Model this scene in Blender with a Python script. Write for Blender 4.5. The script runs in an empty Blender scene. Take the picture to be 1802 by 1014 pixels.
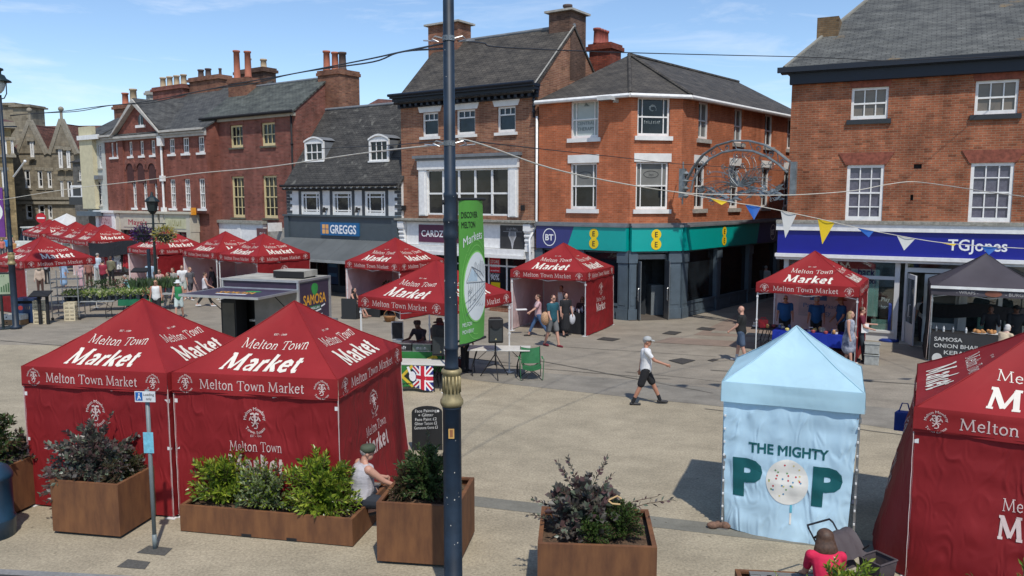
import bpy,bmesh,math,random
from math import sin,cos,pi,radians,atan2,hypot,sqrt
from mathutils import Vector,Matrix,noise
random.seed(7)
SC=bpy.context.scene
F=1407.5; PIT=0.11287; CH=4.988          # focal length in photo pixels,pitch,eye height
cam=bpy.data.cameras.new('camera'); camo=bpy.data.objects.new('camera',cam)
SC.collection.objects.link(camo); SC.camera=camo
cam.sensor_width=36.0; cam.lens=F/1802*36.0; cam.clip_end=3000; cam.clip_start=0.1
camo.location=(0,0,CH); camo.rotation_euler=(pi/2-PIT,0,0)
SUN_AZ=radians(-74); SUN_EL=radians(57)    # azimuth is measured from +X
sdir=Vector((cos(SUN_AZ)*cos(SUN_EL),sin(SUN_AZ)*cos(SUN_EL),sin(SUN_EL)))
sl=bpy.data.lights.new('sun', 'SUN'); sl.energy=2.7; sl.angle=radians(1.0); sl.color=(1,.95,.87)
so=bpy.data.objects.new('sun',sl); SC.collection.objects.link(so)
so.rotation_euler=(-sdir).to_track_quat('-Z', 'Y').to_euler(); so.location=(0,0,60)
W=bpy.data.worlds.new('World'); SC.world=W; W.use_nodes=True
wn=W.node_tree.nodes; wl=W.node_tree.links; wn.clear()
wo=wn.new('ShaderNodeOutputWorld'); bg=wn.new('ShaderNodeBackground'); sky=wn.new('ShaderNodeTexSky')
sky.sky_type = 'NISHITA'; sky.sun_disc=False; sky.sun_elevation=SUN_EL
sky.sun_rotation=atan2(sdir.x,sdir.y); sky.air_density=.95; sky.dust_density=.25; sky.ozone_density=4.0
tc=wn.new('ShaderNodeTexCoord'); mp=wn.new('ShaderNodeMapping'); nz=wn.new('ShaderNodeTexNoise'); cr=wn.new('ShaderNodeValToRGB')
nz2=wn.new('ShaderNodeTexNoise'); mx=wn.new('ShaderNodeMix'); mx.data_type = 'RGBA'; mul=wn.new('ShaderNodeMath'); mul.operation = 'MULTIPLY'
mp.inputs['Scale'].default_value=(2.2,2.2,13); mp.inputs['Location'].default_value=(1.15,.1,1.9); mp.inputs['Rotation'].default_value=(0,radians(4),0)
nz.inputs['Scale'].default_value=1.6; nz.inputs['Detail'].default_value=8; nz.inputs['Roughness'].default_value=.62; nz.inputs['Distortion'].default_value=.6
nz2.inputs['Scale'].default_value=2.1; nz2.inputs['Detail'].default_value=2
cr.color_ramp.elements[0].position=.53; cr.color_ramp.elements[1].position=.80
wl.new(tc.outputs['Generated'],mp.inputs['Vector']); wl.new(mp.outputs[0],nz.inputs['Vector']); wl.new(tc.outputs['Generated'],nz2.inputs['Vector'])
wl.new(nz.outputs['Fac'],cr.inputs['Fac']); wl.new(cr.outputs['Color'],mul.inputs[0]); wl.new(nz2.outputs['Fac'],mul.inputs[1])
wl.new(mul.outputs[0],mx.inputs['Factor']); wl.new(sky.outputs[0],mx.inputs['A']); mx.inputs['B'].default_value=(6.6,6.9,7.4,1)
wl.new(mx.outputs['Result'],bg.inputs['Color']); bg.inputs['Strength'].default_value=.118; wl.new(bg.outputs[0],wo.inputs['Surface'])
SC.view_settings.view_transform = 'Standard'; SC.view_settings.look = 'None'; SC.view_settings.exposure=0.47; SC.view_settings.gamma=1
SC.cycles.max_bounces=6; SC.cycles.diffuse_bounces=3
CP,SP=cos(PIT),sin(PIT)
def ray(px,py):
 u=-(py-507)/F
 return ((px-901)/F,CP+u*SP,u*CP-SP)
def G(px,py,z=0.0):
 d=ray(px,py); t=(z-CH)/d[2]
 return (d[0]*t,d[1]*t)
def PD(px,py,Y):
 d=ray(px,py); t=Y/d[1]
 return Vector((d[0]*t,Y,CH+d[2]*t))
class Frame:
 """local axes of a thing: x along its face (to the right), y into it, z up"""
 def __init__(s,ox,oy,a):
  s.ox,s.oy,s.a=ox,oy,a; s.c,s.s=cos(a),sin(a)
 def tolocal(s,x,y):
  dx,dy=x-s.ox,y-s.oy
  return (dx*s.c+dy*s.s,-dx*s.s+dy*s.c)
 def world(s,x,y):
  return (s.ox+x*s.c-y*s.s,s.oy+x*s.s+y*s.c)
 def loc(s,px,py,y=0.0):
  d=ray(px,py); n=(-s.s,s.c)
  t=(y-((0-s.ox)*n[0]+(0-s.oy)*n[1]))/(d[0]*n[0]+d[1]*n[1])
  X,Y=d[0]*t,d[1]*t
  return (s.tolocal(X,Y)[0],CH+d[2]*t)
 def locx(s,px,py,x):
  d=ray(px,py); e=(s.c,s.s)
  t=(x-((0-s.ox)*e[0]+(0-s.oy)*e[1]))/(d[0]*e[0]+d[1]*e[1])
  X,Y=d[0]*t,d[1]*t
  return (s.tolocal(X,Y)[1],CH+d[2]*t)
 def at(s,px,py,y=0.0):
  x,z=s.loc(px,py,y); X,Y=s.world(x,y)
  return Frame(X,Y,s.a)
 def rect(s,l,t,r,b,y=0.0):
  xm,ym=(l+r)/2,(t+b)/2
  return (s.loc(l,ym,y)[0],s.loc(r,ym,y)[0],s.loc(xm,b,y)[1],s.loc(xm,t,y)[1])
C=SC.collection
def tag(o,label=None,cat=None,group=None,kind=None):
 if label: o['label']=label
 if cat: o['category']=cat
 if group: o['group']=group
 if kind: o['kind']=kind
 return o
def thing(name,label,cat,loc=(0,0,0),rz=0,group=None):
 o=bpy.data.objects.new(name,None); C.objects.link(o); o.empty_display_size=.2
 if len(loc)==2: loc=(loc[0],loc[1],0)
 o.location=loc; o.rotation_euler=(0,0,rz)
 return tag(o,label,cat,group)
class MB:
 def __init__(s): s.v=[]; s.f=[]; s.m=[]; s.cur=0
 def mat(s,i): s.cur=i; return s
 def face(s,pts):
  b=len(s.v); s.v+=[tuple(p) for p in pts]; s.f.append(tuple(range(b,b+len(pts)))); s.m.append(s.cur)
 def raw(s,vs,fs):
  b=len(s.v); s.v+=[tuple(p) for p in vs]
  for f in fs: s.f.append(tuple(b+i for i in f)); s.m.append(s.cur)
 def box(s,x0,x1,y0,y1,z0,z1):
  if x0>x1: x0,x1=x1,x0
  if y0>y1: y0,y1=y1,y0
  if z0>z1: z0,z1=z1,z0
  v=[(x0,y0,z0),(x1,y0,z0),(x1,y1,z0),(x0,y1,z0),(x0,y0,z1),(x1,y0,z1),(x1,y1,z1),(x0,y1,z1)]
  s.raw(v,[(0,3,2,1),(4,5,6,7),(0,1,5,4),(1,2,6,5),(2,3,7,6),(3,0,4,7)]); return s
 def cyl(s,p0,p1,r0,r1=None,n=10,caps=True):
  r1=r0 if r1 is None else r1
  p0,p1=Vector(p0),Vector(p1); d=(p1-p0)
  if d.length<1e-6: return s
  d.normalize(); a=d.orthogonal().normalized(); b=d.cross(a)
  vs=[]
  for p,r in ((p0,r0),(p1,r1)):
   for i in range(n):
    t=2*pi*i/n; vs.append(p+a*(cos(t)*r)+b*(sin(t)*r))
  fs=[(i,(i+1) % n,n+(i+1) % n,n+i) for i in range(n)]
  if caps: fs+=[tuple(range(n-1,-1,-1)),tuple(range(n,2*n))]
  s.raw(vs,fs); return s
 def tube(s,pts,r,n=6):
  pts=[Vector(p) for p in pts]; vs=[]; fs=[]; m=len(pts)
  a=None
  for i,p in enumerate(pts):
   d=(pts[min(i+1,m-1)]-pts[max(i-1,0)]).normalized()
   if a is None: a=d.orthogonal().normalized()
   a=(a-d*a.dot(d)).normalized(); b=d.cross(a)
   rr=r[i] if isinstance(r,(list,tuple)) else r
   for k in range(n):
    t=2*pi*k/n; vs.append(p+a*(cos(t)*rr)+b*(sin(t)*rr))
  for i in range(m-1):
   for k in range(n):
    fs.append((i*n+k,i*n+(k+1) % n,(i+1)*n+(k+1) % n,(i+1)*n+k))
  fs+=[tuple(range(n-1,-1,-1)),tuple(range((m-1)*n,m*n))]
  s.raw(vs,fs); return s
 def lathe(s,prof,c=(0,0,0),n=16,sx=1,sy=1):
  vs=[]; fs=[]; m=len(prof)
  for r,z in prof:
   for k in range(n):
    t=2*pi*k/n; vs.append((c[0]+r*cos(t)*sx,c[1]+r*sin(t)*sy,c[2]+z))
  for i in range(m-1):
   for k in range(n):
    fs.append((i*n+k,i*n+(k+1) % n,(i+1)*n+(k+1) % n,(i+1)*n+k))
  fs+=[tuple(range(n-1,-1,-1)),tuple(range((m-1)*n,m*n))]
  s.raw(vs,fs); return s
 def ball(s,c,r,sx=1,sy=1,sz=1,n=10,m=7):
  prof=[(max(1e-4,sin(pi*i/m))*r,-cos(pi*i/m)*r*sz) for i in range(m+1)]
  return s.lathe(prof,c,n,sx,sy)
 def grid(s,nu,nv,fn,flip=False):
  vs=[fn(i/nu,j/nv) for j in range(nv+1) for i in range(nu+1)]
  fs=[]
  for j in range(nv):
   for i in range(nu):
    a=j*(nu+1)+i
    q=(a,a+1,a+nu+2,a+nu+1)
    fs.append(q[::-1] if flip else q)
  s.raw(vs,fs); return s
 def flat(s,shape,fn):
  vs,fs=shape
  s.raw([fn(*p) for p in vs],fs); return s
 def prism(s,poly,z0,z1):
  n=len(poly)
  vs=[(x,y,z0) for x,y in poly]+[(x,y,z1) for x,y in poly]
  s.raw(vs,[tuple(range(n-1,-1,-1)),tuple(range(n,2*n))]+[(i,(i+1) % n,n+(i+1) % n,n+i) for i in range(n)]); return s
 def xform(s,M):
  s.v=[tuple(M @ Vector(p)) for p in s.v]; return s
 def build(s,name,mats,parent=None,smooth=False,bevel=0):
  me=bpy.data.meshes.new(name); me.from_pydata(s.v,[],s.f)
  if not isinstance(mats,(list,tuple)): mats=[mats]
  for m in mats: me.materials.append(m)
  me.polygons.foreach_set('material_index',s.m)
  if smooth: me.polygons.foreach_set('use_smooth',[True]*len(s.f))
  me.update()
  o=bpy.data.objects.new(name,me); C.objects.link(o)
  if parent: o.parent=parent
  if bevel:
   b=o.modifiers.new('bevel', 'BEVEL'); b.width=bevel; b.segments=2; b.limit_method = 'ANGLE'
  return o
def struct(o,lab=None):
 o['kind'] = 'structure'
 if lab: o['label']=lab
 return o
_tc={}
from mathutils.geometry import tessellate_polygon
def _raw(st,bold):
 cu=bpy.data.curves.new('writing', 'FONT'); cu.body=st; cu.size=1; cu.offset=bold; cu.align_x = 'LEFT'; cu.resolution_u=3
 o=bpy.data.objects.new('writing',cu); C.objects.link(o); bpy.context.view_layer.update()
 me=bpy.data.meshes.new_from_object(o.evaluated_get(bpy.context.evaluated_depsgraph_get()))
 vs=[(v.co.x,v.co.y) for v in me.vertices]; fs=[tuple(p.vertices) for p in me.polygons]
 C.objects.unlink(o); bpy.data.objects.remove(o); bpy.data.curves.remove(cu); bpy.data.meshes.remove(me); return vs,fs
def _words(st,bold):
 """the built-in font fills its thickened M wrongly, so that letter is drawn here"""
 if 'M' not in st or not bold: return _raw(st,bold)
 i0=min(p[0] for p in _raw('I',bold)[0]); V=[]; Fs=[]; x=0
 for k,part in enumerate(st.split('M')):
  if k:
   b=bold; P=[(.071-b,-b),(.071-b,.684+b),(.165+b*.6,.684+b),(.391,.405+b),(.617-b*.6,.684+b),(.711+b,.684+b),(.711+b,-b),(.611-b,-b),(.611-b,.52),(.40+b*.3,.262-b),(.382-b*.3,.262-b),(.171+b,.52),(.171+b,-b)]
   o=len(V); V+=[(x+a,c) for a,c in P]; Fs+=[tuple(o+i for i in t) for t in tessellate_polygon([[Vector((a,c,0)) for a,c in P]])]; x+=.80
  if part:
   v,f=_raw(part + 'I',bold); adv=max(p[0] for p in v)-(max(p[0] for p in _raw('I',bold)[0]))
   v,f=_raw(part,bold) if part.strip() else ([],[]); o=len(V); V+=[(x+a,c) for a,c in v]; Fs+=[tuple(o+i for i in t) for t in f]; x+=adv
 return V,Fs
def text(st,size=1.0,bold=0.0,w=None,track=1.0,ang=0):
 """outline of a string as flat faces, centred on 0,0; w squeezes it to a width"""
 key=(st,bold,track)
 if key not in _tc:
  vs,fs=_words(st,bold)
  xs=[p[0] for p in vs]; m=(min(xs)+max(xs))/2
  _tc[key]=([(x-m,y) for x,y in vs],fs)
 vs,fs=_tc[key]; W0=max(p[0] for p in vs)-min(p[0] for p in vs)
 kx=size if w is None else w/W0
 ca,sa=cos(ang),sin(ang)
 return ([((x*kx)*ca-(y*size)*sa,(x*kx)*sa+(y*size)*ca,0) for x,y in vs],fs)
GL={
'M': (.90,[([(.08,0),(.14,.70)],0),([(.13,.70),(.43,.04)],1),([(.43,.04),(.70,.70)],0),([(.70,.70),(.77,0)],1),([(0,0),(.18,0)],2),([(.66,0),(.88,0)],2),([(.02,.70),(.2,.70)],2),([(.64,.70),(.84,.70)],2)]),
'e': (.49,[([(.07,.27),(.41,.27)],0),([(.41,.27),(.38,.42),(.25,.49),(.12,.42),(.07,.25),(.12,.08),(.26,.01),(.42,.09)],1)]),
'l': (.25,[([(.12,0),(.12,.74)],1),([(.02,0),(.22,0)],2),([(.02,.72),(.12,.73)],2)]),
't': (.35,[([(.15,.62),(.15,.1),(.21,.02),(.32,.05)],1),([(.03,.46),(.31,.46)],2)]),
'o': (.51,[([(.25+.19*cos(i*pi/6),.25+.235*sin(i*pi/6)) for i in range(13)],1)]),
'n': (.56,[([(.11,0),(.11,.47)],1),([(.11,.36),(.2,.46),(.32,.47),(.41,.38),(.42,0)],1),([(.02,0),(.2,0)],2),([(.33,0),(.52,0)],2),([(.02,.46),(.1,.47)],2)]),
'T': (.64,[([(.33,0),(.33,.70)],1),([(.03,.69),(.63,.69)],2),([(.04,.70),(.02,.54)],0),([(.62,.70),(.64,.54)],0),([(.22,0),(.44,0)],2)]),
'w': (.70,[([(.06,.47),(.2,.02)],1),([(.2,.02),(.35,.46)],0),([(.35,.46),(.49,.02)],1),([(.49,.02),(.63,.47)],0),([(0,.47),(.13,.47)],2),([(.56,.47),(.69,.47)],2)]),
'a': (.49,[([(.37,.02),(.37,.36),(.30,.47),(.17,.48),(.08,.41)],1),([(.37,.27),(.2,.26),(.08,.19),(.08,.09),(.16,.01),(.28,.03),(.37,.11)],0),([(.34,.02),(.46,0)],2)]),
'r': (.38,[([(.11,0),(.11,.47)],1),([(.11,.33),(.19,.45),(.33,.46)],1),([(.02,0),(.22,0)],2),([(.02,.46),(.1,.47)],2)]),
'k': (.50,[([(.11,0),(.11,.74)],1),([(.13,.2),(.38,.46)],0),([(.2,.28),(.41,.01)],1),([(.02,0),(.2,0)],2),([(.32,0),(.5,0)],2),([(.02,.72),(.1,.73)],2),([(.3,.46),(.46,.46)],2)]),
' ': (.26,[])}
def ribbon(pts,w,off):
 vs=[]; fs=[]; n=len(pts)
 for i,p in enumerate(pts):
  a=pts[max(0,i-1)]; b=pts[min(n-1,i+1)]
  dx,dy=b[0]-a[0],b[1]-a[1]; L=hypot(dx,dy) or 1
  nx,ny=-dy/L*w/2,dx/L*w/2
  vs+=[(p[0]+nx,p[1]+ny,off),(p[0]-nx,p[1]-ny,off)]
 for i in range(n-1): fs.append((2*i,2*i+1,2*i+3,2*i+2))
 return vs,fs
_sc={}
def serif(st,width,weight,h=None,slant=0.0):
 """serif lettering made of strokes; third coordinate stacks strokes so no two faces share a plane"""
 key=(st,width,weight,h,slant)
 if key in _sc: return _sc[key]
 kk={0: weight*.62,1: weight,2: weight*.55}
 V=[]; Fs=[]; x=0; lay=0
 for ch in st:
  adv,strokes=GL[ch]
  for pts,k in strokes:
   v,f=ribbon([(x+a,b) for a,b in pts],kk[k],lay*.00035); lay=(lay+1) % 9
   o=len(V); V+=v; Fs+=[tuple(i+o for i in q) for q in f]
  x+=adv+weight*.3
 sx=width/x; sy=sx if h is None else h/.72
 V=[((a-x/2+slant*b)*sx,b*sy,c) for a,b,c in V]
 _sc[key]=(V,Fs); return _sc[key]
def join(*shapes):
 V=[]; Fs=[]
 for v,f in shapes:
  o=len(V); V+=v; Fs+=[tuple(i+o for i in q) for q in f]
 return V,Fs
def move(sh,dx,dy,k=1): return ([(x*k+dx,y*k+dy,z) for x,y,z in sh[0]],sh[1])
def disc(cx,cy,rx,ry=None,n=20,off=0,a0=0,a1=2*pi):
 ry=ry or rx
 return ([(cx+rx*cos(a0+(a1-a0)*i/n),cy+ry*sin(a0+(a1-a0)*i/n),off) for i in range(n)],[tuple(range(n))])
def rectf(x0,x1,y0,y1,off=0): return ([(x0,y0,off),(x1,y0,off),(x1,y1,off),(x0,y1,off)],[(0,1,2,3)])
def arc_text(st,r,size,a_mid,bottom=False):
 V,Fs=text(st,size,.012)
 out=[]
 for x,y,z in V:
  if not bottom: t=a_mid-x/r; out.append(((r+y)*cos(t),(r+y)*sin(t),z))
  else: t=a_mid+x/r; out.append(((r+size*.7-y)*cos(t),(r+size*.7-y)*sin(t),z))
 return out,Fs
def make_crest():
 s=[arc_text('Melton Mowbray',.118,.052,pi/2),arc_text('Town Estate',.125,.05,-pi/2,True)]
 L=[([(-.055,.075),(-.02,.085),(-.005,.07)],.02),([(.055,.075),(.02,.085),(.005,.07)],.02),([(0,.07),(.004,-.02)],.028),
  ([(-.05,.05),(-.045,.02),(-.02,0)],.016),([(.05,.05),(.045,.02),(.02,0)],.016),([(-.06,.035),(-.075,.0)],.012),([(.06,.035),(.075,.0)],.012),
  ([(-.03,.045),(.03,.045)],.012),([(0,-.02),(-.03,-.06),(-.045,-.065)],.015),([(0,-.02),(.03,-.05),(.025,-.085)],.015),([(-.02,-.03),(-.05,-.02)],.01),([(.02,-.02),(.055,-.03)],.01),([(-.02,-.09),(.02,-.09)],.012)]
 for i,(p,w) in enumerate(L): s.append(ribbon(p,w,.0004*(i+1)))
 return join(*s)
CREST=make_crest()
def dense(sh,size):
 """cut big letter faces into small ones so they can follow rippled cloth"""
 bm=bmesh.new(); vs=[bm.verts.new(v) for v in sh[0]]
 for f in sh[1]:
  try: bm.faces.new([vs[i] for i in f])
  except ValueError: pass
 bmesh.ops.triangulate(bm,faces=bm.faces[:])
 for _ in range(7):
  e=[x for x in bm.edges if x.calc_length()>size]
  if not e: break
  bmesh.ops.subdivide_edges(bm,edges=e,cuts=1); bmesh.ops.triangulate(bm,faces=bm.faces[:])
 bm.verts.index_update(); r=([tuple(v.co) for v in bm.verts],[tuple(v.index for v in f.verts) for f in bm.faces]); bm.free(); return r
def scrib(n,w,h,seed=0):
 """a line of marks too small to read"""
 rr=random.Random(seed); x=-w/2; out=[]; st=w/n
 for k in range(n):
  a=st*rr.uniform(.45,.75); t=rr.choice((0,1,2)); y0=0; y1=h*rr.choice((1,.8,1))
  out.append(rectf(x,x+a*.35,y0,y1))
  if t: out.append(rectf(x+a*.4,x+a,y0 if t==1 else y1*.7,y1*.3 if t==1 else y1))
  x+=st
 return join(*out)
def nt(name):
 m=bpy.data.materials.new(name); m.use_nodes=True
 n=m.node_tree.nodes; return m,n,m.node_tree.links,n['Principled BSDF']
def col(c): return (c[0],c[1],c[2],1)
_mc={}
def mat(name,c,rough=.7,metal=0,var=.12,vs=3.0,bump=0,bs=40,c2=None,spec=.5,trans=0,emit=None,stretch=None):
 if name in _mc: return _mc[name]
 m,n,l,p=nt(name)
 p.inputs['Roughness'].default_value=rough; p.inputs['Metallic'].default_value=metal; p.inputs['Specular IOR Level'].default_value=spec
 t=n.new('ShaderNodeTexCoord'); vec=t.outputs['Object']
 if stretch:
  q=n.new('ShaderNodeMapping'); q.inputs['Scale'].default_value=stretch; l.new(vec,q.inputs['Vector']); vec=q.outputs[0]
 nz=n.new('ShaderNodeTexNoise'); nz.inputs['Scale'].default_value=vs; nz.inputs['Detail'].default_value=6; nz.inputs['Roughness'].default_value=.6
 l.new(vec,nz.inputs['Vector'])
 r=n.new('ShaderNodeValToRGB'); l.new(nz.outputs['Fac'],r.inputs['Fac'])
 a=c2 if c2 else tuple(x*(1-var) for x in c); b=c if c2 else tuple(min(1,x*(1+var)) for x in c)
 r.color_ramp.elements[0].position=.35; r.color_ramp.elements[1].position=.65
 r.color_ramp.elements[0].color=col(a); r.color_ramp.elements[1].color=col(b)
 l.new(r.outputs['Color'],p.inputs['Base Color'])
 if bump:
  nb=n.new('ShaderNodeTexNoise'); nb.inputs['Scale'].default_value=bs; nb.inputs['Detail'].default_value=5; l.new(vec,nb.inputs['Vector'])
  bu=n.new('ShaderNodeBump'); bu.inputs['Strength'].default_value=bump; bu.inputs['Distance'].default_value=.02
  l.new(nb.outputs['Fac'],bu.inputs['Height']); l.new(bu.outputs[0],p.inputs['Normal'])
 if trans:
  ts=n.new('ShaderNodeBsdfTranslucent'); l.new(r.outputs['Color'],ts.inputs['Color']); ms=n.new('ShaderNodeMixShader'); ms.inputs[0].default_value=trans
  out=n['Material Output']; l.new(p.outputs[0],ms.inputs[1]); l.new(ts.outputs[0],ms.inputs[2]); l.new(ms.outputs[0],out.inputs['Surface'])
 if emit:
  p.inputs['Emission Color'].default_value=col(c); p.inputs['Emission Strength'].default_value=emit
 _mc[name]=m; return m
def brick(name,c1,c2,mortar,odd=.72,amt=.35,bw=.225,rh=.075,ms=.010,streak=.75):
 if name in _mc: return _mc[name]
 m,n,l,p=nt(name); p.inputs['Roughness'].default_value=.9; p.inputs['Specular IOR Level'].default_value=.25
 t=n.new('ShaderNodeTexCoord'); sx=n.new('ShaderNodeSeparateXYZ'); ad=n.new('ShaderNodeMath'); cx=n.new('ShaderNodeCombineXYZ')
 l.new(t.outputs['Object'],sx.inputs[0]); l.new(sx.outputs[0],ad.inputs[0]); l.new(sx.outputs[1],ad.inputs[1]); l.new(ad.outputs[0],cx.inputs[0]); l.new(sx.outputs[2],cx.inputs[1])
 b=n.new('ShaderNodeTexBrick'); b.inputs['Scale'].default_value=1; b.inputs['Brick Width'].default_value=bw; b.inputs['Row Height'].default_value=rh; b.inputs['Mortar Size'].default_value=ms
 b.inputs['Color1'].default_value=col(c1); b.inputs['Color2'].default_value=col(c2); b.inputs['Mortar'].default_value=col(mortar); b.inputs['Mortar Smooth'].default_value=.3; b.inputs['Bias'].default_value=-.1
 l.new(cx.outputs[0],b.inputs['Vector'])
 nz=n.new('ShaderNodeTexNoise'); nz.inputs['Scale'].default_value=.9; nz.inputs['Detail'].default_value=7; nz.inputs['Roughness'].default_value=.65; l.new(t.outputs['Object'],nz.inputs['Vector'])
 r=n.new('ShaderNodeValToRGB'); l.new(nz.outputs['Fac'],r.inputs['Fac']); r.color_ramp.elements[0].position=.35; r.color_ramp.elements[1].position=.68
 r.color_ramp.elements[0].color=(1-amt,1-amt,1-amt,1); r.color_ramp.elements[1].color=(1+amt*.3,1+amt*.3,1+amt*.3,1)
 mu=n.new('ShaderNodeMix'); mu.data_type = 'RGBA'; mu.blend_type = 'MULTIPLY'; mu.inputs['Factor'].default_value=1
 l.new(b.outputs['Color'],mu.inputs['A']); l.new(r.outputs['Color'],mu.inputs['B']); last=mu.outputs['Result']
 mq=n.new('ShaderNodeMapping'); mq.inputs['Scale'].default_value=(2.2,2.2,.28); l.new(t.outputs['Object'],mq.inputs['Vector'])
 ns=n.new('ShaderNodeTexNoise'); ns.inputs['Scale'].default_value=1.1; ns.inputs['Detail'].default_value=6; ns.inputs['Roughness'].default_value=.7; l.new(mq.outputs[0],ns.inputs['Vector'])
 rs=n.new('ShaderNodeValToRGB'); rs.color_ramp.elements[0].position=.33; rs.color_ramp.elements[1].position=.62; rs.color_ramp.elements[0].color=(.66,.64,.62,1); rs.color_ramp.elements[1].color=(1.06,1.06,1.06,1); l.new(ns.outputs['Fac'],rs.inputs['Fac'])
 ms_=n.new('ShaderNodeMix'); ms_.data_type = 'RGBA'; ms_.blend_type = 'MULTIPLY'; ms_.inputs['Factor'].default_value=streak; l.new(last,ms_.inputs['A']); l.new(rs.outputs['Color'],ms_.inputs['B']); last=ms_.outputs['Result']
 vo=n.new('ShaderNodeTexWhiteNoise'); fl=n.new('ShaderNodeVectorMath'); fl.operation = 'SNAP'; fl.inputs[1].default_value=(bw,rh,1); l.new(cx.outputs[0],fl.inputs[0]); l.new(fl.outputs[0],vo.inputs['Vector'])
 r2=n.new('ShaderNodeValToRGB'); r2.color_ramp.interpolation = 'CONSTANT'; r2.color_ramp.elements[0].color=(odd,odd,odd,1); r2.color_ramp.elements[1].position=.07; r2.color_ramp.elements[1].color=(1,1,1,1)
 e=r2.color_ramp.elements.new(.93); e.color=(1.22,1.18,1.14,1); l.new(vo.outputs['Value'],r2.inputs['Fac'])
 m2=n.new('ShaderNodeMix'); m2.data_type = 'RGBA'; m2.blend_type = 'MULTIPLY'; m2.inputs['Factor'].default_value=1; l.new(last,m2.inputs['A']); l.new(r2.outputs['Color'],m2.inputs['B']); last=m2.outputs['Result']
 l.new(last,p.inputs['Base Color'])
 bu=n.new('ShaderNodeBump'); bu.inputs['Strength'].default_value=.5; bu.inputs['Distance'].default_value=.01; bu.invert=True; l.new(b.outputs['Fac'],bu.inputs['Height']); l.new(bu.outputs[0],p.inputs['Normal'])
 _mc[name]=m; return m
def slate(name,c1,c2,c3,lichen=None,rh=.22,bw=.3):
 if name in _mc: return _mc[name]
 m,n,l,p=nt(name); p.inputs['Roughness'].default_value=.75; p.inputs['Specular IOR Level'].default_value=.3
 t=n.new('ShaderNodeTexCoord'); sx=n.new('ShaderNodeSeparateXYZ'); cx=n.new('ShaderNodeCombineXYZ'); ad=n.new('ShaderNodeMath')
 l.new(t.outputs['Object'],sx.inputs[0]); l.new(sx.outputs[0],cx.inputs[0]); l.new(sx.outputs[1],ad.inputs[0]); l.new(sx.outputs[2],ad.inputs[1]); l.new(ad.outputs[0],cx.inputs[1])
 b=n.new('ShaderNodeTexBrick'); b.inputs['Scale'].default_value=1; b.inputs['Brick Width'].default_value=bw; b.inputs['Row Height'].default_value=rh; b.inputs['Mortar Size'].default_value=.016
 b.inputs['Color1'].default_value=col(c1); b.inputs['Color2'].default_value=col(c2); b.inputs['Mortar'].default_value=col(c3); l.new(cx.outputs[0],b.inputs['Vector'])
 mp_=n.new('ShaderNodeMapping'); mp_.inputs['Scale'].default_value=(1.0,1.0,3.5); l.new(t.outputs['Object'],mp_.inputs['Vector'])
 nz=n.new('ShaderNodeTexNoise'); nz.inputs['Scale'].default_value=1.3; nz.inputs['Detail'].default_value=9; nz.inputs['Roughness'].default_value=.7; l.new(mp_.outputs[0],nz.inputs['Vector'])
 r=n.new('ShaderNodeValToRGB'); l.new(nz.outputs['Fac'],r.inputs['Fac']); r.color_ramp.elements[0].position=.33; r.color_ramp.elements[1].position=.7
 r.color_ramp.elements[0].color=(.5,.5,.5,1); r.color_ramp.elements[1].color=(1.85,1.78,1.62,1)
 mu=n.new('ShaderNodeMix'); mu.data_type = 'RGBA'; mu.blend_type = 'MULTIPLY'; mu.inputs['Factor'].default_value=1
 l.new(b.outputs['Color'],mu.inputs['A']); l.new(r.outputs['Color'],mu.inputs['B']); last=mu.outputs['Result']
 if lichen:
  n3=n.new('ShaderNodeTexNoise'); n3.inputs['Scale'].default_value=lichen[1]; n3.inputs['Detail'].default_value=5; l.new(t.outputs['Object'],n3.inputs['Vector'])
  r3=n.new('ShaderNodeValToRGB'); r3.color_ramp.elements[0].position=lichen[2]; r3.color_ramp.elements[1].position=lichen[2]+.08; l.new(n3.outputs['Fac'],r3.inputs['Fac'])
  m3=n.new('ShaderNodeMix'); m3.data_type = 'RGBA'; l.new(r3.outputs['Color'],m3.inputs['Factor']); l.new(last,m3.inputs['A']); m3.inputs['B'].default_value=col(lichen[0]); last=m3.outputs['Result']
 l.new(last,p.inputs['Base Color'])
 bu=n.new('ShaderNodeBump'); bu.inputs['Strength'].default_value=.6; bu.inputs['Distance'].default_value=.02; bu.invert=True; l.new(b.outputs['Fac'],bu.inputs['Height']); l.new(bu.outputs[0],p.inputs['Normal'])
 _mc[name]=m; return m
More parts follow.
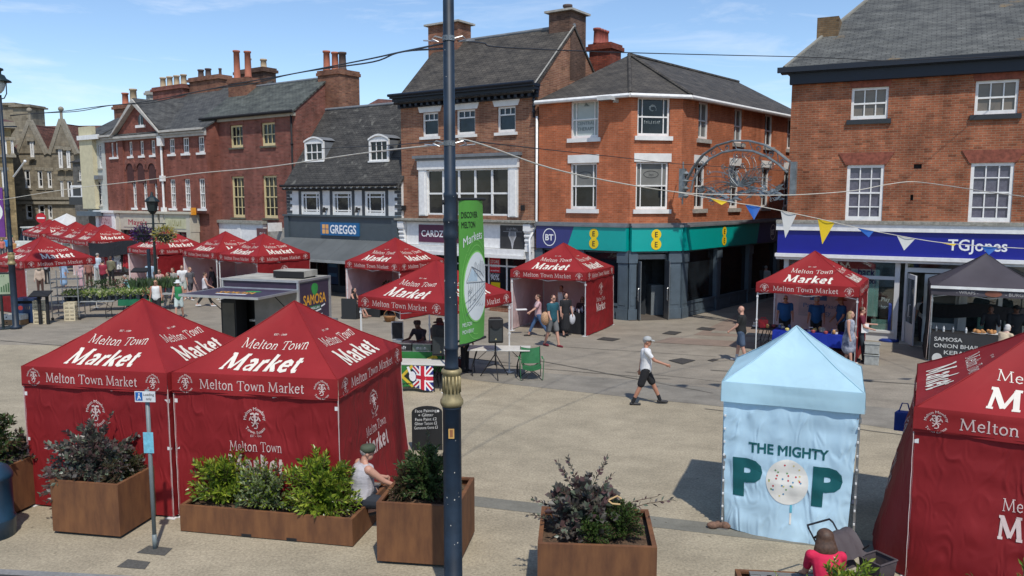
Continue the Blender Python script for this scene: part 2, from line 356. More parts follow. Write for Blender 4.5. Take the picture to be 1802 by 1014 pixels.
def cloth(name,c,trans=.15,wr=.35,ws=5,rough=.65,sheen=0):
 """woven fabric with long soft creases"""
 if name in _mc: return _mc[name]
 m,n,l,p=nt(name); p.inputs['Roughness'].default_value=rough; p.inputs['Specular IOR Level'].default_value=.3
 t=n.new('ShaderNodeTexCoord')
 nz=n.new('ShaderNodeTexNoise'); nz.inputs['Scale'].default_value=.9; nz.inputs['Detail'].default_value=5; l.new(t.outputs['Object'],nz.inputs['Vector'])
 r=n.new('ShaderNodeValToRGB'); l.new(nz.outputs['Fac'],r.inputs['Fac']); r.color_ramp.elements[0].position=.3; r.color_ramp.elements[1].position=.7
 r.color_ramp.elements[0].color=col([x*.80 for x in c]); r.color_ramp.elements[1].color=col([min(1,x*1.10+.004) for x in c])
 l.new(r.outputs['Color'],p.inputs['Base Color'])
 mpn=n.new('ShaderNodeMapping'); mpn.inputs['Rotation'].default_value=(.5,.35,.6); mpn.inputs['Scale'].default_value=(1,1,.45); l.new(t.outputs['Object'],mpn.inputs['Vector'])
 w=n.new('ShaderNodeTexNoise'); w.inputs['Scale'].default_value=ws; w.inputs['Detail'].default_value=4; w.inputs['Distortion'].default_value=1.6; w.noise_type = 'RIDGED_MULTIFRACTAL' if hasattr(w, 'noise_type') else 'FBM'
 l.new(mpn.outputs[0],w.inputs['Vector'])
 bu=n.new('ShaderNodeBump'); bu.inputs['Strength'].default_value=wr; bu.inputs['Distance'].default_value=.03; l.new(w.outputs['Fac'],bu.inputs['Height']); l.new(bu.outputs[0],p.inputs['Normal'])
 if trans:
  ts=n.new('ShaderNodeBsdfTranslucent'); l.new(r.outputs['Color'],ts.inputs['Color']); l.new(bu.outputs[0],ts.inputs['Normal']); ms=n.new('ShaderNodeMixShader'); ms.inputs[0].default_value=trans
  l.new(p.outputs[0],ms.inputs[1]); l.new(ts.outputs[0],ms.inputs[2]); l.new(ms.outputs[0],n['Material Output'].inputs['Surface'])
 _mc[name]=m; return m
def glass(name,c=(.010,.013,.016),c2=None,rough=.05,vs=1.2,spec=.38):
 return mat(name,c,rough,var=.5,vs=vs,c2=c2,spec=spec,bump=.25,bs=1.6)
WHITE=mat('white paint',(.76,.75,.72),.55,var=.08,vs=6)
WHITE_R=mat('white render',(.70,.69,.66),.85,var=.10,vs=2,bump=.1)
CREAM=mat('cream paint',(.62,.52,.28),.55,var=.08,vs=5)
STONE=mat('sill stone',(.36,.34,.30),.9,var=.2,vs=6,bump=.15)
DARKSILL=mat('dark sill paint',(.02,.025,.03),.6)
NAVYP=mat('navy cornice paint',(.005,.010,.020),.55)
GLASSD=glass('dark window glass'); GLASSM=glass('window glass with pale blind',(.20,.21,.20),(.12,.13,.13)); GLASSC=glass('window glass with net curtain',(.12,.12,.16),(.085,.085,.12),vs=9)
GLASSB=glass('window glass with brown blind',(.20,.16,.12),(.13,.115,.10),vs=1)
LEAD=mat('lead grey',(.16,.17,.18),.6,var=.15)
STEEL=mat('galvanised steel',(.42,.43,.43),.4,.8,var=.1)
ALU=mat('aluminium',(.55,.56,.57),.35,.7,var=.08)
WTUBE=mat('white enamelled tube',(.7,.7,.68),.4,var=.04)
BLACKP=mat('black plastic',(.012,.012,.013),.45,var=.2)
BLACKC=cloth('black cloth',(.014,.014,.016),0,.3)
PLAINBLK=mat('matt black',(.01,.01,.011),.8)
# ================================================================ buildings
def wall_holes(mb,x0,x1,z0,z1,holes,y=0.0,depth=.13):
 xs=sorted(set([x0,x1]+[min(max(h[0],x0),x1) for h in holes]+[min(max(h[1],x0),x1) for h in holes]))
 zs=sorted(set([z0,z1]+[min(max(h[2],z0),z1) for h in holes]+[min(max(h[3],z0),z1) for h in holes]))
 for i in range(len(xs)-1):
  for j in range(len(zs)-1):
   a,b,c,d=xs[i],xs[i+1],zs[j],zs[j+1]
   if b-a<1e-4 or d-c<1e-4: continue
   mx_,mz_=(a+b)/2,(c+d)/2
   if any(h[0]<mx_<h[1] and h[2]<mz_<h[3] for h in holes): continue
   mb.face([(a,y,c),(b,y,c),(b,y,d),(a,y,d)])
 for h in holes:
  a,b,c,d=h[:4]; e=y+depth
  mb.face([(a,y,c),(a,y,d),(a,e,d),(a,e,c)]); mb.face([(b,y,c),(b,e,c),(b,e,d),(b,y,d)])
  mb.face([(a,y,d),(b,y,d),(b,e,d),(a,e,d)]); mb.face([(a,y,c),(a,e,c),(b,e,c),(b,y,c)])
class Sub:
 """a face of a building turned in plan: builds in its own x,y and lands in the building's frame"""
 def __init__(s,root,M=None): s.root=root; s.M=M
 def put(s,mb,name,mats,parent=None,**k):
  if s.M is not None: mb.xform(s.M)
  return mb.build(name,mats,parent or s.root,**k)
def window(S,r,vb=(),hb=(),fm=WHITE,gm=GLASSD,sill=WHITE_R,y=0.0,b=.06,meet=True,sillw=.09,lintel=None,open_gap=False,name='window',sh=.1,inset=.09,toponly=False,bw=.019):
 x0,x1,z0,z1=r; w,h=x1-x0,z1-z0; yy=y+inset
 f=MB()
 f.box(x0,x0+b,yy,yy+.08,z0,z1); f.box(x1-b,x1,yy,yy+.08,z0,z1)
 f.box(x0+b,x1-b,yy,yy+.08,z1-b,z1); f.box(x0+b,x1-b,yy,yy+.08,z0,z0+b*1.5)
 ix0,ix1,iz0,iz1=x0+b,x1-b,z0+b*1.5,z1-b
 if meet is not None and meet is not False:
  mz=z0+h*(.5 if meet is True else meet); f.box(ix0,ix1,yy+.006,yy+.074,mz-.028,mz+.028)
 for v in vb:
  X=x0+w*v; f.box(X-bw,X+bw,yy+.02,yy+.06,(z0+h*meet) if toponly else iz0,iz1)
 for v in hb:
  Z=z0+h*v; f.box(ix0,ix1,yy+.023,yy+.057,Z-bw,Z+bw)
 wo_=S.put(f,name,fm)
 p=MB(); p.box(ix0-.02,ix1+.02,yy+.066,yy+.072,iz0-.02,iz1+.02); S.put(p, 'pane',gm,wo_)
 bk=MB(); bk.face([(x0,yy+.1,z0),(x1,yy+.1,z0),(x1,yy+.1,z1),(x0,yy+.1,z1)])
 if sill:
  s_=MB(); s_.box(x0-sillw,x1+sillw,y-.09,yy+.003,z0-sh,z0-.002); S.put(s_, 'sill',sill,wo_)
 if lintel:
  l_=MB(); lh,ov,sl_,lm=lintel
  pts=[(x0-ov,z1+.003),(x1+ov,z1+.003),(x1+ov+sl_,z1+lh),(x0-ov-sl_,z1+lh)]
  q=[(a,y-.035,c) for a,c in pts]+[(a,y+.05,c) for a,c in pts]
  l_.raw(q,[(0,1,2,3),(3,2,6,7),(0,4,5,1),(1,5,6,2),(0,3,7,4)]); S.put(l_, 'lintel',lm,wo_)
 return wo_
def slab(mb,a,b,c,d,t=.09):
 """roof slope a,b (eave left,right) c,d (ridge right,left) with thickness"""
 A=[Vector(p) for p in (a,b,c,d)]; n=(A[1]-A[0]).cross(A[3]-A[0]).normalized()
 B=[p-n*t for p in A]
 mb.raw(A+B,[(0,1,2,3),(7,6,5,4),(0,4,5,1),(1,5,6,2),(2,6,7,3),(3,7,4,0)])
def gable_house(root,w,D,ze,zr,wm,rm,holes=(),ov=.25,z0=0.0,yr=None,side=.06,hd=.13,wall_back=None,ridge_m=None):
 yr=D/2 if yr is None else yr
 m=MB(); wall_holes(m,0,w,z0,ze,list(holes),0,hd)
 for x,fl in ((0,1),(w,0)):
  pts=[(x,0,z0),(x,D,z0),(x,D,ze),(x,yr,zr),(x,0,ze)]
  m.face(pts[::-1] if fl else pts)
 m.face([(w,D,z0),(0,D,z0),(0,D,ze),(w,D,ze)])
 wl_=m.build('wall',wm,root)
 k=(zr-ze)/yr; k2=(zr-ze)/(D-yr)
 r=MB(); e=.11
 slab(r,(-side,-ov,ze-ov*k+e),(w+side,-ov,ze-ov*k+e),(w+side,yr,zr+e),(-side,yr,zr+e))
 slab(r,(w+side,D+ov,ze-ov*k2+e-.003),(-side,D+ov,ze-ov*k2+e-.003),(-side,yr+.001,zr+e-.003),(w+side,yr+.001,zr+e-.003))
 ro=r.build('roof',rm,root)
 t=MB(); t.tube([(-side-.01,yr,zr+e),(w+side+.01,yr,zr+e)],.09,8); t.build('ridge_tiles',ridge_m or LEAD,ro)
 return wl_,ro
POT=mat('terracotta pot',(.36,.12,.07),.8,var=.15); POTB=mat('buff pot',(.42,.32,.2),.8,var=.15); POTR=mat('dark red pot',(.28,.07,.05),.75,var=.2); POTD=mat('sooty pot',(.09,.06,.05),.85)
def chimney(root,x0,x1,y0,y1,z0,z1,bm,pots=(),cap=None,band=.07,corb=True,shoulder=None):
 m=MB(); m.box(x0,x1,y0,y1,z0,z1-.3)
 if shoulder: m.box(x0-shoulder,x1+shoulder,y0-shoulder,y1+shoulder,z0-.002,z0+(z1-z0)*.62)
 if corb:
  m.box(x0-band,x1+band,y0-band,y1+band,z1-.30,z1-.12); m.box(x0-band*.4,x1+band*.4,y0-band*.4,y1+band*.4,z1-.12,z1)
 else: m.box(x0+.001,x1-.001,y0+.001,y1-.001,z1-.3,z1)
 o=m.build('chimney',bm,root)
 if cap:
  c_=MB(); c_.box(x0-.16,x1+.16,y0-.16,y1+.16,z1+.002,z1+.09); c_.build('cap',cap,o)
 for (px_,py_,h,r,pm) in pots:
  p=MB(); X=x0+(x1-x0)*px_; Y=y0+(y1-y0)*py_
  p.lathe([(r*1.15,0),(r*1.1,.08),(r,.1),(r*.9,h-.12),(r*1.12,h-.1),(r*1.12,h),(r*.8,h),(r*.75,h-.1)],(X,Y,z1+(.09 if cap else -.01)),12)
  p.build('pot',pm,o,smooth=True)
 return o
def pipe(root,pts,r=.045,m=WHITE,name='drainpipe'):
 b=MB(); b.tube(pts,r,8)
 p0,p1=Vector(pts[0]),Vector(pts[-1])
 for k in range(1,4):
  q=p0.lerp(p1,k/4)
  if len(pts)==2: b.cyl(q-Vector((0,0,.05)),q+Vector((0,0,.05)),r*1.5)
 return b.build(name,m,root,smooth=True)
B_ORANGE=brick('orange brick',(.50,.15,.065),(.42,.12,.052),(.44,.25,.16),amt=.2,odd=.85,ms=.007)
B_CHEQ=brick('brown chequered brick',(.25,.10,.062),(.38,.175,.10),(.36,.26,.18),amt=.28,bw=.34)
B_DARK=brick('dark red brick',(.28,.085,.062),(.205,.066,.05),(.30,.2,.16),amt=.38)
B_RED=brick('deep red brick',(.27,.084,.058),(.225,.07,.05),(.26,.14,.11),amt=.3)
B_TG=brick('weathered brick',(.42,.14,.068),(.29,.092,.046),(.36,.22,.14),amt=.42,bw=.24,rh=.078,ms=.012)
B_CHIM=brick('chimney brick',(.30,.13,.075),(.20,.075,.05),(.26,.19,.14),amt=.4)
B_CHIMR=brick('red chimney brick',(.30,.07,.04),(.20,.045,.03),(.14,.07,.05),amt=.35)
B_BROWN=brick('brown chimney brick',(.15,.085,.06),(.10,.055,.042),(.17,.12,.09),amt=.4)
S_GREY=slate('grey slate',(.075,.078,.08),(.06,.062,.064),(.035,.036,.037))
S_BROWN=slate('brown grey slate',(.068,.062,.056),(.055,.05,.045),(.03,.028,.026))
S_GREEN=slate('green grey slate',(.082,.092,.088),(.066,.074,.07),(.038,.042,.04))
S_TG=slate('weathered tg slate',(.095,.10,.10),(.08,.084,.083),(.05,.052,.052),lichen=((.24,.15,.05),.7,.655),rh=.2)
S_DARK=slate('dark stone slate',(.058,.057,.056),(.047,.046,.045),(.025,.025,.025),lichen=((.13,.125,.11),2.2,.62),rh=.19)
T_RED=slate('red brown tile',(.13,.06,.045),(.10,.05,.04),(.06,.03,.03))
STONEB=brick('grey sandstone',(.30,.26,.19),(.25,.215,.16),(.2,.17,.13),amt=.3,bw=.5,rh=.25)
STONET=mat('stone trim',(.26,.23,.175),.9,var=.2,vs=4)
RA=radians(-35.0)
c1x,c1y=G(1105,563)
ROW=Frame(c1x,c1y,RA)
def on_row(px,y=0.0):
 """frame on the row's building line at picture column px (taken at eye level)"""
 x,_=ROW.loc(px,350,y); X,Y=ROW.world(x,y); return Frame(X,Y,RA)
TEAL=mat('teal sign panel',(.0,.34,.30),.35,var=.03); NAVYS=mat('indigo sign panel',(.035,.04,.17),.35,var=.03); YEL=mat('yellow sign',(.78,.55,.01),.4,var=.02)
SIGNW=mat('sign white',(.8,.8,.8),.5,var=.02); SHOPG=mat('blue grey shopfront paint',(.085,.115,.14),.5,var=.1); SHOPGLASS=glass('shop glass',(.012,.016,.02),vs=.8,rough=.03)
SIGNK=mat('sign charcoal',(.03,.03,.03),.5)
def ee_logo(mb,cx,cz,fn,k=1.0):
 mb.mat(3); mb.flat(disc(cx,cz+.2*k,.21*k,off=.0),fn); mb.flat(disc(cx,cz-.2*k,.22*k,off=.003),fn)
 mb.flat(rectf(cx-.12*k,cx+.12*k,cz-.08,cz+.08,.006),fn)
 mb.mat(5); mb.flat(move(text('E',.3*k,.006),cx,cz+.1*k),lambda x,y,o: fn(x,y,o+.012)); mb.flat(move(text('E',.3*k,.006),cx,cz-.31*k),lambda x,y,o: fn(x,y,o+.012))
def bt_logo(mb,cx,cz,fn,k=1.0):
 mb.mat(4)
 v=[]; f=[]; n=28
 for i in range(n):
  t=2*pi*i/n; v+=[(cx+.33*k*cos(t),cz+.38*k*sin(t),0),(cx+.29*k*cos(t),cz+.34*k*sin(t),0)]
 for i in range(n): j=(i+1) % n; f.append((2*i,2*j,2*j+1,2*i+1))
 mb.flat((v,f),fn); mb.flat(move(text('BT',.36*k,.03),cx,cz-.13*k),fn)
def corner_shop():
 c2=G(1193,560); ang2=atan2(c2[1]-c1y,c2[0]-c1x); L2=hypot(c2[0]-c1x,c2[1]-c1y)
 SA=radians(49.5)
 FB=Frame(c1x,c1y,ang2); FS=Frame(c2[0],c2[1],SA)
 xl=ROW.loc(948,330)[0]; Lx,Ly=ROW.world(xl,0)
 root=thing('corner_shop', 'orange brick corner building with hipped slate roof and a teal and indigo shop sign', 'shop building',(Lx,Ly,0),RA)
 W1=-xl                                             # width of the row face
 def toM(fr):                                         # face frame -> root frame
  Mw=Matrix.Translation((fr.ox,fr.oy,0)) @ Matrix.Rotation(fr.a,4, 'Z'); Mr=Matrix.Translation((Lx,Ly,0)) @ Matrix.Rotation(RA,4, 'Z')
  return Mr.inverted() @ Mw
 FL=Frame(Lx,Ly,RA)
 faces=[(FL,Sub(root),W1),(FB,Sub(root,toM(FB)),L2),(FS,Sub(root,toM(FS)),13.5)]
 zt=FL.loc(1105,170)[1]                            # top of brickwork,under gutter
 zs1=FL.loc(1080,400)[1]; zs0=FL.loc(1080,441)[1]
 R1=[FL.rect(1004,177,1053,243),FL.rect(1003,287,1050,368)]
 R2=[FB.rect(1122,171,1179,242),FB.rect(1119,285,1176,370)]
 za,zb=R1[0][2],R1[0][3]; zc,zd=R1[1][2],R1[1][3]
 R3=[]
 for (l,r) in ((1229,1248),(1292,1308),(1346,1361),(1386,1398)): q=FS.rect(l,190,r,250); R3.append((q[0],q[1],za,zb))
 for (l,r) in ((1222,1241),(1284,1300.5),(1339.5,1353.5),(1379,1391)): q=FS.rect(l,300,r,370); R3.append((q[0],q[1],zc,zd))
 R2=[(R2[0][0],R2[0][1],za,zb),(R2[1][0],R2[1][1],zc,zd)]
 m=MB()
 for (fr,S,Lw),Rs in zip(faces,(R1,R2,R3)):
  t=MB(); wall_holes(t,0,Lw,zs1+.12,zt,Rs,0,.12)
  if S.M is not None: t.xform(S.M)
  m.raw(t.v,t.f)
 MS=faces[2][1].M; E=MS @ Vector((13.5,0,0)); Eb=MS @ Vector((13.5,8,0));
 for z0,z1 in ((0,zt),):
  m.face([(E.x,E.y,z0),(Eb.x,Eb.y,z0),(Eb.x,Eb.y,z1),(E.x,E.y,z1)]); m.face([(0,8.5,z0),(0,0,z0),(0,0,z1),(0,8.5,z1)])
  m.face([(Eb.x,Eb.y,z0),(0,8.5,z0),(0,8.5,z1),(Eb.x,Eb.y,z1)])
 m.build('wall',B_ORANGE,root)
 o=.32; C1l=Vector((W1,0,0)); C2l=faces[2][1].M @ Vector((0,0,0)); e0=zt+.06
 P=[Vector((0,-o,e0)),Vector((W1+.10,-o,e0)),MS @ Vector((.10,-o,e0)),MS @ Vector((13.6,-o,e0))]
 yA,zA=FL.locx(1104,97,0.0); yA=min(max(yA,3.5),6.5)
 X,Y=FL.world(0,yA);
 dA=ray(1107,97);
 rid=FS.loc(1107,97,4.0); A=MS @ Vector((rid[0],4.0,rid[1])); Bz=A.z
 A0=Vector((0.02,A.y+(A.x)*.35,A.z-.0)); R0=MS @ Vector((13.6,4.0,Bz))
 bk=MS @ Vector((13.6,8.2,e0)); bk0=Vector((0.0,9.2,e0))
 r=MB(); r.face([P[0],P[1],A]); r.face([P[1],P[2],A]); r.face([P[2],P[3],R0,A]); r.face([R0,bk,bk0,A]); r.face([bk0,P[0],A])
 r.face([P[3],bk,R0]); r.face([P[0],bk0,bk,P[3],P[2],P[1]])
 ro=r.build('roof',S_BROWN,root)
 h=MB(); up=Vector((0,0,.03))
 for a in (P[1],P[2],R0): h.tube([Vector(a)+up,A+up],.085,6)
 h.build('ridge_tiles',S_BROWN,ro)
 g=MB()
 for i in range(3):
  a,b=P[i],P[i+1]; g.tube([a+Vector((0,0,-.05)),b+Vector((0,0,-.05))],.085,8)
 g.build('gutter',WHITE,root)
 sf=MB()
 for i,(fr,S,Lw) in enumerate(faces):
  t=MB(); t.box(0,Lw,-.26,-.002,zt-.02,zt+.03)
  if S.M is not None: t.xform(S.M)
  sf.raw(t.v,t.f)
 sf.build('soffit',WHITE,root)
 for (fr,S,Lw),Rs,two in zip(faces,(R1,R2,R3),(1,1,0)):
  for k,q in enumerate(Rs):
   up_=abs(q[2]-za)<.01
   vb=(.17,.83) if two else (.45,)
   gm=GLASSD
   if not up_ and two: gm=GLASSD
   if up_ and S is faces[0][1]: gm=glass('frosted sign glass',(.42,.46,.44),(.35,.39,.37),rough=.3)
   if not two: gm=(GLASSM if up_ and k<2 else GLASSD)
   lint=(.34,.10,0,WHITE_R) if not up_ else None
   w_=window(S,q,vb,(),gm=gm,sill=WHITE_R if two else STONE,lintel=lint,sh=.17,sillw=.12,meet=True,b=.075)
   xm=(q[0]+q[1])/2
   if two and up_:
    t=MB()
    if S is faces[0][1]:
     t.flat(move(text('CENTRAL',.19),xm,q[2]+.55),lambda x,y,o_: (x,.148,y)); t.flat(move(text('THERAPY',.19,.012),xm,q[2]+.32),lambda x,y,o_: (x,.148,y)); lm=mat('grey lettering',(.12,.15,.15),.6)
     for kk in range(6): t.flat(move(ribbon([(-.1+.05*kk,.1),(.08-.05*kk,.35),(.0,.5)],.02,kk*.001),xm,q[2]+1.2),lambda x,y,o_: (x,.148-o_,y))
    else:
     rr=random.Random(4)
     for kk in range(7):
      a0=rr.uniform(0,6.28); t.flat(ribbon([(xm+.16*cos(a0+j*.5)*(1-j*.08),q[2]+(q[3]-q[2])*.72+.16*sin(a0+j*.45)*(1-j*.1)) for j in range(6)],.025,kk*.001),lambda x,y,o_: (x,.148-o_,y))
     t.flat(move(scrib(9,.7,.12,3),xm,q[2]+.5),lambda x,y,o_: (x,.148,y)); lm=mat('pale lettering',(.3,.34,.33),.6)
    S.put(t, 'lettering',lm,w_)
   if two and not up_:
    t=MB(); zh=(q[2]+q[3])/2
    t.box(q[0]+.08,q[1]-.08,.150,.153,zh,q[3]-.08); S.put(t, 'blind',mat('grey blind',(.17,.17,.155),.7),w_)
    t=MB(); cz=(zh+q[3])/2-.02; v=[]; f=[]; n=24
    for i in range(n):
     a=2*pi*i/n; v+=[(xm+.33*cos(a),cz+.15*sin(a),0),(xm+.30*cos(a),cz+.125*sin(a),0)]
    for i in range(n): j=(i+1) % n; f.append((2*i,2*j,2*j+1,2*i+1))
    t.flat((v,f),lambda x,y,o_: (x,.146,y)); t.flat(move(text("Jays",.14),xm,cz-.045),lambda x,y,o_: (x,.146,y)); S.put(t, 'emblem',SIGNK,w_)
 lx,lz=FL.loc(1077,180)
 fl=MB(); fl.box(lx-.28,lx+.32,-.75,-.30,lz+.02,lz+.17); fl.box(lx+.2,lx+.3,-.30,0,lz-.05,lz+.1); o2=fl.build('floodlight',mat('floodlight case',(.5,.5,.48),.5),root);
 fg=MB(); fg.box(lx-.24,lx+.28,-.72,-.34,lz-.0,lz+.018); fg.build('lens',GLASSM,o2)
 def sign(S,Lw,parts,logos,lbl):
  t=MB(); y0=-.28
  fn=lambda x,y,o_: (x,y0-.012-o_,y)
  for x0,x1,sl0,sl1,mi in parts:               # bottom x,top slant
   t.mat(mi); q=[(x0,y0,zs0),(x1,y0,zs0),(x1+sl1,y0,zs1),(x0+sl0,y0,zs1)]
   q2=[(a,-.02,c) for a,b,c in q]
   t.raw(q+q2,[(0,1,2,3),(3,2,6,7),(0,4,5,1),(1,5,6,2),(0,3,7,4)])
  for kind,x,k in logos:
   (ee_logo if kind == 'ee' else bt_logo)(t,x,(zs0+zs1)/2,fn,k)
  S.put(t, 'shop_sign',[TEAL,NAVYS,TEAL,YEL,SIGNW,SIGNK])
  c_=MB(); c_.box(-.02,Lw+.02,-.34,.0,zs1+.006,zs1+.09); c_.box(-.01,Lw+.01,-.24,.0,zs1+.09,zs1+.17); S.put(c_, 'cornice',LEAD)
 xs=FL.loc(1003,441)[0]; sl=FL.loc(1016,400)[0]-xs
 sign(faces[0][1],W1,[(0.06,xs,0,sl,1),(xs,W1,sl,0,0)],[('bt',FL.loc(973,418)[0],1.0),('ee',FL.loc(1051,420)[0],1.0)], '')
 sign(faces[1][1],L2,[(0,L2,0,0,0)],[('ee',FB.loc(1150,421)[0],1.0)], '')
 xs=FS.loc(1322,430)[0]; sl=.25
 sign(faces[2][1],13.5,[(0,xs,0,sl,0),(xs,13.5,sl,0,1)],[('ee',FS.loc(1264,416)[0],1.0),('bt',FS.loc(1350,412)[0],1.0)], '')
 def front(S,Lw,posts,door=None):
  f=MB(); top=zs0+.02
  for x,w_ in posts:
   f.box(x-w_/2,x+w_/2,-.16,.1,0,top); f.box(x-w_/2-.04,x+w_/2+.04,-.2,-.161,0,.45); f.box(x-w_/2-.04,x+w_/2+.04,-.2,-.161,top-.5,top-.12)
   f.box(x-w_/2+.06,x+w_/2-.06,-.175,-.161,.6,top-.7)
  xs_=[0]+[p[0] for p in posts]+[Lw]
  for i in range(len(posts)-1):
   a,b=posts[i][0]+posts[i][1]/2,posts[i+1][0]-posts[i+1][1]/2
   if door is not None and i==door: continue
   f.box(a,b,-.1,.06,0,.62); f.box(a,b,-.14,-.1,.55,.66); f.box(a,b,-.13,-.1,0.02,.14)
   n=max(1,int((b-a)/.9))
   for k in range(n): f.box(a+(b-a)*(k+.12)/n,a+(b-a)*(k+.88)/n,-.118,-.101,.2,.5)
  f.box(posts[0][0],posts[-1][0],.0,.05,top-.12,top)
  S.put(f, 'shopfront',SHOPG)
  gl=MB()
  for i in range(len(posts)-1):
   if door is not None and i==door: continue
   a,b=posts[i][0]+posts[i][1]/2,posts[i+1][0]-posts[i+1][1]/2
   gl.box(a,b,.02,.03,.62,top-.12)
  S.put(gl, 'shop_window',SHOPGLASS)
  ba=MB(); ba.face([(0,1.6,0),(Lw,1.6,0),(Lw,1.6,top),(0,1.6,top)])
  S.put(ba, 'interior_wall',mat('dim interior',(.03,.035,.04),.9,var=.5,vs=1.5))
 front(faces[0][1],W1,[(.15,.3),(W1*.5,.3),(W1-.2,.42)])
 front(faces[1][1],L2,[(.12,.3),(L2-.25,.5)],door=0)
 front(faces[2][1],13.5,[(.25,.45),(3.3,.4),(6.6,.4),(9.9,.4),(13.3,.4)])
 S=faces[1][1]; d=MB(); top=zs0-.15
 for x in (.34,L2-.62):
  d.box(x,x+.035,-.45,.05,.03,top-.25)
 for x0,x1 in ((.3,.34),(L2-.6,L2-.52)): d.box(x0,x1,.05,.1,0,top)
 d.box(.3,L2-.52,.05,.1,top-.2,top)
 o3=S.put(d, 'door_frame',mat('glass door steel',(.25,.27,.28),.3,.6))
 hd=MB(); hd.tube([(.30,-.40,.8),(.26,-.42,.85),(.26,-.42,1.3),(.30,-.40,1.35)],.015); hd.tube([(L2-.64,-.4,.8),(L2-.68,-.42,.85),(L2-.68,-.42,1.3),(L2-.64,-.4,1.35)],.015); S.put(hd, 'door_handle',STEEL,o3)
 st=MB(); st.box(-.05,L2+.05,-.3,1.6,0,.02); S.put(st, 'threshold',mat('entrance mat',(.09,.075,.06),.9))
 cn=MB(); cn.box(L2*.62,L2*.62+.55,.9,1.4,0.02,1.3); S.put(cn, 'counter',mat('counter white',(.16,.18,.19),.6))
 cxx,cz=FL.loc(1057,85,5.2); cx0=FL.loc(1037,85,5.2)[0]; cx1=FL.loc(1074,85,5.2)[0]; zt_=FL.loc(1057,76,5.2)[1]
 chimney(root,cx0,cx1,5.2,6.3,zt-.5,zt_,B_CHIMR,[(.3+.0*k,.12+.25*k,.75,.17,POTR) for k in range(4)],band=.12)
 return root
corner_shop()
def card_shop():
 fr=on_row(707.5); x1=fr.loc(946,330)[0]-.03; w=x1; S=None
 root=thing('card_shop', 'brown chequered brick building with a navy cornice and a wide white first floor window', 'shop building',(fr.ox,fr.oy,0),RA)
 S=Sub(root)
 ze=fr.loc(827,160)[1];
 yv,zv=fr.locx(1001,66,w); yr=min(max(yv,3),6); zr=fr.loc(890,66,yr)[1]
 W3=[fr.rect(743,196.5,771,239),fr.rect(803,193,836,237),fr.rect(875,188,907,235)]
 zu0=sum(q[2] for q in W3)/3; zu1=sum(q[3] for q in W3)/3; W3=[(q[0],q[1],zu0,zu1) for q in W3]
 big=fr.rect(753,297,896,379); zl=fr.loc(827,386)[1]
 wl_,ro=gable_house(root,w,yr*2,ze,zr,B_CHEQ,S_BROWN,W3+[big,(.5,w-.5,.0,zl-1.3)],ov=.45)
 c_=MB()
 for i,(o_,h0,h1) in enumerate(((.12,-.42,-.25),(.2,-.25,-.12),(.38,-.12,.02),(.52,.02,.13))): c_.box(-.05-o_*.4,w+.05+o_*.2,-o_,-.002,ze+h0-.12,ze+h1-.12)
 for k in range(22): x=.2+k*(w-.4)/21; c_.box(x-.07,x+.07,-.34,-.121,ze-.5,ze-.24)
 c_.build('cornice',NAVYP,root)
 g=MB(); g.tube([(-.3,-.56,ze+.05),(w+.15,-.56,ze+.05)],.07,8); g.build('gutter',NAVYP,root)
 for q in W3:
  window(S,q,(.36,.66),(),lintel=(.42,.14,.16,WHITE_R),gm=glass('navy window glass',(.02,.032,.045)),meet=.68,sh=.13,sillw=.12,toponly=True,b=.085)
 b0,b1,bz0,bz1=big; f=MB(); yy=-.10
 f.box(b0-.5,b0,yy,.1,bz0-.05,bz1); f.box(b1,b1+.5,yy,.1,bz0-.05,bz1); f.box(b0-.55,b1+.55,yy-.05,.1,bz1,bz1+.5)
 f.box(b0-.42,b0-.1,yy-.03,yy,bz0,bz1-.1); f.box(b1+.1,b1+.42,yy-.03,yy,bz0,bz1-.1)
 zt_=bz0+(bz1-bz0)*.47
 f.box(b0,b1,0.02,.1,bz0,bz0+.08); f.box(b0,b1,.02,.1,bz1-.08,bz1)
 for k in range(0,6):
  x=b0+(b1-b0)*k/5; f.box(x-.05,x+.05,.0,.1,bz0+.08,bz1-.08)
 f.box(b0,b1,.02,.09,zt_-.04,zt_+.04)
 wd=f.build('window',WHITE,root)
 p=MB(); p.box(b0,b1,.062,.068,bz0,bz1); p.build('pane',glass('wide window glass',(.03,.03,.03),(.008,.009,.01),vs=.7),wd)
 h=MB(); h.box(b0-.7,b1+.7,-.32,0,bz1+.52,bz1+.66); h.box(b0-.62,b1+.62,-.2,0,bz1+.42,bz1+.519); h.build('hood',LEAD,wd)
 zf0=fr.loc(827,434)[1]; zf1=fr.loc(827,392)[1]
 led=MB(); led.box(-.1,w+.05,-.5,0,zf1+.06,zf1+.16); led.box(-.02,w,-.4,0,zf1,zf1+.058); led.build('cornice',mat('weathered lead',(.27,.26,.22),.9,var=.3,vs=9),root)
 fa=MB(); fa.box(.45,w-.55,-.2,0,zf0,zf1); fa.box(.3,w-.4,-.42,0,zf0-.28,zf0-.02); fa.box(.3,w-.4,-.5,-.1,zf0-.42,zf0-.29); fa.build('fascia',WHITE,root)
 for xx in (.0,w-.5):
  k=MB(); k.box(xx+.08,xx+.42,-.3,0,zf0+.1,zf1-.002); k.box(xx+.06,xx+.44,-.44,0,zf1-.3,zf1-.003); k.box(xx+.1,xx+.4,-.36,0,zf0-.1,zf0+.12)
  for j in range(4): k.cyl((xx+.09,-.34+.03*j,zf1-.32-.2*j),(xx+.41,-.34+.03*j,zf1-.32-.2*j),.09)
  k.build('corbel',WHITE,root,smooth=False)
  k=MB(); k.box(xx+.02,xx+.46,-.18,0,0,zf0-.1); k.box(xx-.0,xx+.48,-.22,-.181,0,.4); k.box(xx+.1,xx+.38,-.2,-.181,.6,zf0-.6); k.build('pilaster',WHITE,root)
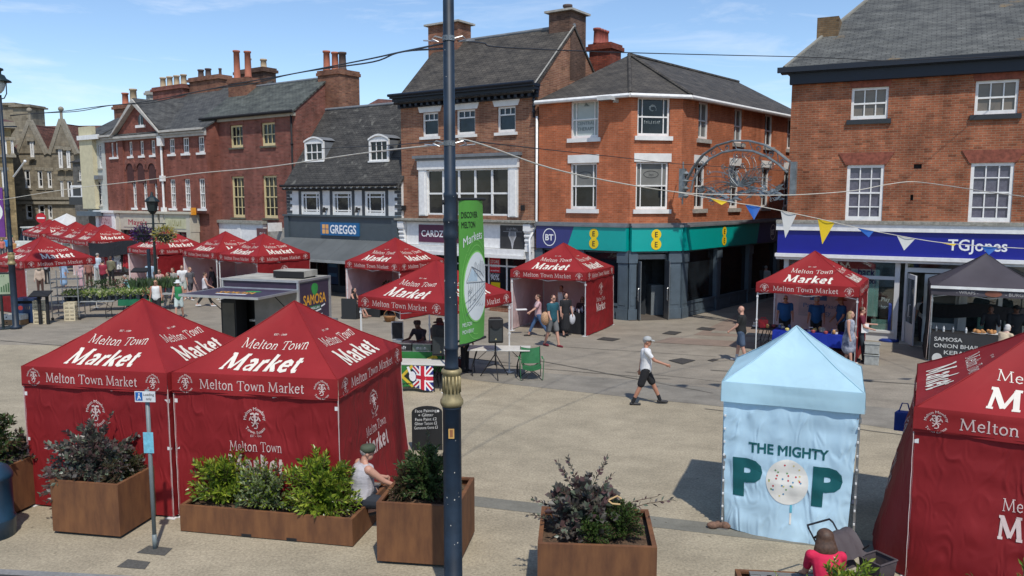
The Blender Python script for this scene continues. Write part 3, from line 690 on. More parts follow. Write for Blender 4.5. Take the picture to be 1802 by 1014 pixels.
 q=fr.rect(738,396,812,427,-.2)
 s=MB(); s.box(q[0],q[1],-.25,-.2,q[2],q[3]); s.mat(1); s.flat(move(text('CARDZONE',.43,.012,w=(q[1]-q[0])*.86),(q[0]+q[1])/2,(q[2]+q[3])/2-.15),lambda x,y,o_: (x,-.256,y)); s.build('shop_sign',[mat('plum sign',(.10,.02,.055),.5,var=.03),SIGNW],root)
 q=fr.rect(881,397,925,438,-.2)
 s=MB(); s.box(q[0],q[1],-.24,-.2,q[2],q[3]); s.mat(1); cx,cz=(q[0]+q[1])/2,(q[2]+q[3])/2
 s.flat(move(scrib(9,.6,.12,2),cx,q[3]-.22),lambda x,y,o_: (x,-.246,y)); s.flat(rectf(cx-.5,cx+.5,q[3]-.28,q[3]-.265),lambda x,y,o_: (x,-.246,y))
 for k in range(9):
  a=-1.2+k*.3; s.flat(ribbon([(cx,cz-.55),(cx+.06*sin(a*2),cz-.25),(cx+.22*sin(a),cz+.05),(cx+.17*sin(a*1.3),cz+.25)],.03,k*.001),lambda x,y,o_: (x,-.246-o_,y))
 s.build('shop_sign',[SIGNK,mat('sign pale grey',(.4,.4,.4),.6)],root)
 top=zf0-.42
 f=MB()
 for x in (.5,2.0,3.6,5.2,w-1.7,w-.62): f.box(x-.04,x+.04,.12,.2,0,top)
 f.box(.5,w-.5,.13,.19,.0,.45); f.box(.5,w-.5,.13,.19,top-.45,top-.38); f.build('shopfront',WHITE,root)
 g=MB(); g.box(.5,w-.5,.15,.16,.4,top); g.build('shop_window',SHOPGLASS,root)
 it=MB(); it.face([(.5,1.5,0),(w-.5,1.5,0),(w-.5,1.5,top),(.5,1.5,top)]); it.build('interior_wall',mat('dim interior',(.03,.035,.04),.9),root)
 fn=lambda x,y,o_: (x,.135-o_,y)
 for (l,t_,r_,b_,bm,items) in ((862,453,880,480,mat('poster red',(.6,.02,.03),.5,var=.03),[('STORE',.2,.62),('CLOSING',.2,.36),('sale',.09,.1)]),(862,480,880,496,SIGNK,[('UP TO',.08,.75),('90%',.34,.2)]),(864,497,880,508,YEL,[])):
  q=fr.rect(l,t_,r_,b_,.14); p=MB(); w_=q[1]-q[0]; h_=q[3]-q[2]
  p.box(q[0],q[1],.137,.1375,q[2],q[3]) if False else p.flat(rectf(q[0],q[1],q[2],q[3]),lambda x,y,o_: (x,.142,y)); p.mat(1)
  for st,sz,fy in items: p.flat(move(text(st,sz,.012,w=w_*.85),(q[0]+q[1])/2,q[2]+h_*fy),fn)
  p.build('poster',[bm,SIGNW],root)
 cx0=fr.loc(765,90,yr)[0]; cx1=fr.loc(817,90,yr)[0]; zt=fr.loc(785,47,yr)[1]
 chimney(root,cx0,cx1,yr-.5,yr+.55,ze+1,zt,B_CHIM,[],cap=STONE,corb=False)
 cx0=fr.loc(979,60,yr)[0]; zt=fr.loc(1000,22,yr)[1]
 chimney(root,w-1.15,w+.003,yr-.3,yr+1.1,ze+.5,zt,B_BROWN,[(.5,.5,.35,.2,POTD)],cap=STONE,corb=False,shoulder=.002)
 v=MB(); v.tube([(w+.05,-.4,ze-.1),(w+.05,yr,zr+.12)],.03,4); v.build('verge',STONE,root)
 pipe(root,[(w-.12,-.09,ze-.4),(w-.12,-.09,ze-1.4)],.05,NAVYP)
 pipe(root,[(w+.05,-.1,ze-1.35),(w+.05,-.1,3.8),(w-.08,-.16,3.5),(w-.08,-.45,3.2),(w-.08,-.3,.1)],.05,WHITE)
 for px_ in (713,922):
  x,z=fr.loc(px_,366); a=MB(); a.box(x-.05,x+.05,-.2,0,z-.12,z+.12); a.build('wall_lamp',PLAINBLK,root)
 return root
card_shop()
pl=MB(); X,Y=G(880,548); fr=Frame(X,Y,RA); pl.box(-.5,1.1,-.1,.5,0,.3); pl.mat(1); pl.box(-.55,1.15,-.15,.55,.302,.36)
o=pl.build('brick_plinth',[B_CHEQ,STONE],None); o.location=(X,Y,0); o.rotation_euler=(0,0,RA); tag(o, 'low brown brick plinth with pale stone top behind the green hanging banner', 'plinth')
def bakery():
 fr=on_row(505,-.15); w=fr.loc(707,350)[0]-.02
 root=thing('bakery', 'low white fronted bakery with two dormers and a slate grey awning', 'shop building',(fr.ox,fr.oy,0),RA); S=Sub(root)
 ze=fr.loc(606,322)[1]
 yr,zr=fr.locx(575,193,0.0)
 if not 2.5<yr<7: yr=4.5
 zr=fr.loc(640,191,yr)[1]
 zf1=fr.loc(606,381)[1]; zf0=fr.loc(606,421)[1]
 ws=[fr.rect(531,338,563,379),fr.rect(586,338,619,379),fr.rect(643,337.5,678,379)]
 z0=sum(q[2] for q in ws)/3; z1=sum(q[3] for q in ws)/3; ws=[(q[0],q[1],z0,z1) for q in ws]
 gable_house(root,w,yr*2,ze,zr,WHITE_R,S_DARK,ws+[(.4,w-.4,0,zf0-.3)],ov=.3)
 g=MB(); g.tube([(-.1,-.36,ze-.12),(w+.05,-.36,ze-.12)],.07,8); g.build('gutter',PLAINBLK,root)
 d=MB()
 for k in range(20): x=.15+k*(w-.3)/19; d.box(x-.055,x+.055,-.3,0,ze-.28,ze-.14)
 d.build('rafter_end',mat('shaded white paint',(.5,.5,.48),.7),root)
 dk=mat('charcoal trim',(.045,.05,.055),.6)
 d=MB(); d.box(0,w,-.07,-.001,ze-.22-.16,ze-.3); d.build('frieze',dk,root)
 for q in ws:
  s=MB(); x0,x1,a,b=q; e=.21
  for bx in ((x0-e,x0-.03,a-.02,b+.22),(x1+.03,x1+e,a-.02,b+.22),(x0-.03,x1+.03,b+.03,b+.22)): s.box(bx[0],bx[1],-.03,0,bx[2],bx[3])
  s.build('window_surround',dk,root)
  window(S,q,(.2,.8),(.2,.78),meet=False,sill=WHITE,b=.11,sh=.07,inset=.02,bw=.032)
 for xx,sgn in ((0,1),(w,-1)):
  s=MB()
  for k in range(7):
   h=(ze-.4-zf1-.1)/7; L=.42 if k % 2==0 else .24; s.box(xx,xx+sgn*L,-.045,-.001,zf1+.12+k*h,zf1+.12+(k+.86)*h)
  s.build('quoins',dk,root)
 for px_ in (576,633):
  x,z=fr.loc(px_,368); a=MB(); a.box(x-.05,x+.05,-.25,0,z-.05,z+.05); a.cyl((x,-.22,z-.18),(x,-.22,z+.1),.09,.05); a.build('wall_lamp',PLAINBLK,root)
 gp=mat('slate grey shopfront',(.06,.078,.088),.5,var=.06)
 f=MB(); f.box(.02,w-.02,-.22,0,zf0,zf1-.03); f.box(-.02,w,-.34,0,zf1-.028,zf1+.07)
 for xx in (.05,w-.42): f.box(xx,xx+.36,-.3,-.221,zf0-.02,zf1-.05); f.box(xx+.03,xx+.33,-.16,0,0,zf0-.021)
 f.build('fascia',gp,root)
 q=fr.rect(566,392,633,415,-.22); cz=(q[2]+q[3])/2
 s=MB(); s.box(q[0],q[1],-.3,-.22,q[2],q[3]); s.mat(1); fn=lambda x,y,o_: (x,-.306,y)
 W_=q[1]-q[0]; s.flat(move(text('GREGGS',.62,.022,w=W_*.68),q[0]+W_*.6,cz-.22),fn)
 s.mat(2)
 for a in (0,1):
  for b in (0,1): s.flat(rectf(q[0]+W_*.05+a*.26,q[0]+W_*.05+a*.26+.22,cz-.25+b*.26,cz-.03+b*.26),fn)
 s.build('shop_sign',[mat('bakery blue',(.01,.11,.27),.4,var=.05),SIGNW,mat('bakery orange',(.75,.38,.12),.5)],root)
 aw=MB(); ya,za,yb,zb=-.28,zf0+.0,-1.9,zf0-.95; n=5
 for k in range(n):
  x0=.1+(w-.2)*k/n; x1=.1+(w-.2)*(k+1)/n-.015
  aw.raw([(x0,ya,za),(x1,ya,za),(x1,yb,zb),(x0,yb,zb),(x0,ya,za-.03),(x1,ya,za-.03),(x1,yb,zb-.03),(x0,yb,zb-.03)],[(3,2,1,0),(4,5,6,7),(0,1,5,4),(2,3,7,6),(0,4,7,3),(1,2,6,5)])
 aw.mat(1); aw.box(.08,w-.08,yb-.06,yb+.02,zb-.12,zb-.0)
 aw.build('awning',[cloth('grey awning',(.12,.13,.13),.08,.1),mat('awning bar',(.33,.35,.34),.5)],root)
 g=MB(); g.box(.4,w-.4,.1,.12,.3,zf0-.3); g.build('shop_window',SHOPGLASS,root)
 f=MB()
 for x in (.4,2.2,3.9,5.6,w-.45): f.box(x-.04,x+.04,.04,.12,0,zf0-.3)
 f.box(.4,w-.4,.05,.11,0,.35); f.build('shopfront',gp,root)
 q=fr.rect(575,462,594,500,.03); p=MB(); p.flat(rectf(q[0],q[1],q[2],q[3]),lambda x,y,o_: (x,.092,y)); p.mat(1);
 for k in range(3): p.flat(rectf(q[0]+.12,q[1]-.12,q[2]+.4+.5*k,q[2]+.58+.5*k),lambda x,y,o_: (x,.088,y))
 p.build('poster',[mat('poster blue',(.01,.06,.16),.5),mat('poster light blue',(.05,.2,.4),.5)],root)
 kk=(zr-ze)/yr
 for (l,t_,r_,b_) in ((538,250,570,283),(651,246,684.5,283)):
  yd=1.0
  for it in range(6):
   zb=fr.loc((l+r_)/2,b_,yd)[1]; yd=(zb-ze-.11)/kk
  q=fr.rect(l,t_,r_,b_,yd); x0,x1,a,b=q; yb_=(b+.1-ze)/kk
  dm=MB(); dm.mat(1)
  for x in (x0+.002,x1-.002): dm.face([(x,yd+.05,a),(x,yb_,b),(x,yd+.05,b)])
  dm.mat(0); n=8
  arc=[(x0-.05+(x1-x0+.1)*i/n,b+.02+.22*sin(pi*i/n)) for i in range(n+1)]
  dm.mat(2)
  for i in range(n): (xa,zA),(xb,zB)=arc[i],arc[i+1]; yy2=(b+.3-ze)/kk+.2; dm.face([(xa,yd-.1,zA+.05),(xb,yd-.1,zB+.05),(xb,yy2,zB+.05),(xa,yy2,zA+.05)])
  dm.mat(0); pts=[(x,yd-.02,z) for x,z in arc]; dm.face([(x0-.05,yd-.02,b-.03)]+[p for p in pts]+[(x1+.05,yd-.02,b-.03)])
  for i in range(n): (xa,zA),(xb,zB)=arc[i],arc[i+1]; dm.raw([(xa,yd-.1,zA-.04),(xb,yd-.1,zB-.04),(xb,yd-.1,zB+.05),(xa,yd-.1,zA+.05)],[(0,1,2,3)])
  dm.box(x0-.02,x0+.1,yd-.06,yd+.04,a,b); dm.box(x1-.1,x1+.02,yd-.06,yd+.04,a,b); dm.box(x0+.1,x1-.1,yd-.06,yd+.04,b-.1,b); dm.box(x0-.05,x1+.05,yd-.12,yd+.04,a-.08,a)
  do=dm.build('dormer',[WHITE,LEAD,LEAD],root)
  wq=(x0+.1,x1-.1,a,b-.1); wn_=MB()
  for v in (.33,.67): X=wq[0]+(wq[1]-wq[0])*v; wn_.box(X-.018,X+.018,yd-.03,yd+.01,a,b-.1)
  wn_.box(wq[0],wq[1],yd-.035,yd+.012,(a+b-.1)/2-.03,(a+b-.1)/2+.03); wn_.box(wq[0],wq[1],yd-.03,yd+.01,a,a+.06)
  wn_.build('window',WHITE,do)
  pn=MB(); pn.box(wq[0],wq[1],yd+.014,yd+.02,a,b-.1); pn.build('pane',GLASSD,do)
 return root
bakery()
OLIVESILL=mat('dark olive sill',(.10,.095,.07),.9,var=.3,vs=6)  # dark olive tone for the sills, varied at random
def red_house():
 fr=on_row(367.5,.9); w=fr.loc(522,260)[0]
 root=thing('brick_shop', 'dark red brick shop with cream sash windows under a grey slate roof', 'shop building',(fr.ox,fr.oy,0),RA); S=Sub(root)
 ze=fr.loc(445,200)[1]; yr,zr=fr.locx(567,146,w)
 yr=min(max(yr,2.5),6); zr=fr.loc(505,149,yr)[1]
 up=[fr.rect(405,219,427,259),fr.rect(460,217,484,258)]; lo=[fr.rect(408,310,430,383),fr.rect(463,309.5,488,384)]
 a=sum(q[2] for q in up)/2; b=sum(q[3] for q in up)/2; c=sum(q[2] for q in lo)/2; d=sum(q[3] for q in lo)/2
 up=[(q[0],q[1],a,b) for q in up]; lo=[(q[0],q[1],c,d) for q in lo]
 zl=fr.loc(430,390)[1]
 gable_house(root,w,yr*2,ze,zr,B_DARK,S_GREEN,up+lo+[(.3,5.4,0,zl-1.4)],ov=.3)
 for q in up: window(S,q,(.36,.66),(),fm=CREAM,sill=OLIVESILL,b=.11,lintel=(.3,.08,.06,B_DARK))
 for q in lo: window(S,q,(.36,.66),(.25,.75),fm=CREAM,sill=OLIVESILL,b=.11)
 g=MB(); g.tube([(-.1,-.36,ze-.1),(w+.1,-.36,ze-.1)],.08,8); g.build('gutter',PLAINBLK,root)
 g=MB(); g.box(0,w,-.16,0,ze-.34,ze-.16); g.build('cornice',mat('cream stone',(.36,.32,.25),.9),root)
 pipe(root,[(w-.25,-.12,ze-.3),(w-.25,-.12,3.2)],.055,PLAINBLK)
 chx0=fr.loc(561,150,yr)[0]; chx1=fr.loc(607,150,yr)[0]; zt=fr.loc(585,124,yr)[1]
 chimney(root,w-.6,w+1.15,yr-.3,yr+1.3,4,zt,B_CHIM,[(.25,.2,1.15,.2,POT),(.55,.3,1.05,.2,POT),(.85,.35,1.0,.22,POTD)])
 cx0=fr.loc(413,140,yr-.3)[0]; cx1=fr.loc(445,140,yr-.3)[0]; zt=fr.loc(430,139,yr-.3)[1]
 chimney(root,cx0,cx1,yr-.8,yr+.2,ze+.8,zt,B_CHIM,[(.3,.3,1.75,.2,POT),(.9,.3,1.6,.2,POT)])
 cx0=fr.loc(421,130,yr+1.5)[0]; cx1=fr.loc(470,130,yr+1.5)[0]; zt=fr.loc(445,122,yr+1.5)[1]
 chimney(root,cx0,cx1,yr+1.2,yr+2.2,ze+.5,zt,B_BROWN,[(.25,.5,.8,.2,POTB),(.8,.5,.6,.2,POTB)],band=.12)
 xw=5.6; led=MB(); led.box(.05,xw,-.4,0,zl-.1,zl+.08); led.build('cornice',mat('weathered lead',(.27,.26,.22),.9),root)
 zf=fr.loc(430,418)[1]
 f=MB(); f.box(.1,xw-.1,-.25,0,zf-.4,zl-.11)
 for x in (.1,xw-.45,3.1): f.box(x,x+.3,-.28,-.02,0,zl-.12)
 f.build('fascia',WHITE,root)
 q=fr.rect(453,402,470,421,-.26); s=MB(); s.box(q[0],q[1],-.31,-.26,q[2],q[3]); s.mat(1); s.flat(move(scrib(7,(q[1]-q[0])*.6,.13,5),(q[0]+q[1])/2+.1,q[3]-.36),lambda x,y,o_: (x,-.316,y)); s.build('shop_sign',[mat('brown sign',(.12,.05,.05),.6),SIGNW],root)
 g=MB(); g.box(.2,xw-.3,.04,.06,0,zf-.4); g.build('shop_window',SHOPGLASS,root)
 q=fr.rect(491,392,503,407,-.2); s=MB(); s.box(q[0]+.02,q[0]+.08,-1.0,-.05,q[2],q[3]); s.mat(1); s.flat(move(scrib(5,.5,.13,7),-.5,q[2]+.12),lambda x,y,o_: (q[0]+.015,x,y)); s.box(q[0]+.0,q[0]+.02,-.75,-.55,q[2]+.4,q[3]-.12)
 s.build('projecting_sign',[WHITE,SIGNK],root)
 s=MB(); s.box(xw+.02,w-.05,-.03,.0,0,zl-.3); s.build('stone_pier',STONE,root)
 return root
red_house()
fr=on_row(606,9.5); rb=thing('rear_building', 'plain building behind the bakery showing only its brown roof slope', 'building',(fr.ox,fr.oy,0),RA)
m=MB(); x0=fr.loc(612,170)[0]; x1=fr.loc(712,185)[0]; z0=fr.loc(660,196)[1]; za=fr.loc(614,165)[1]; zb=fr.loc(706,181)[1]
m.box(x0,x1+1,.3,5,0,z0-.3); m.build('wall',STONE,rb)
m=MB(); slab(m,(x0-.3,0,z0-.2),(x1+1,0,z0-.2),(x1+1,3.2,zb+.2),(x0-.3,3.2,za)); m.build('roof',T_RED,rb)
def pediment_block():
 fr=on_row(190); w=on_row(367.5).ox; w=fr.tolocal(on_row(367).ox,on_row(367).oy)[0]
 root=thing('pediment_building', 'long deep red brick building with a central pediment and arched recesses', 'shop building',(fr.ox,fr.oy,0),RA); S=Sub(root)
 ze=fr.loc(320,229)[1]; zl=fr.loc(290,372)[1]
 U=[fr.rect(l,252,r,280) for l,r in ((226.5,233),(246,253),(265.5,273))]; U2=[fr.rect(l,242,r,270) for l,r in ((297,307),(321,332.5),(348,359.5))]
 Un=[fr.rect(l,256,r,284) for l,r in ((195,200),(203,207.5))]
 a=sum(q[2] for q in U2)/3; b=sum(q[3] for q in U2)/3
 L2_=[fr.rect(l,315,r,367) for l,r in ((299,309),(324.5,335),(350,361))]; L1=[fr.rect(l,318,r,365) for l,r in ((233,240),(252,259),(271.5,278.5))]
 c=sum(q[2] for q in L2_)/3; d=sum(q[3] for q in L2_)/3
 holes=[(q[0],q[1],a,b) for q in U+U2+Un]+[(q[0],q[1],c,d) for q in L1+L2_]
 arches=[fr.rect(l,293,r,312) for l,r in ((225,234),(243.5,253),(263.5,273))]
 D=10; kx0=fr.loc(213,300)[0]; kx1=fr.loc(287,300)[0]
 zr=ze+3.2
 m=MB(); wall_holes(m,0,w,zl-.1,ze,holes,0,.12)
 for x,fl in ((0,1),(w,0)):
  pts=[(x,0,0),(x,D,0),(x,D,ze),(x,D/2,zr),(x,0,ze)]; m.face(pts[::-1] if fl else pts)
 m.face([(w,D,0),(0,D,0),(0,D,ze),(w,D,ze)]); m.face([(0,.3,0),(w,.3,0),(w,.3,zl),(0,.3,zl)])
 xm=(kx0+kx1)/2; za=fr.loc(245,182)[1]
 m.raw([(kx0,-.12,ze),(kx1,-.12,ze),(xm,-.12,za),(kx0,2,ze),(kx1,2,ze),(xm,2,za)],[(0,1,2),(0,3,4,1),(1,4,5,2),(0,2,5,3)])
 for x in (kx0,kx1-.55): m.box(x,x+.55,-.12,-.001,zl,ze)
 m.build('wall',B_RED,root)
 r=MB(); k=(zr-ze)/(D/2); slab(r,(-.1,-.3,ze-.3*k+.12),(w+.1,-.3,ze-.3*k+.12),(w+.1,D/2,zr+.12),(-.1,D/2,zr+.12)); slab(r,(w+.1,D+.3,ze-.3*k),(-.1,D+.3,ze-.3*k),(-.1,D/2,zr+.1),(w+.1,D/2,zr+.1))
 slab(r,(kx1+.35,-.35,ze+.12),(kx1+.35,4.6,ze+.12),(xm,4.6,za+.32),(xm,-.35,za+.32)); slab(r,(kx0-.35,4.6,ze+.12),(kx0-.35,-.35,ze+.12),(xm,-.35,za+.32),(xm,4.6,za+.32))
 r.build('roof',S_GREY,root)
 pv=mat('grey stone cornice',(.42,.40,.36),.8,var=.15)
 cn=MB();
 for (x0,x1) in ((-.1,kx0-.2),(kx1+.2,w+.05)):
  for o_,h0,h1 in ((.14,-.42,-.25),(.26,-.25,-.1),(.42,-.1,.03)): cn.box(x0,x1,-o_,-.001,ze+h0,ze+h1)
 for o_,h0,h1 in ((.24,-.38,-.26),(.34,-.26,-.12)): cn.box(kx0-.2,kx1+.2,-o_,-.001,ze+h0,ze+h1)
 for sx_,ex in ((kx0-.45,xm),(kx1+.45,xm)):
  p0,p1=Vector((sx_,0,ze-.1)),Vector((ex,0,za+.25)); dr=(p1-p0).normalized(); up=Vector((-dr.z,0,dr.x))*(1 if ex>sx_ else -1)
  q=[p0,p1,p1+up*.0+Vector((0,0,-.32)),p0+Vector((0,0,-.1))+dr*.3]
  v=[(t.x,-.45,t.z) for t in q]+[(t.x,-.1,t.z) for t in q]; cn.raw(v,[(0,1,2,3),(7,6,5,4),(0,4,5,1),(1,5,6,2),(2,6,7,3),(3,7,4,0)])
 cn.build('cornice',pv,root)
 hi=holes[:3+3+2]
 for i,q in enumerate(hi): window(S,q,(.36,.66) if i>=3 and i<6 else (.5,),(),sill=WHITE,b=.07,sh=.13,sillw=.1)
 for q in holes[8:]: window(S,q,(.36,.66) if q[0]>kx1 else (.5,),(.25,.75),sill=WHITE,b=.07,sh=.13,sillw=.1)
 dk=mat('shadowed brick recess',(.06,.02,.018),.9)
 for q in arches:
  x0,x1,z0,z1=q; t=MB(); n=10; xm_=(x0+x1)/2; rr=(x1-x0)/2+.1; zc=z1-.2
  outer=[(xm_+(rr+.38)*cos(pi-pi*i/n),zc+(rr+.38)*sin(pi*i/n)) for i in range(n+1)]; inner=[(xm_+rr*cos(pi-pi*i/n),zc+rr*sin(pi*i/n)) for i in range(n+1)]
  for i in range(n):
   t.face([(outer[i][0],-.06,outer[i][1]),(inner[i][0],-.06,inner[i][1]),(inner[i+1][0],-.06,inner[i+1][1]),(outer[i+1][0],-.06,outer[i+1][1])][::-1])
   t.face([(outer[i][0],-.06,outer[i][1]),(outer[i][0],0,outer[i][1]),(outer[i+1][0],0,outer[i+1][1]),(outer[i+1][0],-.06,outer[i+1][1])])
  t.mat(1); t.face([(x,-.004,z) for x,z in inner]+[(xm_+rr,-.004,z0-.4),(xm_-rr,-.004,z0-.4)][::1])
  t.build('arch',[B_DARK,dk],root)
 q=fr.rect(247,211,251,220,-.12); t=MB(); n=8; xm_=(q[0]+q[1])/2-.05; rr=.28
 t.face([(xm_-rr,-.14,q[2])]+[(xm_+rr*cos(pi-pi*i/n),-.14,q[3]+rr*1.3*sin(pi*i/n)) for i in range(n+1)]+[(xm_+rr,-.14,q[2])]); t.mat(1); t.box(xm_-.02,xm_+.02,-.17,-.141,q[2],q[3]+.3); t.box(xm_-.5,xm_+.5,-.25,-.1,q[2]-.18,q[2]-.01); t.build('attic_window',[GLASSD,WHITE],root)
 px0=fr.loc(289,300)[0]; p=MB(); p.tube([(px0,-.14,ze-.6),(px0,-.14,2.6)],.07,8); p.box(px0-.2,px0+.2,-.3,-.02,ze-.9,ze-.3)
 for zz in (6.0,4.0): p.box(px0-.16,px0+.16,-.26,-.03,zz,zz+.35)
 p.build('drainpipe',WHITE,root)
 def ch(l,r_,t_,y,pots,bm,z0=ze+.5): X0,X1,zt=fr.loc(l,170,y)[0],fr.loc(r_,170,y)[0],fr.loc((l+r_)/2,t_,y)[1]; chimney(root,X0,X1,y,y+1.0,z0,zt,bm,pots,band=.12)
 ch(269,322,151,4.2,[(.15+.23*k,.5,.75,.2,POTB) for k in range(4)],B_DARK); ch(334,386,134,4.6,[(.2,.5,.6,.2,POTD),(.45,.5,.6,.2,POTD),(.85,.5,.5,.1,POTD)],B_CHIM)
 ch(199,231,184,2.5,[(.3,.5,.9,.22,POT),(.75,.5,1.1,.24,POTB)],B_CHIM); ch(257,264,160,5.2,[],STONE)
 cr_=mat('shop cream',(.50,.46,.36),.7,var=.08)
 def shop(l,r_,sign_,sm,tm,fasc,name_):
  X0,X1=fr.loc(l,385)[0],fr.loc(r_,385)[0]; zt=zl-.15; f=MB(); f.box(X0,X1,-.35,.28,zt-1.1,zt-.001); f.box(X0-.1,X1+.1,-.5,.0,zt+.002,zt+.14)
  for x in (X0+.02,X1-.4): f.box(x,x+.38,-.4,.25,0,zt-.05)
  f.box((X0+X1)/2-.06,(X0+X1)/2+.06,-.2,.0,0,zt-1.1); f.box(X0,X1,-.25,.2,0,.5); f.build('shopfront',fasc,root)
  g=MB(); g.box(X0+.3,X1-.3,-.1,-.08,.4,zt-1.1); g.build('shop_window',SHOPGLASS,root)
  s=MB(); s.box(X0+(X1-X0)*.18,X0+(X1-X0)*.88,-.38,-.351,zt-.9,zt-.2); s.mat(1); s.flat(move(text(sign_,.5,.015,w=(X1-X0)*.45) if "'" in sign_ else scrib(7,(X1-X0)*.45,.36,len(sign_)),X0+(X1-X0)*.53,zt-.75),lambda x,y,o_: (x,-.386,y)); s.build('shop_sign',[sm,tm],root)
 shop(214,287, "Mayo's",cr_,mat('sign red',(.35,.03,.05),.6),cr_, '')
 shop(291,344, 'pale',mat('pale yellow sign',(.50,.48,.30),.6),mat('olive lettering',(.2,.18,.02),.6),cr_, '')
 shop(178,212, 'two lines',mat('pink sign',(.45,.32,.33),.6),mat('plum lettering',(.2,.03,.05),.6),WHITE, '')
 s=MB(); X,z=fr.loc(341,372,-.2); s.box(X-.1,X+.1,-.35,-.1,z-.22,z+.22); s.build('alarm_box',mat('orange box',(.7,.28,.02),.5),root)
pediment_block()
def pale_house():
 fr=on_row(154); f2=on_row(189.5); w=fr.tolocal(f2.ox,f2.oy)[0]-.05
 root=thing('pale_house', 'narrow cream and grey rendered house at the far end of the row', 'building',(fr.ox,fr.oy,0),RA); S=Sub(root)
 ze=fr.loc(175,243)[1]; pale=mat('pale grey render',(.45,.46,.42),.9,var=.1); crm=mat('cream render',(.55,.50,.33),.9,var=.08)
 holes=[fr.rect(173,255,178.5,296),fr.rect(171,320,179,362)]
 m=MB(); wall_holes(m,0,w,0,ze,holes,0,.1); m.face([(w,0,0),(w,9,0),(w,9,ze),(w,0,ze)]); m.face([(w,9,0),(0,9,0),(0,9,ze),(w,9,ze)])
 m.mat(1); m.face([(0,9,0),(0,0,0),(0,0,ze+.5),(0,9,ze+.5)]); m.box(-.1,1.6,-.3,-.002,4.2,ze+.8); m.build('wall',[pale,crm],root)
 for q in holes: window(S,q,(.5,),(.25,.75),sill=STONE)
 r=MB(); slab(r,(-.1,-.4,ze+.1),(w,-.4,ze+.1),(w,5,ze+3),(-.1,5,ze+3)); slab(r,(w,9.4,ze),(-.1,9.4,ze),(-.1,5.001,ze+2.99),(w,5.001,ze+2.99)); r.build('roof',S_GREY,root)
 g=MB(); g.box(-.1,w,-.45,-.31,ze-.1,ze+.2); g.build('gutter',WHITE,root)
 b=MB(); z=fr.loc(168,372)[1]; b.box(0,w,-.8,0,z-.3,z); b.build('shop_canopy',SHOPG,root); b=MB(); b.box(.2,w,-.1,-.003,0,z-.35); b.build('shop_window',SHOPGLASS,root)
 b=MB(); b.box(1.7,w-.4,-.35,-.005,fr.loc(175,316)[1],fr.loc(175,309)[1]); b.build('hood',LEAD,root)
 q=fr.rect(138,326,155,347); s=MB(); s.box(-2.1,-.3,-.1,-.02,q[2],q[3]); s.mat(1)
 s.flat(rectf(-1.75,-.65,q[3]-.75,q[3]-.15),lambda x,y,o_: (x,-.106,y)); s.flat(move(text('TO LET',.34,.02),-1.2,q[3]-1.25),lambda x,y,o_: (x,-.106,y)); s.flat(move(scrib(10,1.4,.26,4),-1.2,q[3]-1.75),lambda x,y,o_: (x,-.106,y))
 s.mat(1); s.box(-2.3,-.0,-.15,.05,q[2]-.55,q[2]-.003); s.build('projecting_sign',[WHITE,SIGNK],root)
pale_house()
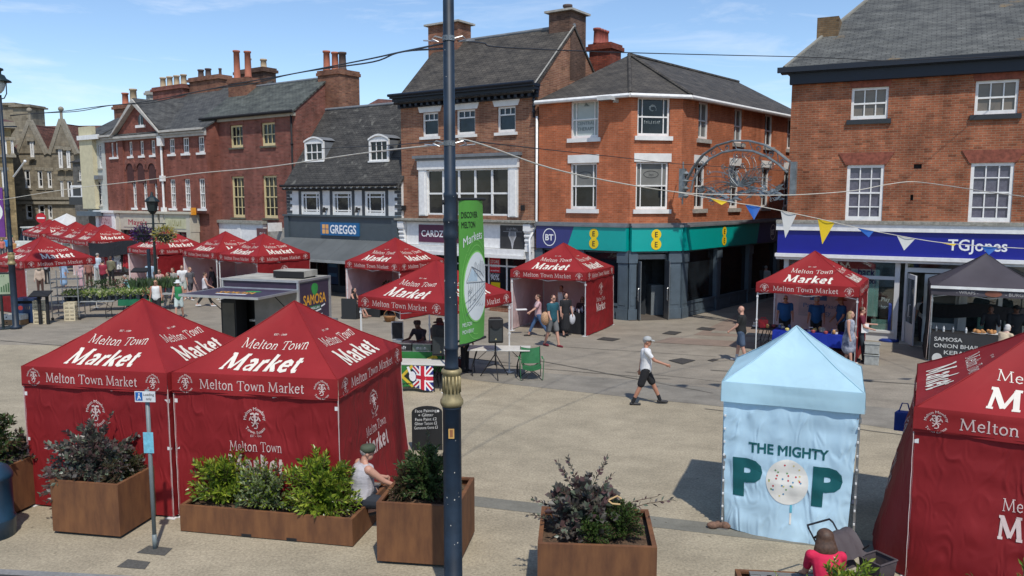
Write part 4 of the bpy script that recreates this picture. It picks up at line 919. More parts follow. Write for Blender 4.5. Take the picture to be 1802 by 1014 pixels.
def gabled(nm,lab,Y,a,x_l,x_r,ytop,gables,rows,wm,tower=None,rm=T_RED,extra=None):
 p=PD(x_l,347,Y); fr=Frame(p.x,Y,a)
 root=thing(nm,lab, 'building',(fr.ox,fr.oy,0),a); S=Sub(root)
 w=fr.loc(x_r,347)[0]; ze=fr.loc((x_l+x_r)/2,ytop)[1]
 holes=[fr.rect(*q) for q in rows if q[1]>ytop-2]; gh=[fr.rect(*q) for q in rows if q[1]<=ytop-2]
 m=MB(); wall_holes(m,0,w,0,ze,holes,0,.2); m.face([(w,0,0),(w,12,0),(w,12,ze),(w,0,ze)]); m.face([(0,12,0),(0,0,0),(0,0,ze),(0,12,ze)]); m.face([(w,12,0),(0,12,0),(0,12,ze),(w,12,ze)])
 for (l,ax,r_,ay) in gables:
  x0=fr.loc(l,ytop)[0]; x1=fr.loc(r_,ytop)[0]; xa,za=fr.loc(ax,ay); xm=(x0+x1)/2
  m.raw([(x0,-.1,ze),(x1,-.1,ze),(xm,-.1,za),(x0,.3,ze),(x1,.3,ze),(xm,.3,za)],[(0,1,2),(0,2,5,3),(1,4,5,2),(5,4,3)])
 m.build('wall',wm,root)
 zr=fr.loc((x_l+x_r)/2,extra or 222,5)[1]
 r=MB(); slab(r,(-.2,-.05,ze+.05),(w+.2,-.05,ze+.05),(w+.2,5,zr),(-.2,5,zr)); slab(r,(w+.2,12.2,ze),(-.2,12.2,ze),(-.2,5.001,zr-.01),(w+.2,5.001,zr-.01))
 for (l,ax,r_,ay) in gables:
  x0=fr.loc(l,ytop)[0]; x1=fr.loc(r_,ytop)[0]; xa,za=fr.loc(ax,ay); xm=(x0+x1)/2
  slab(r,(x1,.2,ze),(x1,5,ze),(xm,5,za-.3),(xm,.2,za-.3)); slab(r,(x0,5,ze),(x0,.2,ze),(xm,.2,za-.3),(xm,5,za-.3))
 r.build('roof',rm,root)
 for (l,ax,r_,ay) in gables:
  x0=fr.loc(l,ytop)[0]; x1=fr.loc(r_,ytop)[0]; xa,za=fr.loc(ax,ay); xm=(x0+x1)/2; c_=MB()
  for sx_ in (x0,x1): c_.tube([(sx_+(sx_-xm)*.05,.05,ze-.1),(xm,.05,za+.1)],.3,4)
  c_.cyl((xm,.05,za),(xm,.05,za+1.1),.14); c_.ball((xm,.05,za+1.2),.28); c_.build('coping',STONET,root)
 for q in holes: window(S,q,(),(.5,),sill=STONET,sh=.2,b=.16,meet=True,lintel=(.35,.25,0,STONET),sillw=.2,inset=.1)
 for q in gh: window(S,q,(),(.5,),sill=STONET,sh=.2,b=.16,meet=True,lintel=(.35,.25,0,STONET),sillw=.2,y=-.3,inset=.12)
 st=MB()
 for zz in (fr.loc(60,349)[1],fr.loc(60,357)[1]): st.box(0,w,-.25,-.105,zz-.15,zz+.15)
 st.build('string_course',STONET,root)
 return root,fr,w,ze
rt,frg,wg,zeg=gabled('gabled_stone_building', 'large grey stone building with two steep gables, red brown roof and square chimneys',88,radians(-6),22,134,270,
 [(31,55.5,81,214),(89,112,134,212)],[(55,249,61,277),(105,263,111.5,296),(119,265,125,296),(43,299,53,331),(66,300,75,331),(83,301,91,331),(106,318,112,350),(118,318,127,350),(45,360,57,386),(67,360,79,386),(84,361,92,386)],STONEB)
for (l,r_,t_,y) in ((0,27,181,6),(24,53,184,5),(128,146,238,9)):
 X0,X1,zt=frg.loc(l,210,y)[0],frg.loc(r_,210,y)[0],frg.loc((l+r_)/2,t_,y)[1]
 chimney(rt,X0,X1,y,y+2.5,zeg-3,zt,STONEB,[(.2+.2*k,.5,.6,.25,POTB) for k in range(4)] if l>100 else [],band=.3)
fr=Frame(PD(-30,347,78).x,78,radians(34)); w2=fr.loc(27,347)[0]
rt2=thing('stone_corner_building', 'yellowish stone building cut by the left edge, with a red brown roof', 'building',(fr.ox,fr.oy,0),fr.a); S2=Sub(rt2)
z1=fr.loc(10,226)[1]; hs=[fr.rect(3.5,247,12,271),fr.rect(3,300,12,330),fr.rect(19,247,24,270)]
m=MB(); wall_holes(m,0,w2,0,z1,hs,0,.2); m.box(.0,w2,.21,10,0,z1-.01); m.build('wall',brick('yellow sandstone',(.36,.27,.14),(.28,.21,.11),(.2,.16,.1),bw=.5,rh=.25),rt2)
for q in hs: window(S2,q,(),(),sill=STONET,sh=.2,b=.16,lintel=(.3,.2,0,STONET))
m=MB(); m.box(-.3,w2+.4,-.5,10.2,z1+.01,z1+.6); m.box(-.3,w2+.3,-.35,-.002,fr.loc(10,277)[1],fr.loc(10,273)[1]); m.build('cornice',STONET,rt2)
m=MB(); A=Vector((w2*.4,5,fr.loc(10,196)[1])); b_=[(-.3,-.5,z1+.6),(w2+.4,-.5,z1+.6),(w2+.4,10,z1+.6),(-.3,10,z1+.6)]
for i in range(4): m.face([b_[i],b_[(i+1) % 4],A])
m.build('roof',T_RED,rt2)
fr=Frame(PD(131,347,74).x,74,radians(-20)); rt3=thing('set_back_building', 'dark stone building squeezed between the gabled building and the pale house', 'building',(fr.ox,fr.oy,0),fr.a); S3=Sub(rt3)
w3=fr.loc(160,347)[0]; z3=fr.loc(145,285)[1]; hs=[fr.rect(138,300,143,318),fr.rect(146,300,150,318),fr.rect(137,335,143,352)]
m=MB(); wall_holes(m,0,w3,0,z3,hs); m.box(0,w3,.14,8,0,z3-.01); m.build('wall',mat('dark grey stone',(.10,.095,.085),.9,var=.3),rt3)  # plain dark grey stone, tone varied at random
for q in hs: window(S3,q,(.5,),(),sill=STONET)
m=MB(); slab(m,(-.1,-.2,z3),(w3+.1,-.2,z3),(w3+.1,5,fr.loc(150,255,5)[1]),(-.1,5,fr.loc(138,262,5)[1])); m.build('roof',S_DARK,rt3)
def stationer():
 ox,oy=G(1601,603); base=Frame(ox,oy,radians(-27)); xl=base.loc(1386,350)[0]; X,Y=base.world(xl,0); fr=Frame(X,Y,base.a)
 w=17.0
 root=thing('stationer_shop', 'big weathered brick building with a royal blue shop sign, cut by the right edge', 'shop building',(X,Y,0),fr.a); S=Sub(root)
 ze=fr.loc(1560,118)[1];
 up=[fr.rect(1498,154,1563,210),fr.rect(1716,141,1792,201)]; lo=[fr.rect(1489,290,1554,389),fr.rect(1706,287,1782,391)]
 a=sum(q[2] for q in up)/2; b=sum(q[3] for q in up)/2; c=sum(q[2] for q in lo)/2; d=sum(q[3] for q in lo)/2
 up=[(q[0],q[1],a,b) for q in up]; lo=[(q[0],q[1],c,d) for q in lo]
 zc=fr.loc(1600,398)[1]; zs0=fr.loc(1600,452)[1]; zs1=fr.loc(1600,408)[1]
 dx=fr.loc(1590,600)[0]; dw=2.35
 vent=fr.rect(1608,289,1622,297); vent2=fr.rect(1602,343,1607,353)
 D=16; yr=D/2; zr=fr.loc(1640,0,yr)[1]+2.4
 yl,zl_=fr.locx(1395,122,0)
 holes=up+lo+[(.35,w-.3,0,zs0-.15),vent,vent2]
 m=MB(); wall_holes(m,0,w,0,ze,holes,0,.13)
 for x,fl in ((0,1),(w,0)): pts=[(x,0,0),(x,D,0),(x,D,ze),(x,0,ze)]; m.face(pts[::-1] if fl else pts)
 m.face([(w,D,0),(0,D,0),(0,D,ze),(w,D,ze)])
 m.mat(1); m.box(vent[0],vent[1],.1,.12,vent[2],vent[3]); m.box(vent2[0],vent2[1],.1,.12,vent2[2],vent2[3])
 m.build('wall',[B_TG,PLAINBLK],root)
 ov=.35; e0=ze+.14; r=MB()
 q=fr.loc(1590,0,yr); xr=q[0]; slope=None
 yh=3.6; qq=fr.loc(1478,38,yh)
 k=(qq[1]-e0)/(yh+ov); zr=e0+(yr+ov)*k; xr=-ov+(qq[0]+ov)*(yr+ov)/(yh+ov)
 P0,P1,P2,P3=Vector((-ov,-ov,e0)),Vector((w+ov,-ov,e0)),Vector((w+ov,D+ov,e0)),Vector((-ov,D+ov,e0)); R0,R1=Vector((xr,yr,zr)),Vector((w+ov,yr,zr))
 r.face([P0,P1,R1,R0]); r.face([P3,P0,R0]); r.face([P2,P3,R0,R1]); r.face([P1,P2,R1]); r.face([P0,P3,P2,P1])
 ro=r.build('roof',S_TG,root)
 h=MB(); h.tube([P0+Vector((.1,.1,.03)),R0+Vector((0,0,.03))],.07,6); h.build('hip_tiles',mat('hip stone',(.2,.19,.16),.9),ro)
 g=MB(); g.box(-ov-.1,w+ov,-ov-.12,-ov+.02,e0-.16,e0+.02); g.box(-.05,w,-.25,-.002,ze-.42,ze-.05); g.box(-ov,w,-ov,-.002,ze-.05,ze+.1); g.build('gutter',NAVYP,root)
 cz=fr.loc(1455,30,2.2); cx0=fr.loc(1438,40,2.2)[0]; cx1=fr.loc(1476,40,2.2)[0]
 chimney(root,cx0,cx1,2.2,3.4,ze+.2,cz[1],brick('yellow brown brick',(.26,.17,.09),(.17,.11,.06),(.2,.16,.11),amt=.4),[],corb=False)
 for q in up: window(S,q,(.36,.665),(),sill=DARKSILL,gm=GLASSB,b=.085,sh=.16,inset=.05,lintel=(.36,.04,.08,mat('brick arch',(.22,.065,.04),.9,var=.3,vs=8)),sillw=.12)
 for q in lo: window(S,q,(.36,.665),(.25,.75),sill=None,gm=GLASSC,b=.10,inset=.03,lintel=(.42,.05,.25,mat('brick arch',(.22,.065,.04),.9,var=.3,vs=8)))
 s=MB(); s.box(-.25,w+.1,-.32,.0,zs0+.02,zs1-.002); s.mat(1); q=fr.rect(1668,424,1773,445,-.33)
 s.flat(move(text('TGJones',.52,.012,w=(q[1]-q[0])),(q[0]+q[1])/2,q[2]+.06),lambda x,y,o_: (x,-.328,y)); s.build('shop_sign',[mat('royal blue sign',(.004,.008,.22),.4,var=.03),SIGNW],root)
 t=MB(); t.box(-.3,w+.1,-.4,.0,zs1,zs1+.25); t.box(-.3,w+.1,-.5,.0,zs0-.10,zs0+.018); t.box(-.28,w+.1,-.36,.0,zs0-.2,zs0-.101); t.build('fascia',WHITE,root)
 t=MB(); t.box(-.3,w+.1,-.46,.0,zs1+.253,zs1+.36); t.build('cornice',mat('weathered lead',(.27,.26,.22),.9),root)
 top=zs0-.2; xA,xB=fr.loc(1372,590)[0],0
 px2x=lambda p: fr.loc(p,530)[0]
 posts=[(px2x(1382),.16),(px2x(1468),.12),(px2x(1577),.16),(px2x(1592),.08),(px2x(1690),.10),(px2x(1697),.16),(px2x(1760),.12),(w-2.5,.14),(w-.3,.2)]
 d0,d1=posts[3][0],posts[4][0]
 f=MB()
 for x,ww in posts: f.box(x-ww/2,x+ww/2,-.12,.04,0,top)
 f.box(posts[0][0],posts[2][0],-.14,.03,0,.3); f.box(posts[0][0],posts[2][0],-.2,.0,.3,.38); f.box(posts[5][0],w-.3,-.14,.03,0,.38)
 f.box(d0,d1,-.1,.02,2.45,2.6); f.box(posts[1][0]-1.1,posts[2][0],-.06,.02,top-.62,top-.5)
 f.build('shopfront',mat('white shopfront',(.6,.6,.58),.5,var=.05),root)
 gl=MB(); gl.box(posts[0][0],posts[2][0],-.03,-.02,.38,top); gl.box(posts[5][0],w-.3,-.03,-.02,.38,top); gl.box(d0,d1,-.03,-.02,2.6,top)
 gm_,gn,gk,gp_=nt('clear shop glass'); tr=gn.new('ShaderNodeBsdfTransparent'); gs=gn.new('ShaderNodeBsdfGlossy'); gs.inputs['Roughness'].default_value=.02; ms=gn.new('ShaderNodeMixShader'); ms.inputs[0].default_value=.12
 tr.inputs['Color'].default_value=(.75,.8,.8,1); gk.new(tr.outputs[0],ms.inputs[1]); gk.new(gs.outputs[0],ms.inputs[2]); gk.new(ms.outputs[0],gn['Material Output'].inputs['Surface'])
 gl.build('shop_window',gm_,root)
 it=MB(); it.box(.2,w-.3,1.2,1.3,0,top) if False else it.face([(.2,5,0),(w-.3,5,0),(w-.3,5,top),(.2,5,top)]); it.face([(.2,.1,top),(w-.3,.1,top),(w-.3,5,top),(.2,5,top)]); it.face([(.2,-.05,.012),(w-.3,-.05,.012),(w-.3,5,.012),(.2,5,.012)])
 it.build('interior_wall',mat('shop interior',(.20,.20,.20),.9,var=.5,vs=1.3),root)
 df=MB(); fm2=mat('white shopfront',(.6,.6,.58),.5)
 def leaf(x0,y0,ang,wl):
  D_=MB(); D_.box(0,.1,-.025,.025,.05,2.4); D_.box(wl-.1,wl,-.025,.025,.05,2.4); D_.box(.1,wl-.1,-.025,.025,.05,.75); D_.box(.1,wl-.1,-.025,.025,2.25,2.4)
  D_.mat(1); D_.box(.1,wl-.1,-.008,.008,.75,2.25)
  D_.xform(Matrix.Translation((x0,y0,0)) @ Matrix.Rotation(ang,4, 'Z')); o_=D_.build('door',[fm2,glass('door glass',(.10,.13,.14),(.06,.08,.09),rough=.1)],root)
  H=MB(); sgn=-1; H.tube([(wl-.25,.06*sgn,1.0),(wl-.25,.12*sgn,1.0),(wl-.25,.12*sgn,1.4),(wl-.25,.06*sgn,1.4)],.02); H.xform(Matrix.Translation((x0,y0,0)) @ Matrix.Rotation(ang,4, 'Z')); H.build('door_handle',ALU,o_)
 leaf(d0+.05,.0,radians(-74),.98); leaf(d1-.05,.0,radians(180),1.05)
 st=MB(); st.box(d0-.1,d1+.1,-.75,1,0,.05); st.build('threshold',mat('pale doorstep',(.38,.34,.27),.85,var=.15),root)
 def post(l,t_,r_,b_,bmat,items,y=-.02,tm=SIGNW):
  q=fr.rect(l,t_,r_,b_,y); p=MB(); p.flat(rectf(q[0],q[1],q[2],q[3]),lambda x,yy,o_: (x,y+.012,yy)); p.mat(1)
  for it_ in items:
   st_,sz,fx,fy,wf=it_
   p.flat(move(text(st_,sz,.015,w=(q[1]-q[0])*wf),q[0]+(q[1]-q[0])*fx,q[2]+(q[3]-q[2])*fy),lambda x,yy,o_: (x,y+.004,yy))
  return p.build('poster',[bmat,tm],root),q
 mint=mat('mint poster',(.50,.74,.62),.5,var=.12,vs=2)
 post(1496,474,1546,556,mint,[('back',.4,.55,.86,.6),('to school',.3,.5,.70,.8)],tm=mat('poster navy',(.02,.05,.2),.5))
 post(1532,562,1563,586,mat('mint poster low',(.30,.50,.42),.5,var=.15),[])
 post(1549,494,1568,560,SIGNK,[('Play',.2,.5,.45,.8),('here',.2,.5,.25,.8)])
 post(1720,555,1760,585,mint,[('SALE',.3,.5,.4,.7)],tm=mat('poster red',(.6,.02,.03),.5))
 post(1766,552,1802,600,mat('white poster',(.55,.56,.55),.5),[])
 t=MB(); q=fr.rect(1497,452,1546,470,-.02); t.flat(move(text('W',.01),0,0),lambda x,y,o_: (q[0],-.01,q[2]))
 x,z=fr.loc(1560,555,.2); pb=MB(); pb.box(x-.22,x+.18,.1,.35,.4,1.35)
 pb.build('display_box',mat('terracotta display',(.35,.12,.06),.8),root)
 return root,fr,ze
_,TGF,_ze=stationer()
X,Y=G(1563,600); rt=thing('pavement_sign', 'slim royal blue pavement sign on a round base beside the stationer window', 'sign',(X,Y,0),radians(-20));
m=MB(); m.lathe([(.34,0),(.34,.05),(.26,.1),(.05,.12)],n=20); m.build('base',mat('blue plastic',(.01,.03,.18),.4),rt); m=MB(); m.box(-.05,.05,-.1,.1,.12,1.25); m.cyl((-.05,0,1.25),(.05,0,1.25),.1,n=14); m.build('panel',mat('blue plastic',(.01,.03,.18),.4),rt)
# ================================================================ ground
def ground_mat(name,c,c2,fine=45,speck=.25,stain=.25,bump=.3,cool=None):
 m,n,l,p=nt(name); p.inputs['Roughness'].default_value=.92; p.inputs['Specular IOR Level'].default_value=.25
 t=n.new('ShaderNodeTexCoord')
 def noi(sc,de=6,ro=.6,v=None):
  q=n.new('ShaderNodeTexNoise'); q.inputs['Scale'].default_value=sc; q.inputs['Detail'].default_value=de; q.inputs['Roughness'].default_value=ro; l.new(v or t.outputs['Object'],q.inputs['Vector']); return q
 a=noi(.35,8,.62); r=n.new('ShaderNodeValToRGB'); r.color_ramp.elements[0].position=.36; r.color_ramp.elements[1].position=.64; r.color_ramp.elements[0].color=col(c2); r.color_ramp.elements[1].color=col(c); l.new(a.outputs['Fac'],r.inputs['Fac'])
 b=noi(fine,3,.7); rb=n.new('ShaderNodeValToRGB'); rb.color_ramp.elements[0].position=.32; rb.color_ramp.elements[1].position=.68; s=1-speck; rb.color_ramp.elements[0].color=(s,s,s,1); s=1+speck; rb.color_ramp.elements[1].color=(s,s,s,1); l.new(b.outputs['Fac'],rb.inputs['Fac'])
 mu=n.new('ShaderNodeMix'); mu.data_type = 'RGBA'; mu.blend_type = 'MULTIPLY'; mu.inputs['Factor'].default_value=1; l.new(r.outputs['Color'],mu.inputs['A']); l.new(rb.outputs['Color'],mu.inputs['B'])
 mp_=n.new('ShaderNodeMapping'); mp_.inputs['Rotation'].default_value=(0,0,.35); mp_.inputs['Scale'].default_value=(.8,1.15,1); l.new(t.outputs['Object'],mp_.inputs['Vector'])
 d=noi(1.3,7,.7,mp_.outputs[0]); rd=n.new('ShaderNodeValToRGB'); rd.color_ramp.elements[0].position=.34; rd.color_ramp.elements[1].position=.6; s=1-stain; rd.color_ramp.elements[0].color=(s,s,s,1); rd.color_ramp.elements[1].color=(1,1,1,1); l.new(d.outputs['Fac'],rd.inputs['Fac'])
 m2=n.new('ShaderNodeMix'); m2.data_type = 'RGBA'; m2.blend_type = 'MULTIPLY'; m2.inputs['Factor'].default_value=1; l.new(mu.outputs['Result'],m2.inputs['A']); l.new(rd.outputs['Color'],m2.inputs['B'])
 vo=n.new('ShaderNodeTexVoronoi'); vo.inputs['Scale'].default_value=2.3; l.new(t.outputs['Object'],vo.inputs['Vector']); rv=n.new('ShaderNodeValToRGB'); rv.color_ramp.elements[0].position=.035; rv.color_ramp.elements[1].position=.06; rv.color_ramp.elements[0].color=(.55,.53,.5,1); rv.color_ramp.elements[1].color=(1,1,1,1); l.new(vo.outputs['Distance'],rv.inputs['Fac'])
 m3=n.new('ShaderNodeMix'); m3.data_type = 'RGBA'; m3.blend_type = 'MULTIPLY'; m3.inputs['Factor'].default_value=1; l.new(m2.outputs['Result'],m3.inputs['A']); l.new(rv.outputs['Color'],m3.inputs['B'])
 l.new(m3.outputs['Result'],p.inputs['Base Color'])
 bu=n.new('ShaderNodeBump'); bu.inputs['Strength'].default_value=bump; bu.inputs['Distance'].default_value=.01; l.new(b.outputs['Fac'],bu.inputs['Height']); l.new(bu.outputs[0],p.inputs['Normal'])
 return m
M_TAN=ground_mat('tan resin gravel',(.385,.33,.235),(.32,.275,.195),26,.26,.24)
M_GREY=ground_mat('grey tarmac',(.30,.262,.205),(.25,.22,.175),25,.16,.26)
M_BAND=ground_mat('grey concrete band',(.265,.242,.20),(.215,.197,.165),25,.1,.3)
M_STRIP=ground_mat('drain strip concrete',(.22,.21,.17),(.17,.165,.14),25,.1,.3)
M_ROAD=ground_mat('road asphalt',(.055,.057,.06),(.042,.043,.045),30,.3,.1)
M_KERB=ground_mat('kerb granite',(.26,.26,.25),(.2,.2,.2),25,.15,.2)
g=MB(); g.face([(-900,-60,0),(900,-60,0),(900,1500,0),(-900,1500,0)]); struct(g.build('ground',M_GREY))
def sheet(name,pts,m,z,lab=None):
 g=MB(); g.face([(x,y,z) for x,y in pts]); return struct(g.build(name,m),lab)
def line_pts(px): return [G(*p) for p in px]
e=line_pts([(560,634),(700,650),(845,671),(1000,688),(1100,699),(1250,714),(1480,742),(1802,790)])
sheet('paving',[(-30,14.5)]+[(-30,27.5),(-13.0,26.6)]+e+[(30,9.5),(30,-5),(-30,-5)],M_TAN,.004)
e2=line_pts([(600,630),(700,642),(900,655),(1100,680),(1250,696),(1480,720),(1802,760)])
g=MB(); v=[]
for a,b in zip(line_pts([(600,639),(700,650),(845,671),(1100,699),(1250,714),(1480,742),(1802,790)]),line_pts([(600,622),(700,633),(845,648),(1100,668),(1250,680),(1480,702),(1802,735)])): v.append((a,b))
for i in range(len(v)-1): g.face([(*v[i][0],.008),(*v[i+1][0],.008),(*v[i+1][1],.008),(*v[i][1],.008)])
struct(g.build('paving',M_BAND), 'grey concrete band')
a0,a1=Vector(G(700,884)),Vector(G(1802,1030)); a_,b_=Vector(G(845,893)),Vector(G(1290,945)); dr=(b_-a_).normalized(); nr=Vector((-dr.y,dr.x))
P=a_-dr*14; Q=b_+dr*12; sheet('drain',[tuple(P),tuple(Q),tuple(Q+nr*.42),tuple(P+nr*.42)],M_STRIP,.008)
k0,k1=Vector(G(0,1003)),Vector(G(175,1012)); dk_=(k1-k0).normalized(); nk=Vector((-dk_.y,dk_.x));
P=k0-dk_*20; Q=k0+dk_*40
g=MB(); g.raw([(P.x,P.y,.012),(Q.x,Q.y,.012),(Q.x-nk.x*.14,Q.y-nk.y*.14,.012),(P.x-nk.x*.14,P.y-nk.y*.14,.012)],[(3,2,1,0)]); struct(g.build('kerb',M_KERB))
g=MB(); g.face([(P.x-nk.x*.14,P.y-nk.y*.14,.006),(P.x-nk.x*12,P.y-nk.y*12,.006),(Q.x-nk.x*12,Q.y-nk.y*12,.006),(Q.x-nk.x*.14,Q.y-nk.y*.14,.006)]); struct(g.build('road',M_ROAD))
M_PATCH=ground_mat('dark tarmac patch',(.10,.095,.085),(.08,.078,.07),30,.2,.2); M_LID=mat('iron cover',(.07,.065,.055),.7,.3,var=.3,vs=12); M_PATCH2=ground_mat('tarred joint',(.17,.155,.13),(.13,.12,.1),25,.2,.3); M_PALE=ground_mat('pale patch',(.30,.27,.21),(.25,.22,.18),25,.12,.2); M_BRN=ground_mat('brown paving',(.27,.20,.155),(.22,.17,.135),25,.12,.2)
def quadpx(pts): return line_pts(pts)
sheet('paving',quadpx([(1120,668),(1390,700),(1802,745),(1802,700),(1390,668),(1120,640)]),M_GREY,.009, 'slightly newer strip of grey tarmac')
sheet('paving',quadpx([(1150,603),(1480,622),(1480,612),(1180,594)]),M_BRN,.010, 'brownish line of paving')
sheet('paving',quadpx([(1220,590),(1420,597),(1395,520),(1352,528)]),M_BRN,.006, 'brownish side street paving')
sheet('paving',quadpx([(1250,586),(1350,592),(1350,588),(1255,582)]),M_PALE,.012, 'pale repair strip')
cov=[((1176,635),(1199,631),(1224,635),(1201,642)),((1050,598),(1062,594),(1092,597),(1078,601)),((1165,588),(1178,583),(1200,585),(1188,590)),((1225,580),(1235,576),(1260,579),(1250,583)),((1245,635),(1256,632),(1265,634),(1254,637))]
labs=['dark rectangular access cover in the grey paving right of the walking man', 'dark rectangular access cover just right of the stall with the glassware table', 'thin access cover near the corner shop doorway', 'narrow dark access cover by the corner shop side wall', 'small dark cover in the open paving left of the man in black']
for q,lb in zip(cov,labs):
 pts=quadpx(q); cx=sum(p[0] for p in pts)/4; cy=sum(p[1] for p in pts)/4; g=MB()
 g.prism([(x-cx,y-cy) for x,y in pts],.0,.006); g.mat(1); g.prism([((x-cx)*.9,(y-cy)*.9) for x,y in pts],.0061,.009)
 o=g.build('access_cover',[M_LID,mat('iron cover inner',(.055,.05,.045),.8,.2,var=.3,vs=25)]); o.location=(cx,cy,.012); tag(o,lb, 'manhole cover', 'access covers in the paving')
sheet('paving',quadpx([(240,974),(262,961),(304,966),(290,979)]),M_PATCH,.0095, 'dark square patch round the sign post')
sheet('paving',quadpx([(205,999),(225,985),(265,990),(255,1003)]),M_PATCH,.0095, 'dark square tarmac patch')
for k,(q0,q1,wd) in enumerate((((905,627),(1255,693),.05),((840,640),(1180,668),.04),((1250,652),(1800,690),.05),((620,606),(900,640),.05),((980,610),(1260,628),.03),((1100,655),(1480,694),.035),((0,600),(560,645),.05),((1300,560),(1420,600),.04),((1240,720),(1600,768),.04))):
 A_,B_=Vector(G(*q0)),Vector(G(*q1)); n_=(B_-A_).normalized(); n_=Vector((-n_.y,n_.x))*wd/2; g=MB(); m_=14; rj=random.Random(k); off=[rj.uniform(-.02,.02) for _ in range(m_+1)]
 for i in range(m_): a_,b_=A_.lerp(B_,i/m_),A_.lerp(B_,(i+1)/m_); u_,v_=n_+n_.normalized()*off[i],n_+n_.normalized()*off[i+1]; g.face([(a_.x-n_.x+u_.x-n_.x,a_.y-n_.y+u_.y-n_.y,.0135),(b_.x-n_.x+v_.x-n_.x,b_.y-n_.y+v_.y-n_.y,.0135),(b_.x+v_.x,b_.y+v_.y,.0135),(a_.x+u_.x,a_.y+u_.y,.0135)])
 struct(g.build('paving_joint',M_PATCH2))
# ================================================================ gazebos
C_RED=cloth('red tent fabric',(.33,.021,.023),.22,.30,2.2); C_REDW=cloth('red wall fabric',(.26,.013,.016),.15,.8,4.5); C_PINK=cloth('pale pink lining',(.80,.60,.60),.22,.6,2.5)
PRINT=mat('cream print',(.75,.70,.60),.7,var=.05,trans=.1); PRINTP=mat('worn pale print',(.66,.52,.48),.75,var=.12,trans=.1)
ZE,ZV,ZP,HA=2.31,2.0,3.27,1.5
def hcurve(v): return v-.20*v*(1-v)
def rot4(i,x,y): return [(x,y),(-y,x),(-x,-y),(y,-x)][i]
def canopy_fn(i,a=HA,ze=ZE,zp=ZP,seed=0,b=None):
 b=b or a
 def fn(x,s,o=0):
  v=s; u=0 if v>=.999 else x/(a*(1-v)); u=max(-1,min(1,u))
  z=ze+(zp-ze)*hcurve(v)-.065*(1-u*u)*4*v*(1-v)+.012*noise.noise(Vector((x*2.2+i*5,v*4,seed)))
  y=-a*(1-v); X,Y=rot4(i,x,y-o*.5); return (X,Y,z+o*.85)
 return fn
SL=hypot(HA,ZP-ZE)
def put_roof_text(mb,i,f,h_mark=.34):
 on=lambda x,y,o: f(x,y/SL,.006+o)
 mb.flat(move(serif('Market',1.42,.165,.42,.22),0,.17),on)
 mb.flat(move(serif('Melton Town',1.25,.07,.20,.12),.05,.74),on)
 mb.flat(move(text('EST - 1549',.055,.004),.02,1.07),on)
def valance_fn(i,a=HA,z1=ZE,z0=ZV,seed=0):
 def fn(x,z,o=0):
  t=(z1-z)/(z1-z0); k=1-min(1,abs(x)/a) ** 6
  y=-a-.012-.012*t+k*(.014*sin(x*5+i+seed)*t+.012*noise.noise(Vector((x*1.5,z*9,i+seed))))-o
  xx=max(-a-.015,min(a+.015,x*(1+.012/a))); X,Y=rot4(i,xx,y); return (X,Y,z)
 return fn
_tent={}
def canopy_mesh(kind,a=HA,ze=ZE,zp=ZP,zv=ZV,printed=True,seed=0):
 key=(kind,a,seed)
 if key in _tent: return _tent[key]
 c=MB(); v=MB()
 for i in range(4):
  f=canopy_fn(i,a,ze,zp,seed); c.mat(0); c.grid(14,12,lambda p,q: f((2*p-1)*a*(1-q),q,0))
  if printed: c.mat(1); put_roof_text(c,i,f)
  g_=valance_fn(i,a,ze+.01,zv,seed); v.mat(0); v.grid(24,8,lambda p,q: g_((2*p-1)*a,zv+(ze+.01-zv)*q,0))
  if printed:
   v.mat(1); on=lambda x,y,o: g_(x,y,.006+o)
   v.flat(move(serif('Melton Town Market',1.9,.085,.145),-.03,zv+.085),on); v.flat(move(CREST,-1.24,zv+.155,.92),on); v.flat(move(CREST,1.22,zv+.155,.92),on)
   v.mat(0); v.tube([rot4(i,-a,-a-.03)+(zv+.035,),rot4(i,a,-a-.03)+(zv+.035,)],.008,4)
 for i in range(4):
  f=canopy_fn(i,a,ze,zp,seed); c.mat(0); c.tube([Vector(f(a*(1-q),q,0))+Vector((0,0,.004)) for q in [k/10 for k in range(11)]],.010,4)
 _tent[key]=(c,v); return _tent[key]
_meshes={}
def inst(name,key,mb,mats,parent,smooth=True):
 if key in _meshes:
  o=bpy.data.objects.new(name,_meshes[key]); C.objects.link(o); o.parent=parent; return o
 o=mb.build(name,mats,parent,smooth=smooth); _meshes[key]=o.data; return o
